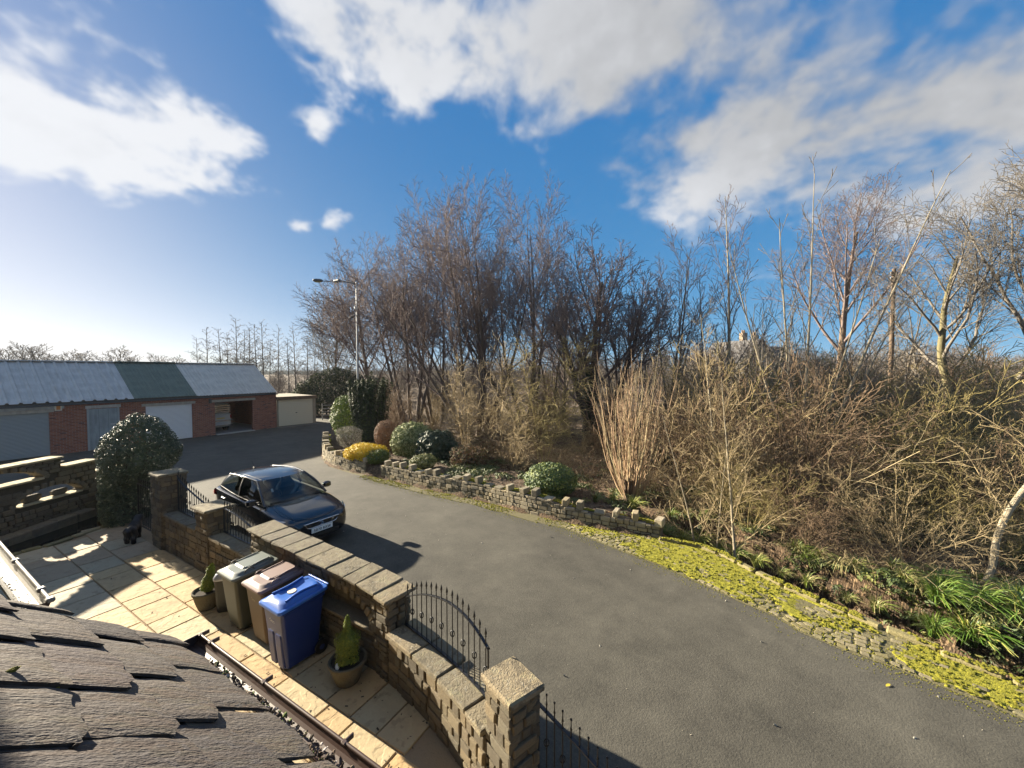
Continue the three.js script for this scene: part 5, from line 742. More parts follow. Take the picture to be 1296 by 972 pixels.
// ---------------------------------------------------------------- pond wall with arched openings
{
  const XW = -12.9, w = thing('arched_stone_wall', 'dark stone wall with stepped copings tinted as if sunlit and arched openings behind the pond', 'wall');
  const at = s => ({ x: XW - .17, z: s, tx: 0, tz: 1 }), topOf = s => s < 11.02 ? 1.90 : s < 11.93 ? 1.61 : 1.22;
  const inA = (s, y, m = 0) => { const k = (s - 9.34) / (1.26 + m); return Math.abs(k) < 1 && y > 1.44 - m && y < 1.44 + (.36 + m) * Math.sqrt(1 - k * k); }, inB = (s, y, m = 0) => { const k = (s - 10.78) / (.80 + m); return Math.abs(k) < 1 && y > .79 - m * .6 && y < .79 + (.37 + m) * Math.sqrt(1 - k * k); };
  const sh = new THREE.Shape([[5.5, -.1], [12.9, -.1], [12.9, 1.22], [11.93, 1.22], [11.93, 1.61], [11.02, 1.61], [11.02, 1.90], [5.5, 1.90]].map(q => new THREE.Vector2(...q)));
  for (const [c, hw, y, hh] of [[9.34, 1.26, 1.44, .36], [10.78, .80, .79, .37], [6.8, .8, .79, .37]]) { const p = new THREE.Path(); p.absellipse(c, y, hw, hh, 0, Math.PI, false); sh.holes.push(p); }
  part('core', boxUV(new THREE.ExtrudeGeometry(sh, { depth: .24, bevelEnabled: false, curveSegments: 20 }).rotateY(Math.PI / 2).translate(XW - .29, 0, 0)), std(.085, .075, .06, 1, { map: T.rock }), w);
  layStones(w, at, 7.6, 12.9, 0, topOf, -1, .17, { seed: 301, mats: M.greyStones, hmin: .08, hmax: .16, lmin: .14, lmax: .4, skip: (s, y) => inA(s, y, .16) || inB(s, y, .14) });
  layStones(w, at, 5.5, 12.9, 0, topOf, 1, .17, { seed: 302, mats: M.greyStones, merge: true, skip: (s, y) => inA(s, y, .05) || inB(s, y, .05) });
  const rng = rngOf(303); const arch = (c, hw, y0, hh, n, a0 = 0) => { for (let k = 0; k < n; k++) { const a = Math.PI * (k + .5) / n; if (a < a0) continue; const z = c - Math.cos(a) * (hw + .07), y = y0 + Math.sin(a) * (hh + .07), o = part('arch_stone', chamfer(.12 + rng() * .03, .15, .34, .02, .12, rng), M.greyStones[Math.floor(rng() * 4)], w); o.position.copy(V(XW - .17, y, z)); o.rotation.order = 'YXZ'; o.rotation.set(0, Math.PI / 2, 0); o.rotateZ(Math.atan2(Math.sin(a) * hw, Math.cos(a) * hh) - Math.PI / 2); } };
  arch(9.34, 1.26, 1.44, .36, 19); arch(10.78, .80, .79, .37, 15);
  const cop = (z0, z1, y, wd = .44) => { let z = z0; while (z < z1 - .02) { const L = Math.min(.55 + rng() * .3, z1 - z), o = part('coping_stone', chamfer(wd, .05, L - .006, .01, .02, rng), M.sunlitCoping[Math.floor(rng() * 2)], w); o.position.copy(V(XW - .17, y + .025, z + L / 2)); z += L; } };
  cop(5.5, 11.04, 1.90); cop(11.06, 11.97, 1.61); cop(11.99, 12.9, 1.22); cop(8.1, 10.58, 1.41, .40);
  { const o = part('sill_stone', chamfer(.36, .035, 1.5, .01), M.sunlitCoping[0], w); o.position.copy(V(XW - .18, .795, 10.78)); }
  // rocks standing in the lower opening
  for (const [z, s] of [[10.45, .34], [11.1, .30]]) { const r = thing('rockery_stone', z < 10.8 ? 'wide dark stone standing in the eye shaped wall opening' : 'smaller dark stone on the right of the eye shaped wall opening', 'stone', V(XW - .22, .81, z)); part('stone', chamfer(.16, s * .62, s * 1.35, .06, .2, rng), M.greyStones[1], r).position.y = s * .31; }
}
{ // pond
  const e = [[-11.82, 8.6], [-11.77, 9.11], [-11.52, 9.61], [-11.45, 10.2], [-11.40, 10.55], [-11.30, 10.97], [-11.25, 11.5]];
  tag(part('pond', flatPoly([[-12.88, 8.4], [-11.82, 8.4], ...e, [-12.88, 11.7]], .022), phys(.006, .008, .008, .05), scene), 'small dark pond below the arched stone wall', 'pond', null, 'structure');
  const k = thing('pond_edging', 'irregular pale stone edging between pond and patio', 'edging'), p = new Path(e), rng = rngOf(305); let s = 0; while (s < p.len) { const L = .3 + rng() * .35, a = p.at(Math.min(p.len, s + L / 2)), o = part('edging_stone', chamfer(L, .07, .13 + rng() * .05, .02, .12, rng), M.setts[Math.floor(rng() * 4)], k); o.position.copy(V(a.x, .05, a.z)); o.rotation.y = turnOf(a.tx, a.tz); s += L + .01; }
  const b = thing('water_butt_box', 'dark grey plastic box on a stone ledge beside the pond', 'box', V(-12.4, 0, 11.95)); part('plinth', chamfer(.7, .42, .5, .03, .05, rng), M.greyStones[2], b).position.y = .21; part('tub', loftRR([{ y: .42, w: .52, d: .38, r: .03 }, { y: .76, w: .58, d: .44, r: .03 }, { y: .79, w: .60, d: .46, r: .03 }], .03), std(.055, .065, .075, .6), b);
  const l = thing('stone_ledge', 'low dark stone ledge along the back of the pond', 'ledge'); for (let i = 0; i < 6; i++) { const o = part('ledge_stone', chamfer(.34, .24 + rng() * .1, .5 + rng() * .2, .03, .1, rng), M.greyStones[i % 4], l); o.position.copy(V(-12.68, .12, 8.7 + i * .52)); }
}
// ---------------------------------------------------------------- clipped evergreen arch by the side gate
{
  const X = -10.82, Z = 11.2, o = thing('clipped_evergreen', 'tall clipped evergreen trained as a dome beside the tall pillar', 'shrub', V(X, 0, Z)), rng = rngOf(311);
  const inside = p => { const lump = 1 + .24 * (fbm(p.x * 2.0 + 4, p.y * 1.6, p.z * 1.6, 3) - .5) * 2; const dome = (lump - Math.hypot(p.x / .90, (p.y - 2.05) / .98, p.z / .85)) * .95; const leg = (lump - Math.hypot((p.x + .42) / .46, p.z / .70)) * .5; const l2 = p.y < 2.2 && p.y > .05 ? leg : -1; const body = p.y > .05 ? Math.max(dome * (p.y > 1.25 ? 1 : smooth(.9, 1.25, p.y)) - (p.y < 1.25 ? 1 : 0), l2) : -1; return body; };
  const L = shellLeaves(22000, [-1.2, 1.2, .05, 3.3, -1.1, 1.1], inside, .26, rng, .6, 1.0), ms = [glossLeaf(.050, .075, .042, .25), glossLeaf(.075, .10, .055, .25), glossLeaf(.20, .22, .13, .4)], S = [[], [], []]; for (const q of L) { const r = rng(); S[r < .45 ? 0 : r < .93 ? 1 : 2].push(q); }
  S.forEach((s, i) => part('foliage', leafGeo(s, .018, .034), ms[i], o));
  const tb = new Tubes(); for (let i = 0; i < 16; i++) { const a = rng() * 6.28; tb.add([[-.42 + Math.cos(a) * .12, 0, Math.sin(a) * .12], [-.36 + Math.cos(a) * .3, 1.1, Math.sin(a) * .3], [Math.cos(a) * .6 - .1, 2.3, Math.sin(a) * .5]], [.045, .035, .012], 6); } part('stems', tb.geo(), M.barkDark, o);
  const gp = new Path([[-9.22, 9.98], [-10.45, 10.70]]); railing('iron_gate', 'small black garden gate under the clipped evergreen', 'gate', s => gp.at(s), 0, gp.len, () => .10, () => 1.25, 11, { mat: M.blackIron });
}
// ---------------------------------------------------------------- the dog
{
  const o = thing('dog', 'small black dog walking away across the patio', 'dog', V(-9.72, .036, 9.78), 0); o.rotation.y = turnOf(-.50, .87);
  // local +x is forward; joints and radii in metres
  const B = [[[-.17, .33, 0], .088, [.02, .335, 0], .085], [[.02, .335, 0], .085, [.19, .345, 0], .098], [[.19, .36, 0], .085, [.31, .44, .03], .062], [[.31, .44, .03], .062, [.37, .475, .045], .065], [[.37, .475, .045], .05, [.45, .44, .06], .026], [[.34, .53, .085], .02, [.33, .45, .10], .014], [[.34, .53, -.015], .02, [.32, .45, -.035], .014],
    ...[[1, -.03], [-1, .06]].flatMap(([s, k]) => [[[-.17, .30, s * .055], .075, [-.12 + k, .20, s * .075], .055], [[-.12 + k, .20, s * .075], .05, [-.22 + k, .12, s * .075], .03], [[-.22 + k, .12, s * .075], .03, [-.19 + k, .03, s * .075], .026], [[-.19 + k, .025, s * .075], .026, [-.15 + k, .02, s * .075], .022]]),
    ...[[1, .05], [-1, -.05]].flatMap(([s, k]) => [[[.19, .28, s * .06], .062, [.17 + k * .4, .17, s * .065], .04], [[.17 + k * .4, .17, s * .065], .036, [.18 + k, .03, s * .065], .025], [[.18 + k, .025, s * .065], .026, [.22 + k, .02, s * .065], .022]]),
    [[-.24, .37, 0], .035, [-.31, .33, .0], .026], [[-.31, .33, 0], .026, [-.34, .22, .01], .016]];
  const RES = 72, S = .56, mc = new MarchingCubes(RES, std(.01, .01, .011, .6), false, false, 200000), C = [.03, .27, 0]; mc.isolation = 0;
  for (let z = 0; z < RES; z++) for (let y = 0; y < RES; y++) for (let x = 0; x < RES; x++) {
    const px = C[0] + ((x - RES / 2) / (RES / 2)) * S, py = C[1] + ((y - RES / 2) / (RES / 2)) * S, pz = C[2] + ((z - RES / 2) / (RES / 2)) * S; let e = 0; const K = 34;
    for (const [a, r0, b, r1] of B) { const vx = b[0] - a[0], vy = b[1] - a[1], vz = b[2] - a[2], t = clamp(((px - a[0]) * vx + (py - a[1]) * vy + (pz - a[2]) * vz) / (vx * vx + vy * vy + vz * vz)), d = Math.hypot(px - a[0] - vx * t, py - a[1] - vy * t, pz - a[2] - vz * t) - lerp(r0, r1, t); if (d < .25) e += Math.exp(-K * d); }
    mc.field[z * RES * RES + y * RES + x] = e > 0 ? Math.log(e) / K + (n3(px * 45, py * 45, pz * 45) - .5) * .008 : -1;
  }
  mc.update(); const n = mc.count, pos = mc.positionArray.slice(0, n * 3), nor = mc.normalArray.slice(0, n * 3); for (let i = 0; i < n; i++) { for (let k = 0; k < 3; k++) pos[i * 3 + k] = pos[i * 3 + k] * S + C[k]; }
  const g = new THREE.BufferGeometry(); g.setAttribute('position', new THREE.BufferAttribute(pos, 3)); g.setAttribute('normal', new THREE.BufferAttribute(nor, 3)); part('body', g, phys(.010, .010, .012, .55, { sheen: .4, sheenRoughness: .4 }), o);
  for (const s of [.075, .015]) part('eye', new THREE.SphereGeometry(.009, 8, 6), phys(.01, .008, .006, .1), o).position.set(.425, .49, s);
}
// ---------------------------------------------------------------- bare trees and shrubs
const norm3 = d => { const l = Math.hypot(...d) || 1; return [d[0] / l, d[1] / l, d[2] / l]; };
// recursive branching; o.lv[level] = { n, ang, len, up, wig, seg, sides, from, shape }
function branch(out, rng, p, d, len, r, lev, o) {
  const L = o.lv[lev], seg = L.seg, pts = [p.slice()], rad = [r], dirs = [d.slice()]; let q = p.slice(), dir = d.slice();
  const endR = L.endR ?? Math.max(o.minR, r * .25);
  for (let i = 1; i <= seg; i++) { dir = norm3([dir[0] + (rng() - .5) * L.wig, dir[1] + (rng() - .5) * L.wig * .7 + L.up, dir[2] + (rng() - .5) * L.wig]); q = [q[0] + dir[0] * len / seg, q[1] + dir[1] * len / seg, q[2] + dir[2] * len / seg]; pts.push(q.slice()); rad.push(Math.max(o.minR, lerp(r, endR, Math.pow(i / seg, L.taper ?? .8)))); dirs.push(dir.slice()); }
  (lev === 0 && o.splitTrunk !== false ? out.trunk : out.crown).add(pts, rad, L.sides);
  if (lev + 1 >= o.lv.length) return;
  const n = Math.round(L.n * (.8 + .4 * rng()) * Math.min(1.25, Math.max(.25, len / (L.ref || len)))); let az = rng() * 6.28;
  for (let k = 0; k < n; k++) {
    const t = L.from + (1 - L.from) * (k + rng() * .8) / n, f = Math.min(seg - .001, t * seg), i = Math.floor(f), u = f - i, b = [0, 1, 2].map(m => lerp(pts[i][m], pts[i + 1][m], u)), bd = dirs[i + 1], br = lerp(rad[i], rad[i + 1], u);
    az += 2.4 + (rng() - .5) * .9; const ref = Math.abs(bd[1]) > .9 ? [1, 0, 0] : [0, 1, 0], sx = norm3([bd[1] * ref[2] - bd[2] * ref[1], bd[2] * ref[0] - bd[0] * ref[2], bd[0] * ref[1] - bd[1] * ref[0]]), sy = [bd[1] * sx[2] - bd[2] * sx[1], bd[2] * sx[0] - bd[0] * sx[2], bd[0] * sx[1] - bd[1] * sx[0]], an = L.ang * (.75 + .5 * rng()), c = Math.cos(an), s = Math.sin(an), ca = Math.cos(az), sa = Math.sin(az);
    const nd = norm3([0, 1, 2].map(m => bd[m] * c + (sx[m] * ca + sy[m] * sa) * s)), cl = len * L.len * (L.shape ? L.shape(t) : 1 - .45 * t) * (.7 + .6 * rng());
    branch(out, rng, b, nd, cl, Math.max(o.minR, Math.min(br * .85, br * (L.rr ?? .6))), lev + 1, o);
  }
}
function treeGeo(seed, h, r, o) { const out = { trunk: new Tubes(), crown: new Tubes() }, rng = rngOf(seed); const st = o.stems || [[0, 0, 0, 0, 1]]; for (const [x, z, lx, lz, k] of st) branch(out, rng, [x, -.15, z], norm3([lx, 1, lz]), h * k, r * (.6 + .4 * k), 0, o); return { trunk: out.trunk.geo(), crown: out.crown.geo() }; }
let TRI = 0;
function tree(label, X, Z, seed, h, r, o, bark, twig, group, name = 'bare_tree') { const t = thing(name, label, 'tree', V(X, groundY(X, Z), Z), 0, group), g = treeGeo(seed, h, r, o); TRI += g.trunk.index.count / 3 + g.crown.index.count / 3; part('trunk', g.trunk, bark, t); part('crown', g.crown, twig, t); return t; }
const at = (px, Z) => [(px - 648) / FOCAL * Z, Z];
// kinds of branching
const spreading = (k = 1) => ({ minR: .010, lv: [
  { n: 13, ang: .62, len: .60, up: .02, wig: .10, seg: 10, sides: 8, from: .22, shape: t => 1.15 - .75 * t, rr: .55 },
  { n: 9 * k, ang: .62, len: .48, up: .07, wig: .22, seg: 7, sides: 5, from: .2, rr: .55, ref: 4 },
  { n: 7 * k, ang: .66, len: .52, up: .05, wig: .28, seg: 5, sides: 4, from: .15, rr: .55, ref: 2 },
  { n: 5 * k, ang: .7, len: .55, up: .04, wig: .3, seg: 3, sides: 3, from: .15, rr: .6, ref: 1.0 },
  { n: 0, ang: 0, len: 0, up: .03, wig: .3, seg: 2, sides: 3, from: 0 }] });
const upright = (k = 1) => ({ minR: .0085, lv: [
  { n: 20, ang: .55, len: .34, up: .01, wig: .05, seg: 12, sides: 7, from: .16, shape: t => 1.25 - 1.0 * t, rr: .42, endR: .011, taper: .7 },
  { n: 9 * k, ang: .55, len: .42, up: .07, wig: .14, seg: 6, sides: 4, from: .15, rr: .55, ref: 3 },
  { n: 6 * k, ang: .6, len: .5, up: .05, wig: .22, seg: 3, sides: 3, from: .15, rr: .6, ref: 1.2 },
  { n: 0, ang: 0, len: 0, up: .03, wig: .25, seg: 2, sides: 3, from: 0 }] });
const stemmy = (k = 1, ns = 5, seed = 1, spread = 1) => { const r = rngOf(seed), st = []; for (let i = 0; i < ns; i++) { const a = i / ns * 6.28 + r() * .8, l = (i ? .16 + r() * .34 : .03) * spread; st.push([Math.cos(a) * .5, Math.sin(a) * .5, Math.cos(a) * l, Math.sin(a) * l, 1 - l * .42 - r() * .08]); }
  return { minR: .0085, stems: st, lv: [
    { n: 10, ang: .58, len: .46, up: .025, wig: .13, seg: 12, sides: 7, from: .26, shape: t => 1.15 - .72 * t, rr: .55, endR: .016, taper: .75 },
    { n: 9 * k, ang: .56, len: .44, up: .05, wig: .2, seg: 7, sides: 4, from: .22, rr: .5, ref: 4.6 },
    { n: 6.5 * k, ang: .6, len: .50, up: .045, wig: .26, seg: 4, sides: 3, from: .15, rr: .6, ref: 2 },
    { n: 3.4 * k, ang: .6, len: .55, up: .03, wig: .3, seg: 2, sides: 3, from: .15, rr: .7, ref: 1 },
    { n: 0, ang: 0, len: 0, up: .03, wig: .25, seg: 2, sides: 3, from: 0 }] }; };
{
  // the great tree and its neighbours behind the garden bed
  const grp = 'bare trees of the wood';
  const big = stemmy(1.32, 8, 4, 1.25);
  tree('tallest bare tree, many ascending stems, rising behind the round variegated shrub', ...at(600, 25), 401, 15.2, .19, big, M.barkPurple, M.twigPurple, grp);
  const b2 = stemmy(1.3, 5, 9, 1.2); tree('broad bare tree with crossing limbs just right of the street lamp', ...at(520, 29), 402, 16.0, .18, b2, M.barkPurple, M.twigPurple, grp);
  const b6 = stemmy(1.3, 5, 15, 1.1); tree('tall bare tree with fine reddish twigs left of the ivy clad tree', ...at(668, 27), 412, 15.4, .17, b6, M.barkPurple, M.twigPurple, grp);
  tree('bare tree with leaning limbs between the lamp and the tallest tree', ...at(552, 31), 416, 15.0, .17, stemmy(1.15, 4, 51, 1.2), M.barkPurple, M.twigPurple, grp);
  tree('bare tree behind the drooping shrubs, left of the ivy clad tree', ...at(705, 31), 417, 11.4, .15, stemmy(1.1, 4, 52, 1.2), M.barkPurple, M.twigPurple, grp);
  const b3 = spreading(1.1); b3.lv[0].from = .12; b3.minR = .012; tree('low spreading bare tree whose twigs reach behind the lamp column', ...at(468, 33), 403, 12.2, .22, b3, M.barkGrey, M.twigPurple, grp);
  tree('dense grey bare tree behind the wooden fence', ...at(425, 42), 404, 10.6, .2, (() => { const s = spreading(1.0); s.minR = .014; s.lv[0].from = .1; return s; })(), M.barkGrey, M.twigGrey, grp);
  const ivy = spreading(1.15); ivy.lv[0].from = .3; ivy.lv[0].wig = .25; ivy.lv[0].len = .62; ivy.stems = [[0, 0, -.12, 0, 1], [.3, .1, .3, .05, .85], [-.2, .2, .02, .2, .8]];
  tree('dark gnarled tree with ivy on its trunk, round purple crown', ...at(748, 21), 405, 8.9, .27, ivy, M.barkDark, M.twigPurple, grp);
  tree('slender bare tree with several upright stems beside the orange stems', ...at(845, 24), 406, 11.6, .12, stemmy(1.1, 4, 21, .7), M.barkGrey, M.twigPurple, grp);
  const birch = upright(1.15); birch.lv[0].len = .30; tree('birch like tree with one straight pale leader', ...at(921, 19.5), 407, 12.6, .15, birch, M.barkPale, M.twigPurple, grp);
  tree('thin bare sapling beside the straight pale leader', ...at(890, 18), 413, 8.5, .09, upright(1), M.barkPurple, M.twigPurple, grp);
  // pale open tree with two long diverging rods
  const rods = { minR: .009, stems: [[0, 0, .02, 0, 1], [.05, 0, .40, .04, 1.0], [0, 0, -.34, .02, .80], [.02, .05, .2, .12, .78], [0, .02, .62, .0, .7], [0, .02, -.16, .05, .85]], lv: [
    { n: 15, ang: .5, len: .27, up: .03, wig: .08, seg: 12, sides: 7, from: .24, shape: t => 1.2 - .9 * t, rr: .5, taper: .7, endR: .009 },
    { n: 5, ang: .5, len: .35, up: .06, wig: .12, seg: 6, sides: 4, from: .25, rr: .55, ref: 2.4 }, { n: 6, ang: .7, len: .2, up: .05, wig: .2, seg: 3, sides: 3, from: .2, rr: .6, ref: 1 }, { n: 0, seg: 2, sides: 3, up: 0, wig: .2, from: 0 }] };
  tree('pale smooth tree with long bare rods spreading above the thicket', ...at(1018, 13.5), 408, 11.2, .085, rods, M.barkPale, M.twigGrey, grp);
  tree('round crowned bare tree behind the pale rods', ...at(1062, 30), 409, 14.0, .34, (() => { const s = spreading(1.0); s.lv[0].from = .3; return s; })(), M.barkBrown, M.twigPurple, grp);
  const oak = spreading(1.1); oak.minR = .008; oak.lv[0].wig = .42; oak.lv[0].from = .3; oak.lv[1].wig = .4; oak.lv[0].endR = .07; oak.stems = [[0, 0, -.22, 0, .9], [.9, 0, .5, .1, .95]];
  tree('gnarled mossy oak with crooked limbs at the right of the wood', ...at(1226, 21), 410, 11.2, .30, oak, M.barkMoss, M.twigGrey, grp);
  tree('tall dense oak rising beyond the mossy oak', ...at(1318, 20), 411, 13.0, .32, spreading(1.1), M.barkMoss, M.twigGrey, grp);
  tree('dense grey bare tree standing in front of the far house', ...at(972, 31), 415, 8.8, .16, stemmy(1.0, 4, 41, 1.2), M.barkGrey, M.twigGrey, grp);
  tree('thin grey tree between the round crown and the mossy oak', ...at(1150, 26), 414, 8.6, .14, stemmy(.95, 3, 33, .7), M.barkGrey, M.twigGrey, grp);
  console.log('trees', TRI);
  // alders beyond the garages
  const al = { minR: .02, lv: [{ n: 26, ang: 1.0, len: .25, up: 0, wig: .04, seg: 10, sides: 5, from: .3, shape: t => 1.15 - .9 * t, rr: .35, endR: .03 }, { n: 7, ang: .7, len: .42, up: .05, wig: .25, seg: 3, sides: 3, from: .15, rr: .6, ref: 2.5 }, { n: 3, ang: .7, len: .5, up: .03, wig: .3, seg: 2, sides: 3, from: .2, rr: .8, ref: 1 }, { n: 0, seg: 1, sides: 3, up: .02, wig: .3, from: 0 }] };
  const base = tree('slim alder in the row beyond the garages', ...at(262, 66), 420, 12.2, .16, al, M.barkGrey, M.twigGrey, 'alders beyond the garages', 'alder'), base2 = tree('slim alder in the row beyond the garages', ...at(300, 64), 421, 13.4, .17, al, M.barkGrey, M.twigGrey, 'alders beyond the garages', 'alder');
  [[250, 70, .8], [281, 66, .98], [289, 68, .86], [308, 70, 1.0], [316, 66, .9], [326, 64, 1.02], [334, 66, .98], [341, 70, .85], [352, 68, .92], [366, 66, .85], [374, 68, .95], [389, 66, .88], [398, 70, .78], [410, 62, .8]].forEach(([px, Z, s], i) => { const [x, z] = at(px, Z); copyOf(i % 2 ? base : base2, null, V(x, groundY(x, z), z), i * 1.7, s); });
  // far skyline trees over the garages
  const fs = spreading(.55); fs.minR = .05; fs.lv.pop(); const far = tree('distant bare tree on the skyline above the garage roofs', ...at(30, 150), 430, 13, .35, fs, M.barkGrey, M.twigGrey, 'skyline trees above the garages', 'skyline_tree');
  [[-12, 150, .95], [8, 148, .9], [48, 152, 1.0], [70, 160, .8], [90, 150, .84], [108, 158, .85], [130, 150, .72], [150, 155, .95], [170, 160, .75], [200, 165, .8], [222, 150, .7], [60, 140, .7]].forEach(([px, Z, s], i) => { const [x, z] = at(px, Z); copyOf(far, null, V(x, groundY(x, z) - .5, z), i * 2.1, [s * 1.3, s, s * 1.3]); });
}
// ---------------------------------------------------------------- understorey: arching shrubs
function shrubGeo(seed, n, h, o) { const out = { trunk: new Tubes(), crown: new Tubes() }, rng = rngOf(seed); for (let i = 0; i < n; i++) { const a = rng() * 6.283, l = (o.lean || .5) * (.3 + rng()), q = { ...o, splitTrunk: false }; branch(out, rng, [Math.cos(a) * .25 * (o.foot || 1) * rng(), -.1, Math.sin(a) * .25 * (o.foot || 1) * rng()], norm3([Math.cos(a) * l, 1, Math.sin(a) * l]), h * (.6 + .5 * rng()), o.r * (.5 + .7 * rng()), 0, q); } return out.crown.geo(); }
const arching = { lean: .75, r: .016, minR: .0042, lv: [{ n: 10, ang: .65, len: .42, up: -.045, wig: .2, seg: 8, sides: 4, from: .12, rr: .55, endR: .006 }, { n: 7, ang: .7, len: .45, up: -.02, wig: .36, seg: 4, sides: 3, from: .12, rr: .6, ref: .9 }, { n: 2.6, ang: .7, len: .5, up: 0, wig: .45, seg: 2, sides: 3, from: .2, rr: .8, ref: .5 }, { n: 0, seg: 1, sides: 3, up: 0, wig: .4, from: 0 }] };
const bushy = { lean: .45, r: .022, minR: .008, lv: [{ n: 11, ang: .6, len: .40, up: .02, wig: .16, seg: 6, sides: 4, from: .12, rr: .5, endR: .007 }, { n: 6, ang: .65, len: .5, up: .03, wig: .3, seg: 3, sides: 3, from: .1, rr: .6, ref: 1 }, { n: 0, seg: 2, sides: 3, up: .02, wig: .35, from: 0 }] };
function shrubThing(name, label, g, mat, X, Z, turn, sc, group, cat = 'shrub') { const t = thing(name, label, cat, V(X, groundY(X, Z), Z), turn, group); part('stems', g, mat, t); if (sc) typeof sc === 'number' ? t.scale.setScalar(sc) : t.scale.set(...sc); return t; }
{
  const A = [shrubGeo(501, 14, 3.4, arching), shrubGeo(502, 15, 3.1, arching), shrubGeo(503, 12, 3.8, arching)], Bq = [shrubGeo(511, 11, 3.2, bushy), shrubGeo(512, 12, 2.6, bushy)];
  const Lw = [shrubGeo(515, 11, 3.0, { ...arching, lv: [arching.lv[0], { ...arching.lv[1], n: 6 }, { ...arching.lv[2], n: 0, seg: 2 }] }), shrubGeo(516, 12, 2.6, { ...arching, lv: [arching.lv[0], { ...arching.lv[1], n: 6 }, { ...arching.lv[2], n: 0, seg: 2 }] })];
  const Ab = [505, 506].map(s => shrubGeo(s, 14, 3.4, { ...arching, minR: .006, lv: [arching.lv[0], { ...arching.lv[1], n: 8 }, { ...arching.lv[2], n: 0, seg: 2 }] }));
  console.log('shrub tris', A.map(g => g.index.count / 3), Bq.map(g => g.index.count / 3));
  const rng = rngOf(520);
  // thicket on the right, ranks going back from the stream
  const spots = [[6.3, 10.6], [7.4, 9.6], [8.6, 8.7], [8.3, 11.2], [9.8, 9.9], [10.9, 8.3], [12.3, 9.6], [7.1, 12.6], [9.2, 12.8], [11.2, 11.6], [13.4, 11.4], [6.2, 14.2], [8.1, 14.6], [10.4, 14.2], [12.6, 13.6], [15.2, 13.2], [14.6, 10.2], [17.2, 12.4], [7, 16.6], [9.6, 16.6], [12.2, 16.2], [15, 15.8], [17.8, 15.2], [20.4, 16.4], [10.8, 18.8], [14, 18.6], [17.2, 18.4], [20, 19.4], [23, 18.5], [19.5, 13.8]];
  const mats = [M.twigOlive, M.twigBrown, M.twigTan, M.twigBrown, M.twigOlive], names = ['olive', 'brown', 'tan', 'brown', 'olive'];
  spots.forEach(([x, z], i) => { const m = i % 5, d = z < 10.8 ? 'at the edge of the stream' : z < 13.5 ? 'in the middle of the right hand thicket' : 'at the back of the right hand thicket'; shrubThing('thicket_shrub', `arching ${names[m]} stemmed bare shrub ${d}`, z < 13.5 ? A[i % 3] : Ab[i % 2], mats[m], x + (rng() - .5) * .6, z + (rng() - .5) * .6, rng() * 6.28, z < 10.8 ? .66 + rng() * .15 : z < 13.5 ? 1.0 + rng() * .25 : 1.25 + rng() * .35, `${names[m]} shrubs ${d}`); });
  // brown and olive undergrowth under the great trees
  const under = [[-7.6, 26, 1.1], [-5.2, 24.5, .95], [-3.2, 22.5, 1], [-1.6, 24.4, 1.1], [-2.6, 27, 1.2], [.2, 21, .85], [1.7, 23.4, 1.1], [3.4, 24.5, 1.1], [5.2, 22.8, 1.0], [4.4, 18.6, .8], [6.4, 19.6, .9], [8.0, 21.5, 1], [10.2, 22.6, 1.1], [12.6, 22.4, 1.1], [15.4, 22.5, 1.1], [-9.2, 30, 1.2], [-5.8, 31, 1.2], [-1, 31, 1.2], [3.5, 30, 1.2], [7.4, 28, 1.2], [11.5, 28, 1.3], [16, 28, 1.3], [20.5, 25, 1.2], [25, 24, 1.3], [22, 30, 1.4], [-12, 36, 1.3], [-7, 38, 1.5], [28, 34, 1.5], [27, 27, 1.3]];
  under.forEach(([x, z, s], i) => { const m = i % 3, d = z < 25 ? 'beyond the garden bed' : z < 33 ? 'among the tall trees' : 'at the far side of the wood'; shrubThing('undergrowth_shrub', `${['brown', 'tan', 'grey'][m]} twiggy bare shrub ${d}`, Bq[i % 2], [M.twigBrown, M.twigTan, M.twigGrey][m], x, z, rng() * 6.28, s, `${['brown', 'tan', 'grey'][m]} undergrowth ${d}`); });
  // nearer low undergrowth just beyond the garden bed
  const low = [[-3.6, 19.2, .55], [-2.4, 18.2, .5], [-1.2, 17.6, .5], [.1, 17.2, .5], [1.2, 16.4, .48], [2.2, 17.4, .55], [3.2, 15.8, .5], [4.2, 15.2, .5], [2.6, 14.8, .4], [5.2, 14.4, .55], [5.6, 16.8, .6], [3.4, 19.6, .7], [1.4, 19.4, .65], [-4.9, 21.2, .6], [4.9, 12.9, .45], [5.4, 11.9, .45], [4.3, 13.6, .4]];
  low.forEach(([x, z, s], i) => shrubThing('bramble_mound', `low ${['brown', 'tan'][i % 2]} bramble tangle between the bed and the trees`, Lw[i % 2], [M.twigBrown, M.twigTan][i % 2], x, z, rng() * 6.28, [s, s * .8, s], `low ${['brown', 'tan'][i % 2]} brambles beyond the bed`));
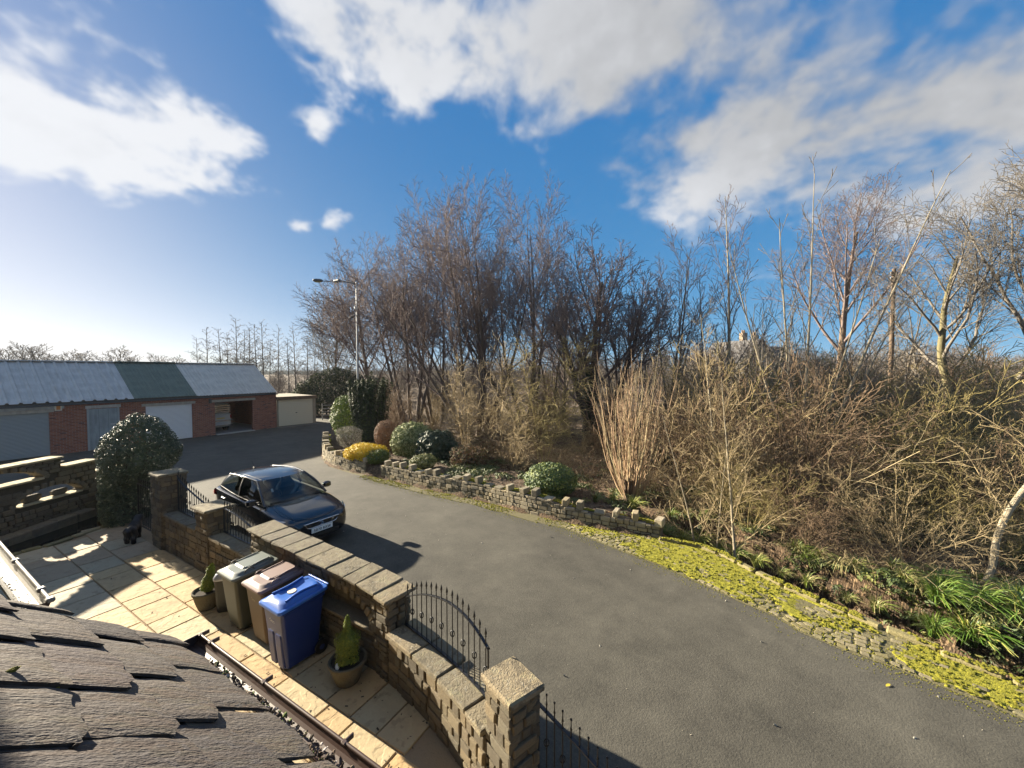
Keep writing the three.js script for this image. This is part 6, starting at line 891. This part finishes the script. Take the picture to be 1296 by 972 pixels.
  // the wood goes on behind as one mass
  { const g = (() => { const o = { trunk: new Tubes(), crown: null }; o.crown = o.trunk; branch(o, rngOf(580), [0, -.5, 0], [0, 1, 0], 8, .16, 0, { minR: .014, lv: [{ n: 22, ang: .75, len: .5, up: .01, wig: .12, seg: 8, sides: 5, from: .05, shape: t => 1.1 - .7 * t, rr: .5, endR: .02 }, { n: 9, ang: .65, len: .5, up: .04, wig: .25, seg: 4, sides: 3, from: .1, rr: .5, ref: 3 }, { n: 6, ang: .65, len: .5, up: .03, wig: .3, seg: 2, sides: 3, from: .1, rr: .6, ref: 1.4 }, { n: 0, seg: 2, sides: 3, up: 0, wig: .3, from: 0 }] }); return o.trunk.geo(); })(), n = 300, im = new THREE.InstancedMesh(g, std(.15, .125, .105, .95), n), m = new THREE.Matrix4(); im.name = numbered('far_wood'); tag(im, 'far bare wood standing as one mass behind the nearer trees', 'wood', null, 'stuff'); for (let i = 0; i < n; i++) { const Zf = 48 + Math.pow(rng(), 1.5) * 75, k = lerp(-.62, 1.55, rng()), Xf = k * Zf, s = (.45 + rng() * .55) * lerp(.75, 1.0, smooth(-.3, .4, k)); m.compose(V(Xf, (Xf > -18 ? .9 : -.3), Zf), new THREE.Quaternion().setFromEuler(new THREE.Euler(0, rng() * 6.28, 0)), new THREE.Vector3(s * 1.15, s, s * 1.15)); im.setMatrixAt(i, m); } scene.add(im); }
  // tall olive shrubs with hanging fine twigs behind the bed
  const hang = { ...bushy, lean: .28, lv: [{ n: 26, ang: .8, len: .26, up: .02, wig: .10, seg: 9, sides: 5, from: .12, rr: .4, endR: .008 }, { n: 7, ang: .55, len: .55, up: -.10, wig: .3, seg: 5, sides: 3, from: .1, rr: .6, ref: 1.3 }, { n: 0, seg: 3, sides: 3, up: -.10, wig: .35, from: 0 }] };
  const H1 = shrubGeo(531, 7, 6.4, hang), H2 = shrubGeo(532, 6, 5.4, hang);
  for (const [px, Z, g, s, l] of [[632, 18.8, H1, 1, 'tall tan shrub with drooping twigs behind the wall'], [688, 18.2, H1, .95, 'tall olive shrub with hanging twigs left of the ivy clad tree'], [590, 20.5, H2, 1, 'drooping tan shrub under the tallest tree'], [655, 16.9, H2, .8, 'shorter drooping shrub behind the clipped round bush']]) shrubThing('weeping_shrub', l, g, px === 688 ? M.twigOlive : M.twigTan, ...at(px, Z), px, s, null);
  // coppiced clump of straight orange stems
  { const [x, z] = at(799, 12.9), t = thing('coppiced_shrub', 'clump of upright orange straw coloured stems behind the wall end', 'shrub', V(x, groundY(x, z), z)), r = rngOf(541), a = new Tubes(), b = new Tubes(); for (let i = 0; i < 78; i++) { const an = r() * 6.283, R = Math.pow(r(), .55), lean = .30 * R, h = 2.5 + r() * 2.1 - R * .3, pts = [], rad = []; let p = [Math.cos(an) * .22 * R, 0, Math.sin(an) * .22 * R], d = norm3([Math.cos(an) * lean * 2.6, 1, Math.sin(an) * lean * 2.6]); for (let k = 0; k <= 8; k++) { pts.push(p.slice()); rad.push(lerp(.014, .0045, k / 8)); d = norm3([d[0] * .80 + (r() - .5) * .22, d[1] + .05, d[2] * .80 + (r() - .5) * .22]); p = p.map((v, m) => v + d[m] * h / 8); if (k > 2 && r() < .8) { const e = norm3([d[0] + (r() - .5) * .6, d[1], d[2] + (r() - .5) * .6]), l = .3 + r() * .7; (r() < .7 ? a : b).add([pts[k], pts[k].map((v, m) => v + e[m] * l * .5), pts[k].map((v, m) => v + e[m] * l + (m === 1 ? .05 : 0))], [.006, .005, .003], 3); } } (r() < .72 ? a : b).add(pts, rad, 4); } part('stems', a.geo(), M.twigStraw, t); part('old_stems', b.geo(), M.twigPale, t); part('stool', (() => { const c = new Tubes(); for (let i = 0; i < 9; i++) { const an = r() * 6.28; c.add([[Math.cos(an) * .12, -.2, Math.sin(an) * .12], [Math.cos(an) * .2, .25, Math.sin(an) * .2], [Math.cos(an) * .32, .7, Math.sin(an) * .32]], [.09, .07, .04], 7); } return c.geo(); })(), M.barkBrown, t); }
  // pale saplings by the stream and the bent pale limb on the right
  const sap = { minR: .005, lv: [{ n: 15, ang: .8, len: .28, up: .01, wig: .10, seg: 12, sides: 7, from: .18, shape: t => 1.1 - .6 * t, rr: .4, endR: .008 }, { n: 6, ang: .6, len: .45, up: .02, wig: .26, seg: 5, sides: 4, from: .15, rr: .55, ref: 1.2 }, { n: 4, ang: .6, len: .5, up: .01, wig: .3, seg: 3, sides: 3, from: .1, rr: .6, ref: .5 }, { n: 0, seg: 2, sides: 3, up: 0, wig: .3, from: 0 }] };
  tree('pale mottled sapling standing at the stream edge', 5.5, 9.35, 551, 5.6, .048, sap, M.barkPale, M.twigTan, null, 'sapling');
  tree('thin leaning sapling right behind the stream bank', 5.05, 10.3, 552, 4.6, .03, { ...sap, stems: [[0, 0, -.12, .06, 1], [.3, .1, .06, .1, .85]] }, M.barkPale, M.twigTan, null, 'sapling');
  tree('pale sapling standing deeper in the thicket', ...at(908, 13.2), 553, 6.4, .06, sap, M.barkPale, M.twigTan, null, 'sapling');
  { const t = thing('bent_tree', 'bent pale limb leaning out of the leaf litter near the green sedge', 'tree', V(9.55, 0, 7.75)); const g = groundY(9.55, 7.75); part('trunk', curveTube([[-.05, g - .1, 0], [.12, g + .06, 0], [.30, g + .35, -.05], [.42, g + .85, -.1], [.62, g + 1.35, -.12], [1.1, g + 1.9, -.2], [1.8, g + 2.5, -.3]], .055, 9, 20), M.barkPale, t); const q = new Tubes(), r = rngOf(561); const o = { ...arching, splitTrunk: false }; for (let i = 0; i < 9; i++) branch({ trunk: q, crown: q }, r, [.62 + i * .14, g + 1.35 + i * .13, -.12 - i * .02], norm3([r() - .5, .6, r() - .5]), 1.6, .016, 0, o); part('crown', q.geo(), M.twigTan, t); }
  // long pale arching limbs over the thicket
  { const o = { lean: .7, r: .015, minR: .0045, lv: [{ n: 10, ang: .55, len: .42, up: -.035, wig: .15, seg: 10, sides: 5, from: .2, rr: .5, endR: .008 }, { n: 5, ang: .6, len: .5, up: -.02, wig: .28, seg: 5, sides: 3, from: .15, rr: .6, ref: 1.6 }, { n: 0, seg: 3, sides: 3, up: -.01, wig: .3, from: 0 }] };
    for (const [px, Z, h, l] of [[1000, 11.2, 4.6, 'pale long limbed shrub arching over the middle of the thicket'], [1085, 12.6, 5.0, 'tallest pale arching shrub beneath the round crowned tree'], [1190, 11.0, 4.4, 'pale arching shrub in front of the mossy oak'], [1290, 12.0, 4.6, 'pale arching shrub at the right end of the thicket']]) shrubThing('arching_shrub', l, shrubGeo(570 + px, 8, h * .8, o), px === 1000 ? M.twigPale : M.twigTan, ...at(px, Z), 0, 1, null); }
}
// ---------------------------------------------------------------- garden bed shrubs
{
  const bedAt = (px, py, h = .4) => G(px, py, h);
  const put = (name, label, px, Z, rx, ry, rz, n, leaf, mats, seed, o = {}) => { const [x, z] = at(px, Z); return roundShrub(name, label, x, z, Math.max(.0, groundY(x, z)) - .03, rx, ry, rz, n, leaf, mats, seed, o); };
  put('clipped_bush', 'round clipped glossy green bush just behind the low wall', 697, 12.7, .86, .56, .8, 9000, [.022, .038], [glossLeaf(.055, .10, .028, .3), glossLeaf(.075, .125, .03, .32), glossLeaf(.20, .24, .05, .4)], 601, { lump: .2, depth: .3 });
  put('variegated_shrub', 'large round cream variegated evergreen shrub', 522, 18.7, 1.02, 1.0, .95, 11000, [.028, .046], [glossLeaf(.34, .36, .15, .45), glossLeaf(.13, .17, .055, .4)], 602, { lump: .22, depth: .34 });
  put('glossy_shrub', 'dark glossy leaved shrub beside the variegated shrub', 553, 17.7, .88, .72, .8, 4200, [.045, .085], [glossLeaf(.030, .055, .028, .24), glossLeaf(.05, .075, .04, .26)], 603, { lump: .4, depth: .4 });
  put('beech_bush', 'russet brown twiggy bush between the yew and variegated shrub', 489, 19.4, .62, .82, .6, 6500, [.016, .03], [leafM(.24, .125, .06, .8, .2), leafM(.16, .09, .05, .8, .2)], 604, { lump: .12 });
  put('golden_shrub', 'bright golden yellow low shrub spilling over the wall', 462, 17.1, .92, .42, .7, 7500, [.02, .036], [leafM(.74, .54, .025, .7, .3), leafM(.62, .48, .02, .7, .3)], 605, { lump: .25 });
  put('green_shrub', 'green leafy lower shrub on the right of the golden shrub', 476, 16.7, .5, .36, .5, 3200, [.018, .034], [leafM(.16, .21, .025, .7, .3), leafM(.08, .12, .02, .7, .3)], 606, { lump: .25 });
  put('flat_shrub', 'small flat topped variegated shrub on the wall top', 535, 15.75, .56, .32, .45, 2600, [.02, .034], [leafM(.30, .29, .09, .6, .2), leafM(.07, .10, .025, .6, .2)], 607, { lump: .2 });
  put('lime_shrub', 'round lime green shrub on the left of the dark yew', 437, 22.6, .85, 1.35, .8, 7500, [.026, .044], [leafM(.22, .28, .04, .6, .25), leafM(.10, .15, .03, .6, .25)], 608, { lump: .2 });
  put('heather_mound', 'grey white twiggy heather mound below the lime green shrub', 441, 20.2, .66, .62, .6, 4200, [.012, .03], [leafM(.36, .34, .27, .9, .1), leafM(.20, .18, .13, .9, .1)], 609, { lump: .35 });
  for (const [px, Z, l, s] of [[590, 16.4, 'rusty bracken mound behind the low wall', 611], [574, 18.2, 'larger rusty bracken mound behind the dark glossy shrub', 612], [610, 19, 'reddish leafed mound under the drooping shrubs', 613]]) put('bracken_mound', l, px, Z, .8, .5, .7, 3000, [.014, .036], [leafM(.22, .12, .06, .9, .2), leafM(.13, .085, .05, .9, .1), leafM(.10, .11, .03, .8, .2)], s, { lump: .45 });
  // fastigiate yew: many upright plumes
  { const [x, z] = at(470, 22), t = thing('fastigiate_yew', 'dark fastigiate yew with many upright plumes', 'conifer', V(x, groundY(x, z), z)), r = rngOf(620), S = [[], []], tb = new Tubes(); for (let k = 0; k < 60; k++) { const a = r() * 6.283, R = Math.sqrt(r()), px = Math.cos(a) * R * 1.32, pz = Math.sin(a) * R * .95, h = 3.75 - R * .6 + (r() - .5) * .5; tb.add([[px * .3, 0, pz * .3], [px * .8, h * .5, pz * .8], [px, h, pz]], [.03, .02, .006], 4); for (let i = 0; i < 330; i++) { const f = r(), rr = .20 * Math.sqrt(Math.max(0, 1 - f * f * .95)) + .02, b = r() * 6.283, y = .2 + f * (h - .1), kx = lerp(.55, 1, f); const d = new THREE.Vector3(Math.cos(b), .9, Math.sin(b)).normalize(); S[i % 4 ? 0 : 1].push([new THREE.Vector3(px * kx + Math.cos(b) * rr, y, pz * kx + Math.sin(b) * rr), d, .6 + r() * .8, r() * 20]); } } part('foliage', leafGeo(S[0], .022, .075), glossLeaf(.026, .042, .013, .55), t); part('foliage', leafGeo(S[1], .022, .07), glossLeaf(.075, .095, .02, .6), t); part('stems', tb.geo(), M.barkDark, t); }
  // conifer hedge behind the small garage
  { const r = rngOf(630), t = thing('conifer_hedge', 'dark overgrown conifer hedge behind the small garage', 'hedge', V(-17.2, 0, 38.5)), inside = p => { const lump = 1 + .45 * (fbm(p.x * .55 + 3, p.y * .7, p.z * .55, 3) - .5) * 2; return p.y < .05 ? -1 : (lump - Math.hypot(p.x / 4.6, (p.y - 1.6) / 2.6, p.z / 1.7)) * 1.6; }; const L = shellLeaves(12000, [-6, 6, .05, 5, -2.4, 2.4], inside, .5, r, .8, 1.2); part('foliage', leafGeo(L.filter((_, i) => i % 5), .05, .12), leafM(.030, .044, .022, .9, .1), t); part('foliage', leafGeo(L.filter((_, i) => i % 5 === 0), .05, .12), leafM(.10, .11, .05, .9, .1), t); part('stems', (() => { const tb = new Tubes(); for (let i = 0; i < 10; i++) tb.add([[-4 + i * .9, 0, 0], [-4 + i * .9, 2.6, (r() - .5)]], [.09, .03], 6); return tb.geo(); })(), M.barkDark, t); }
}
// ---------------------------------------------------------------- ivy on the gnarled tree
{ const r = rngOf(640), [X, Z] = at(748, 21), t = thing('ivy', 'dark ivy climbing the gnarled tree trunk', 'ivy', V(X, groundY(X, Z), Z)), L = []; for (let i = 0; i < 5200; i++) { const y = .1 + Math.pow(r(), 1.2) * 4.6, a = r() * 6.283, rr = .3 + .12 * n3(a * 2, y * 1.3, 2) + (y > 2 ? (r() - .3) * .25 : 0); const n = new THREE.Vector3(Math.cos(a) + (r() - .5) * .8, (r() - .2) * .8, Math.sin(a) + (r() - .5) * .8).normalize(); L.push([new THREE.Vector3(Math.cos(a) * rr - .12 * y * .8 * .3, y, Math.sin(a) * rr), n, .6 + r() * .8, r() * 20]); } part('foliage', leafGeo(L, .035, .05), glossLeaf(.028, .048, .018, .35), t); part('stems', tube([[.25, 0, .1], [.1, 2.2, .28], [-.25, 4.4, .1]], [.035, .03, .01], 6), M.barkDark, t); }
// ---------------------------------------------------------------- grasses, ferns and sedge
function blades(n, len, wid, spread, rng, droop = 1) { const p = [], idx = []; for (let i = 0; i < n; i++) { const a = rng() * 6.283, l = len * (.55 + .6 * rng()), o = spread * (.35 + .9 * rng()), bx = (rng() - .5) * .16 * len, bz = (rng() - .5) * .16 * len, w = wid * (.6 + .6 * rng()), ca = Math.cos(a), sa = Math.sin(a), base = p.length / 3, N = 5; for (let k = 0; k <= N; k++) { const t = k / N, r = o * l * t * (.5 + .6 * t), y = l * (t * 1.05 - droop * (.35 + .55 * o) * t * t), ww = w * (k === N ? .02 : 1 - t * .75); p.push(bx + ca * r - sa * ww, y, bz + sa * r + ca * ww, bx + ca * r + sa * ww, y + w * .4, bz + sa * r - ca * ww); if (k) { const q = base + (k - 1) * 2; idx.push(q, q + 1, q + 2, q + 1, q + 3, q + 2); } } } const g = new THREE.BufferGeometry(); g.setAttribute('position', new THREE.Float32BufferAttribute(p, 3)); g.setIndex(idx); g.computeVertexNormals(); return g; }
{
  const r = rngOf(650), gm = [leafM(.085, .17, .018, .45, .3), leafM(.16, .22, .03, .5, .3), leafM(.34, .30, .12, .7, .25), leafM(.40, .40, .09, .6, .3)];
  const sedge = (label, X, Z, len, n, mats, group, dy = 0) => { const t = thing('sedge_clump', label, 'grass', V(X, Math.max(-.45, groundY(X, Z)) - .03 + dy, Z), r() * 6, group); mats.forEach(m => part('blades', blades(Math.round(n / mats.length), len, .010 * Math.min(1.4, len + .4), .62, r), m, t)); return t; };
  const big = [[8.15, 6.75, 1.1], [8.55, 6.95, 1.0], [8.0, 7.15, .9], [8.85, 6.55, 1.05], [7.75, 6.95, .75], [8.4, 7.4, .8], [9.2, 6.9, 1.0]]; big.forEach(([x, z, l], i) => sedge('large fresh green sedge tussock overhanging the stream', x, z, l, 210, i % 3 ? [gm[0], gm[1]] : [gm[0], gm[0], gm[3]], 'green sedge tussocks by the stream'));
  const mid = [[4.35, 10.9], [4.75, 10.6],  [4.1, 11.5], [5.2, 10.5], [4.6, 11.3], [3.6, 11.3], [5.75, 9.75], [6.0, 9.35], [5.5, 10.2], [3.05, 11.6], [2.6, 11.9], [3.4, 12.2]]; mid.forEach(([x, z], i) => sedge(i < 6 ? 'yellowish grass tuft beyond the end of the low wall' : 'green grass tuft on the bank near the saplings', x, z, .55 + r() * .3, 120, i % 2 ? [gm[1], gm[3]] : [gm[0], gm[1], gm[2]], i < 6 ? 'yellowish tufts by the wall end' : 'green tufts near the saplings', .05));
  for (const [x, z] of [[6.6, 8.5], [7.0, 7.9], [7.3, 7.6], [6.3, 8.9], [7.5, 8.3], [6.9, 9.2], [6.2, 9.6], [7.9, 7.7], [8.2, 8.2], [7.2, 8.9], [8.8, 7.6], [9.4, 7.3]]) sedge('straw coloured grass tuft on the far bank of the stream', x, z, .4 + r() * .25, 90, [gm[2], gm[1]], 'straw tufts on the far bank', .04);
  // long straw grass hanging over the lip of the far bank
  { const lip = new Path(BANK.slice(1, 13)), g = [blades(70, .55, .007, .75, r, 1.25), blades(70, .5, .007, .8, r, 1.3)]; for (let s = .4; s < lip.len - .6; s += .42) { const q = lip.at(s), o = 1.72 + r() * .35, x = q.x + q.tz * o, z = q.z - q.tx * o, k = s < 3.2 ? 0 : 1; const t = thing('straw_sedge', k ? 'straw grass tuft hanging over the bank beside the saplings' : 'straw grass tuft hanging over the bank beside the green sedge', 'grass', V(x, groundY(x, z) - .02, z), r() * 6.28, k ? 'bank grass beside the saplings' : 'bank grass beside the sedge'); part('blades', g[Math.floor(r() * 2)], [gm[2], gm[2], gm[1], gm[2]][Math.floor(r() * 4)], t); t.scale.setScalar(.7 + r() * .6); } }
  // ivy, fern and dock leaves on the banks and in the bed
  { const g = (() => { const L = []; for (let i = 0; i < 26; i++) { const a = r() * 6.283, d = Math.sqrt(r()) * .5; L.push([new THREE.Vector3(Math.cos(a) * d, .15 + r() * .5 * (1 - d), Math.sin(a) * d), new THREE.Vector3(Math.cos(a) * .5 + r() - .5, .9, Math.sin(a) * .5 + r() - .5).normalize(), .6 + r() * .8, r() * 20]); } return leafGeo(L, .075, .16); })(), n = 2600, im = new THREE.InstancedMesh(g, leafM(1, 1, 1, .6, .2), n + 420), m = new THREE.Matrix4(), c = new THREE.Color(); im.name = numbered('ground_cover'); tag(im, 'ivy and low green leaves on the stream banks and bed', 'ground cover', null, 'stuff');
    for (let i = 0; i < n; i++) { let x, z, s, ok; do { z = 4.6 + r() * 15; x = -5 + r() * 18; s = -dist2poly(x, z, BANK); const f = fbm(x * .9, 5, z * .9, 3); ok = s > .35 && s < 9 && r() < smooth(.4, .62, f) * lerp(1, .25, smooth(1.5, 6, s)); } while (!ok); const k = .13 + r() * .22; m.compose(V(x, groundY(x, z) - .02, z), new THREE.Quaternion().setFromEuler(new THREE.Euler((r() - .5) * .4, r() * 6.28, (r() - .5) * .4)), new THREE.Vector3(k, k, k)); im.setMatrixAt(i, m); const q = r(); c.setRGB(...(q < .45 ? [.055, .085, .018] : q < .8 ? [.10, .13, .025] : q < .93 ? [.19, .20, .035] : [.16, .11, .05])); im.setColorAt(i, c); } { const lip = new Path(BANK.slice(1, 13)); for (let i = n; i < n + 420; i++) { const q = lip.at(r() * lip.len), o = 1.50 + r() * .42, x = q.x + q.tz * o, z = q.z - q.tx * o, k = .10 + r() * .16, y = o > 1.7 ? groundY(x, z) - .02 : -.75 + r() * .8; m.compose(V(x, y, z), new THREE.Quaternion().setFromEuler(new THREE.Euler((r() - .5) * 1.2, r() * 6.28, (r() - .5) * 1.2)), new THREE.Vector3(k, k, k)); im.setMatrixAt(i, m); const w = r(); c.setRGB(...(w < .4 ? [.05, .075, .018] : w < .65 ? [.09, .115, .025] : w < .85 ? [.10, .075, .04] : [.17, .17, .04])); im.setColorAt(i, c); } } scene.add(im); }
  // dry straw and bramble leaves through the whole thicket floor
  const n = 22000, im = new THREE.InstancedMesh((() => { const g = leafGeo([[new THREE.Vector3(), new THREE.Vector3(0, 1, 0), 1, 1]], .5, 1, .5); return g; })(), std(1, 1, 1, .9, { side: THREE.DoubleSide }), n); im.name = numbered('fallen_leaves'); tag(im, 'dead brown leaves covering the woodland floor', 'leaves', null, 'stuff');
  const m = new THREE.Matrix4(), c = new THREE.Color(); for (let i = 0; i < n; i++) { let x, z, s; do { const f = Math.pow(r(), .8); z = 4.5 + f * 22; x = -8 + r() * 32; s = -dist2poly(x, z, BANK); } while (s < .5); const k = .035 + r() * .035; m.compose(V(x, groundY(x, z) + .01 + r() * .02, z), new THREE.Quaternion().setFromEuler(new THREE.Euler((r() - .5) * 1.2, r() * 6.28, (r() - .5) * 1.2)), new THREE.Vector3(k, k, k)); im.setMatrixAt(i, m); const q = r(); c.setRGB(...(q < .5 ? [.15, .09, .05] : q < .8 ? [.23, .15, .085] : q < .95 ? [.32, .24, .15] : [.10, .12, .03])); c.multiplyScalar(.7 + .6 * r()); im.setColorAt(i, c); }
  scene.add(im);
  // low tangle of fine dead stems over the bank
  const tg = new Tubes(); for (let i = 0; i < 8000; i++) { let x, z, s; do { z = 5 + r() * 16; x = -5 + r() * 26; s = -dist2poly(x, z, BANK); } while (s < (x > 4 ? 1.3 : 3.8)); const y = groundY(x, z), a = r() * 6.283, l = .25 + r() * .75, h = .05 + r() * .45; tg.add([[x, y, -z], [x + Math.cos(a) * l * .5, y + h, -z + Math.sin(a) * l * .5], [x + Math.cos(a) * l, y + h * (.2 + r()), -z + Math.sin(a) * l]], [.005, .0045, .003], 3); } tag(part('dead_stems', tg.geo(), M.twigTan, scene), 'tangle of fine dead stems over the far bank', 'undergrowth', null, 'stuff');
}
// ---------------------------------------------------------------- bed wall of rough stones with upright cocks and combs
{
  const P1 = new Path([[3.86, 9.98], ...BANK.slice(11, 18), [-5.37, 15.70]]), H = s => lerp(.30, .55, smooth(0, 4.2, s)) + .03 * Math.sin(s * 2.1);
  const mk = (label, path, seed, H, group) => { const w = thing('garden_wall', label, 'wall'), off = .16, pa = s => { const q = path.at(clamp(s, 0, path.len)); return { x: q.x + q.tz * off, z: q.z - q.tx * off, tx: q.tx, tz: q.tz }; };
    part('core', strip(pa, 0, path.len, -.05, s => H(s) - .02, -.10, .10, 40), M.core, w);
    layStones(w, pa, 0, path.len, -.02, H, 1, .16, { seed, mats: M.bedStones, hmin: .075, hmax: .15, lmin: .12, lmax: .34 });
    layStones(w, pa, 0, path.len, .1, H, -1, .16, { seed: seed + 1, mats: M.bedStones, merge: true });
    const rng = rngOf(seed + 2); let s = .05; while (s < path.len - .05) { const p = pa(s), up = rng() < .72, hh = up ? .17 + rng() * .08 : .07, o = part('cope_stone', chamfer(up ? .13 + rng() * .08 : .3, hh, .28 + rng() * .07, .014, .10, rng), M.bedStones[Math.floor(rng() * 5)], w); o.position.copy(V(p.x, H(s) + hh / 2 - .015, p.z)); o.rotation.set((rng() - .5) * .1, turnOf(p.tx, p.tz) + (rng() - .5) * .25, (rng() - .5) * .12); s += .38 + rng() * .24; }
    // moss on the top
    const dome = new THREE.IcosahedronGeometry(1, 1), im = new THREE.InstancedMesh(dome, M.moss, 2400); im.name = 'moss'; tag(im, null, null, null, 'stuff'); const m = new THREE.Matrix4(); for (let i = 0; i < 2400; i++) { const s2 = rng() * path.len, p = pa(s2), o = -.02 + rng() * .26, r = fbm(s2 * 1.7, o * 4, 6, 3) < .46 ? .0006 : .008 + rng() * .03; m.compose(V(p.x + p.tz * o, H(s2) + .0, p.z - p.tx * o), new THREE.Quaternion(), new THREE.Vector3(r * 1.3, r * .5, r)); im.setMatrixAt(i, m); } w.add(im); return w; };
  mk('long rough stone bed wall topped with upright stones along the drive', P1, 701, H);
  mk('curved end of the stone bed wall below the golden shrub', new Path([[-6.22, 16.22], [-7.21, 16.84], [-8.0, 17.40], [-8.55, 17.95], [-9.2, 18.75], [-9.69, 19.65], [-10.3, 20.9], [-10.96, 22.33]]), 711, s => lerp(.52, .66, s / 7));
}
// ---------------------------------------------------------------- house beyond the trees, telegraph pole
{
  const Z = 57, X = (962 - 648) / FOCAL * Z, o = thing('far_house', 'pale gabled house with slate roof and brick chimneys behind the trees', 'house', V(X, .8, Z), .35), wm = std(.44, .40, .33, .9, { map: T.render }), rm = std(.12, .115, .115, .8, { map: T.weather });
  const gable = new THREE.Shape([[-3.2, 0], [3.2, 0], [3.2, 4.6], [0, 8.0], [-3.2, 4.6]].map(q => new THREE.Vector2(...q))); part('wall', boxUV(new THREE.ExtrudeGeometry(gable, { depth: 8, bevelEnabled: false }).translate(0, 0, -8)), wm, o);
  part('wing_wall', boxUV(new THREE.BoxGeometry(8, 4.6, 6).translate(7, 2.3, -4.6)), wm, o);
  const roof = part('roof', (() => { const g = []; for (const s of [-1, 1]) { const b = new THREE.BoxGeometry(5.0, .16, 8.7); b.rotateZ(s * -.816); b.translate(s * 1.72, 6.35, -4); g.push(b); } for (const s of [-1, 1]) { const b = new THREE.BoxGeometry(9, .16, 4.3); b.rotateX(s * .78); b.translate(7, 6.0, -4.6 + s * 1.55); g.push(b); } return boxUV(mergeGeometries(g.map(q => q.toNonIndexed()))); })(), rm, o);
  for (const [x, z] of [[.4, -3.2], [4.6, -4.6]]) { const c = part('chimney', boxUV(new THREE.BoxGeometry(.9, 2.0, .7)), std(.30, .23, .16, .9, { map: T.render }), roof); c.position.set(x, 8.4, z); for (const d of [-.2, .2]) part('chimney_pot', new THREE.CylinderGeometry(.12, .15, .45, 10), std(.34, .24, .16, .9), roof).position.set(x + d, 9.6, z); }
  for (const [x, y] of [[-1.3, 1.6], [1.3, 1.6], [0, 4.4]]) { const w = part('window', chamfer(1.1, 1.2, .08, .01), std(.7, .7, .68, .6), o); w.position.set(x, y, .02); part('pane', new THREE.BoxGeometry(.92, 1.02, .02), phys(.03, .035, .04, .05), w).position.z = .045; }
  for (const x of [5.2, 8.6]) { const w = part('window', chamfer(1.4, 1.2, .08, .01), std(.7, .7, .68, .6), o); w.position.set(x, 2.8, -1.58); part('pane', new THREE.BoxGeometry(1.2, 1.02, .02), phys(.03, .035, .04, .05), w).position.z = .045; }
}
{ const [X, Z] = at(1127, 24), o = thing('telegraph_pole', 'brown telegraph pole among the trees beside the round crowned tree', 'pole', V(X, groundY(X, Z), Z)); part('pole', new Tubes().add([[0, -.2, 0], [0, 9.6, 0], [0, 9.62, 0]], [.14, .10, .001], 10).geo(), M.barkBrown, o); for (const [x, y] of [[-.16, 9.35], [.16, 9.35], [.16, 9.0], [-.16, 9.0]]) part('insulator', new THREE.CylinderGeometry(.05, .07, .14, 8), std(.12, .1, .08, .4), o).position.set(x, y, 0); part('cross_arm', chamfer(.5, .07, .07, .01), M.barkBrown, o).position.set(0, 9.2, .02); }
scene.fog = new THREE.FogExp2(0xe8ecf0, .0002);
scene.traverse(o => { if (o.isMesh) { o.castShadow = true; o.receiveShadow = true; } });
{ let n = 0, m = 0; scene.traverse(o => { if (o.isMesh) { m++; if (!o.isInstancedMesh) n += (o.geometry.index ? o.geometry.index.count : o.geometry.attributes.position.count) / 3; } }); console.log('meshes', m, 'triangles', n); }
renderer.render(scene, camera);
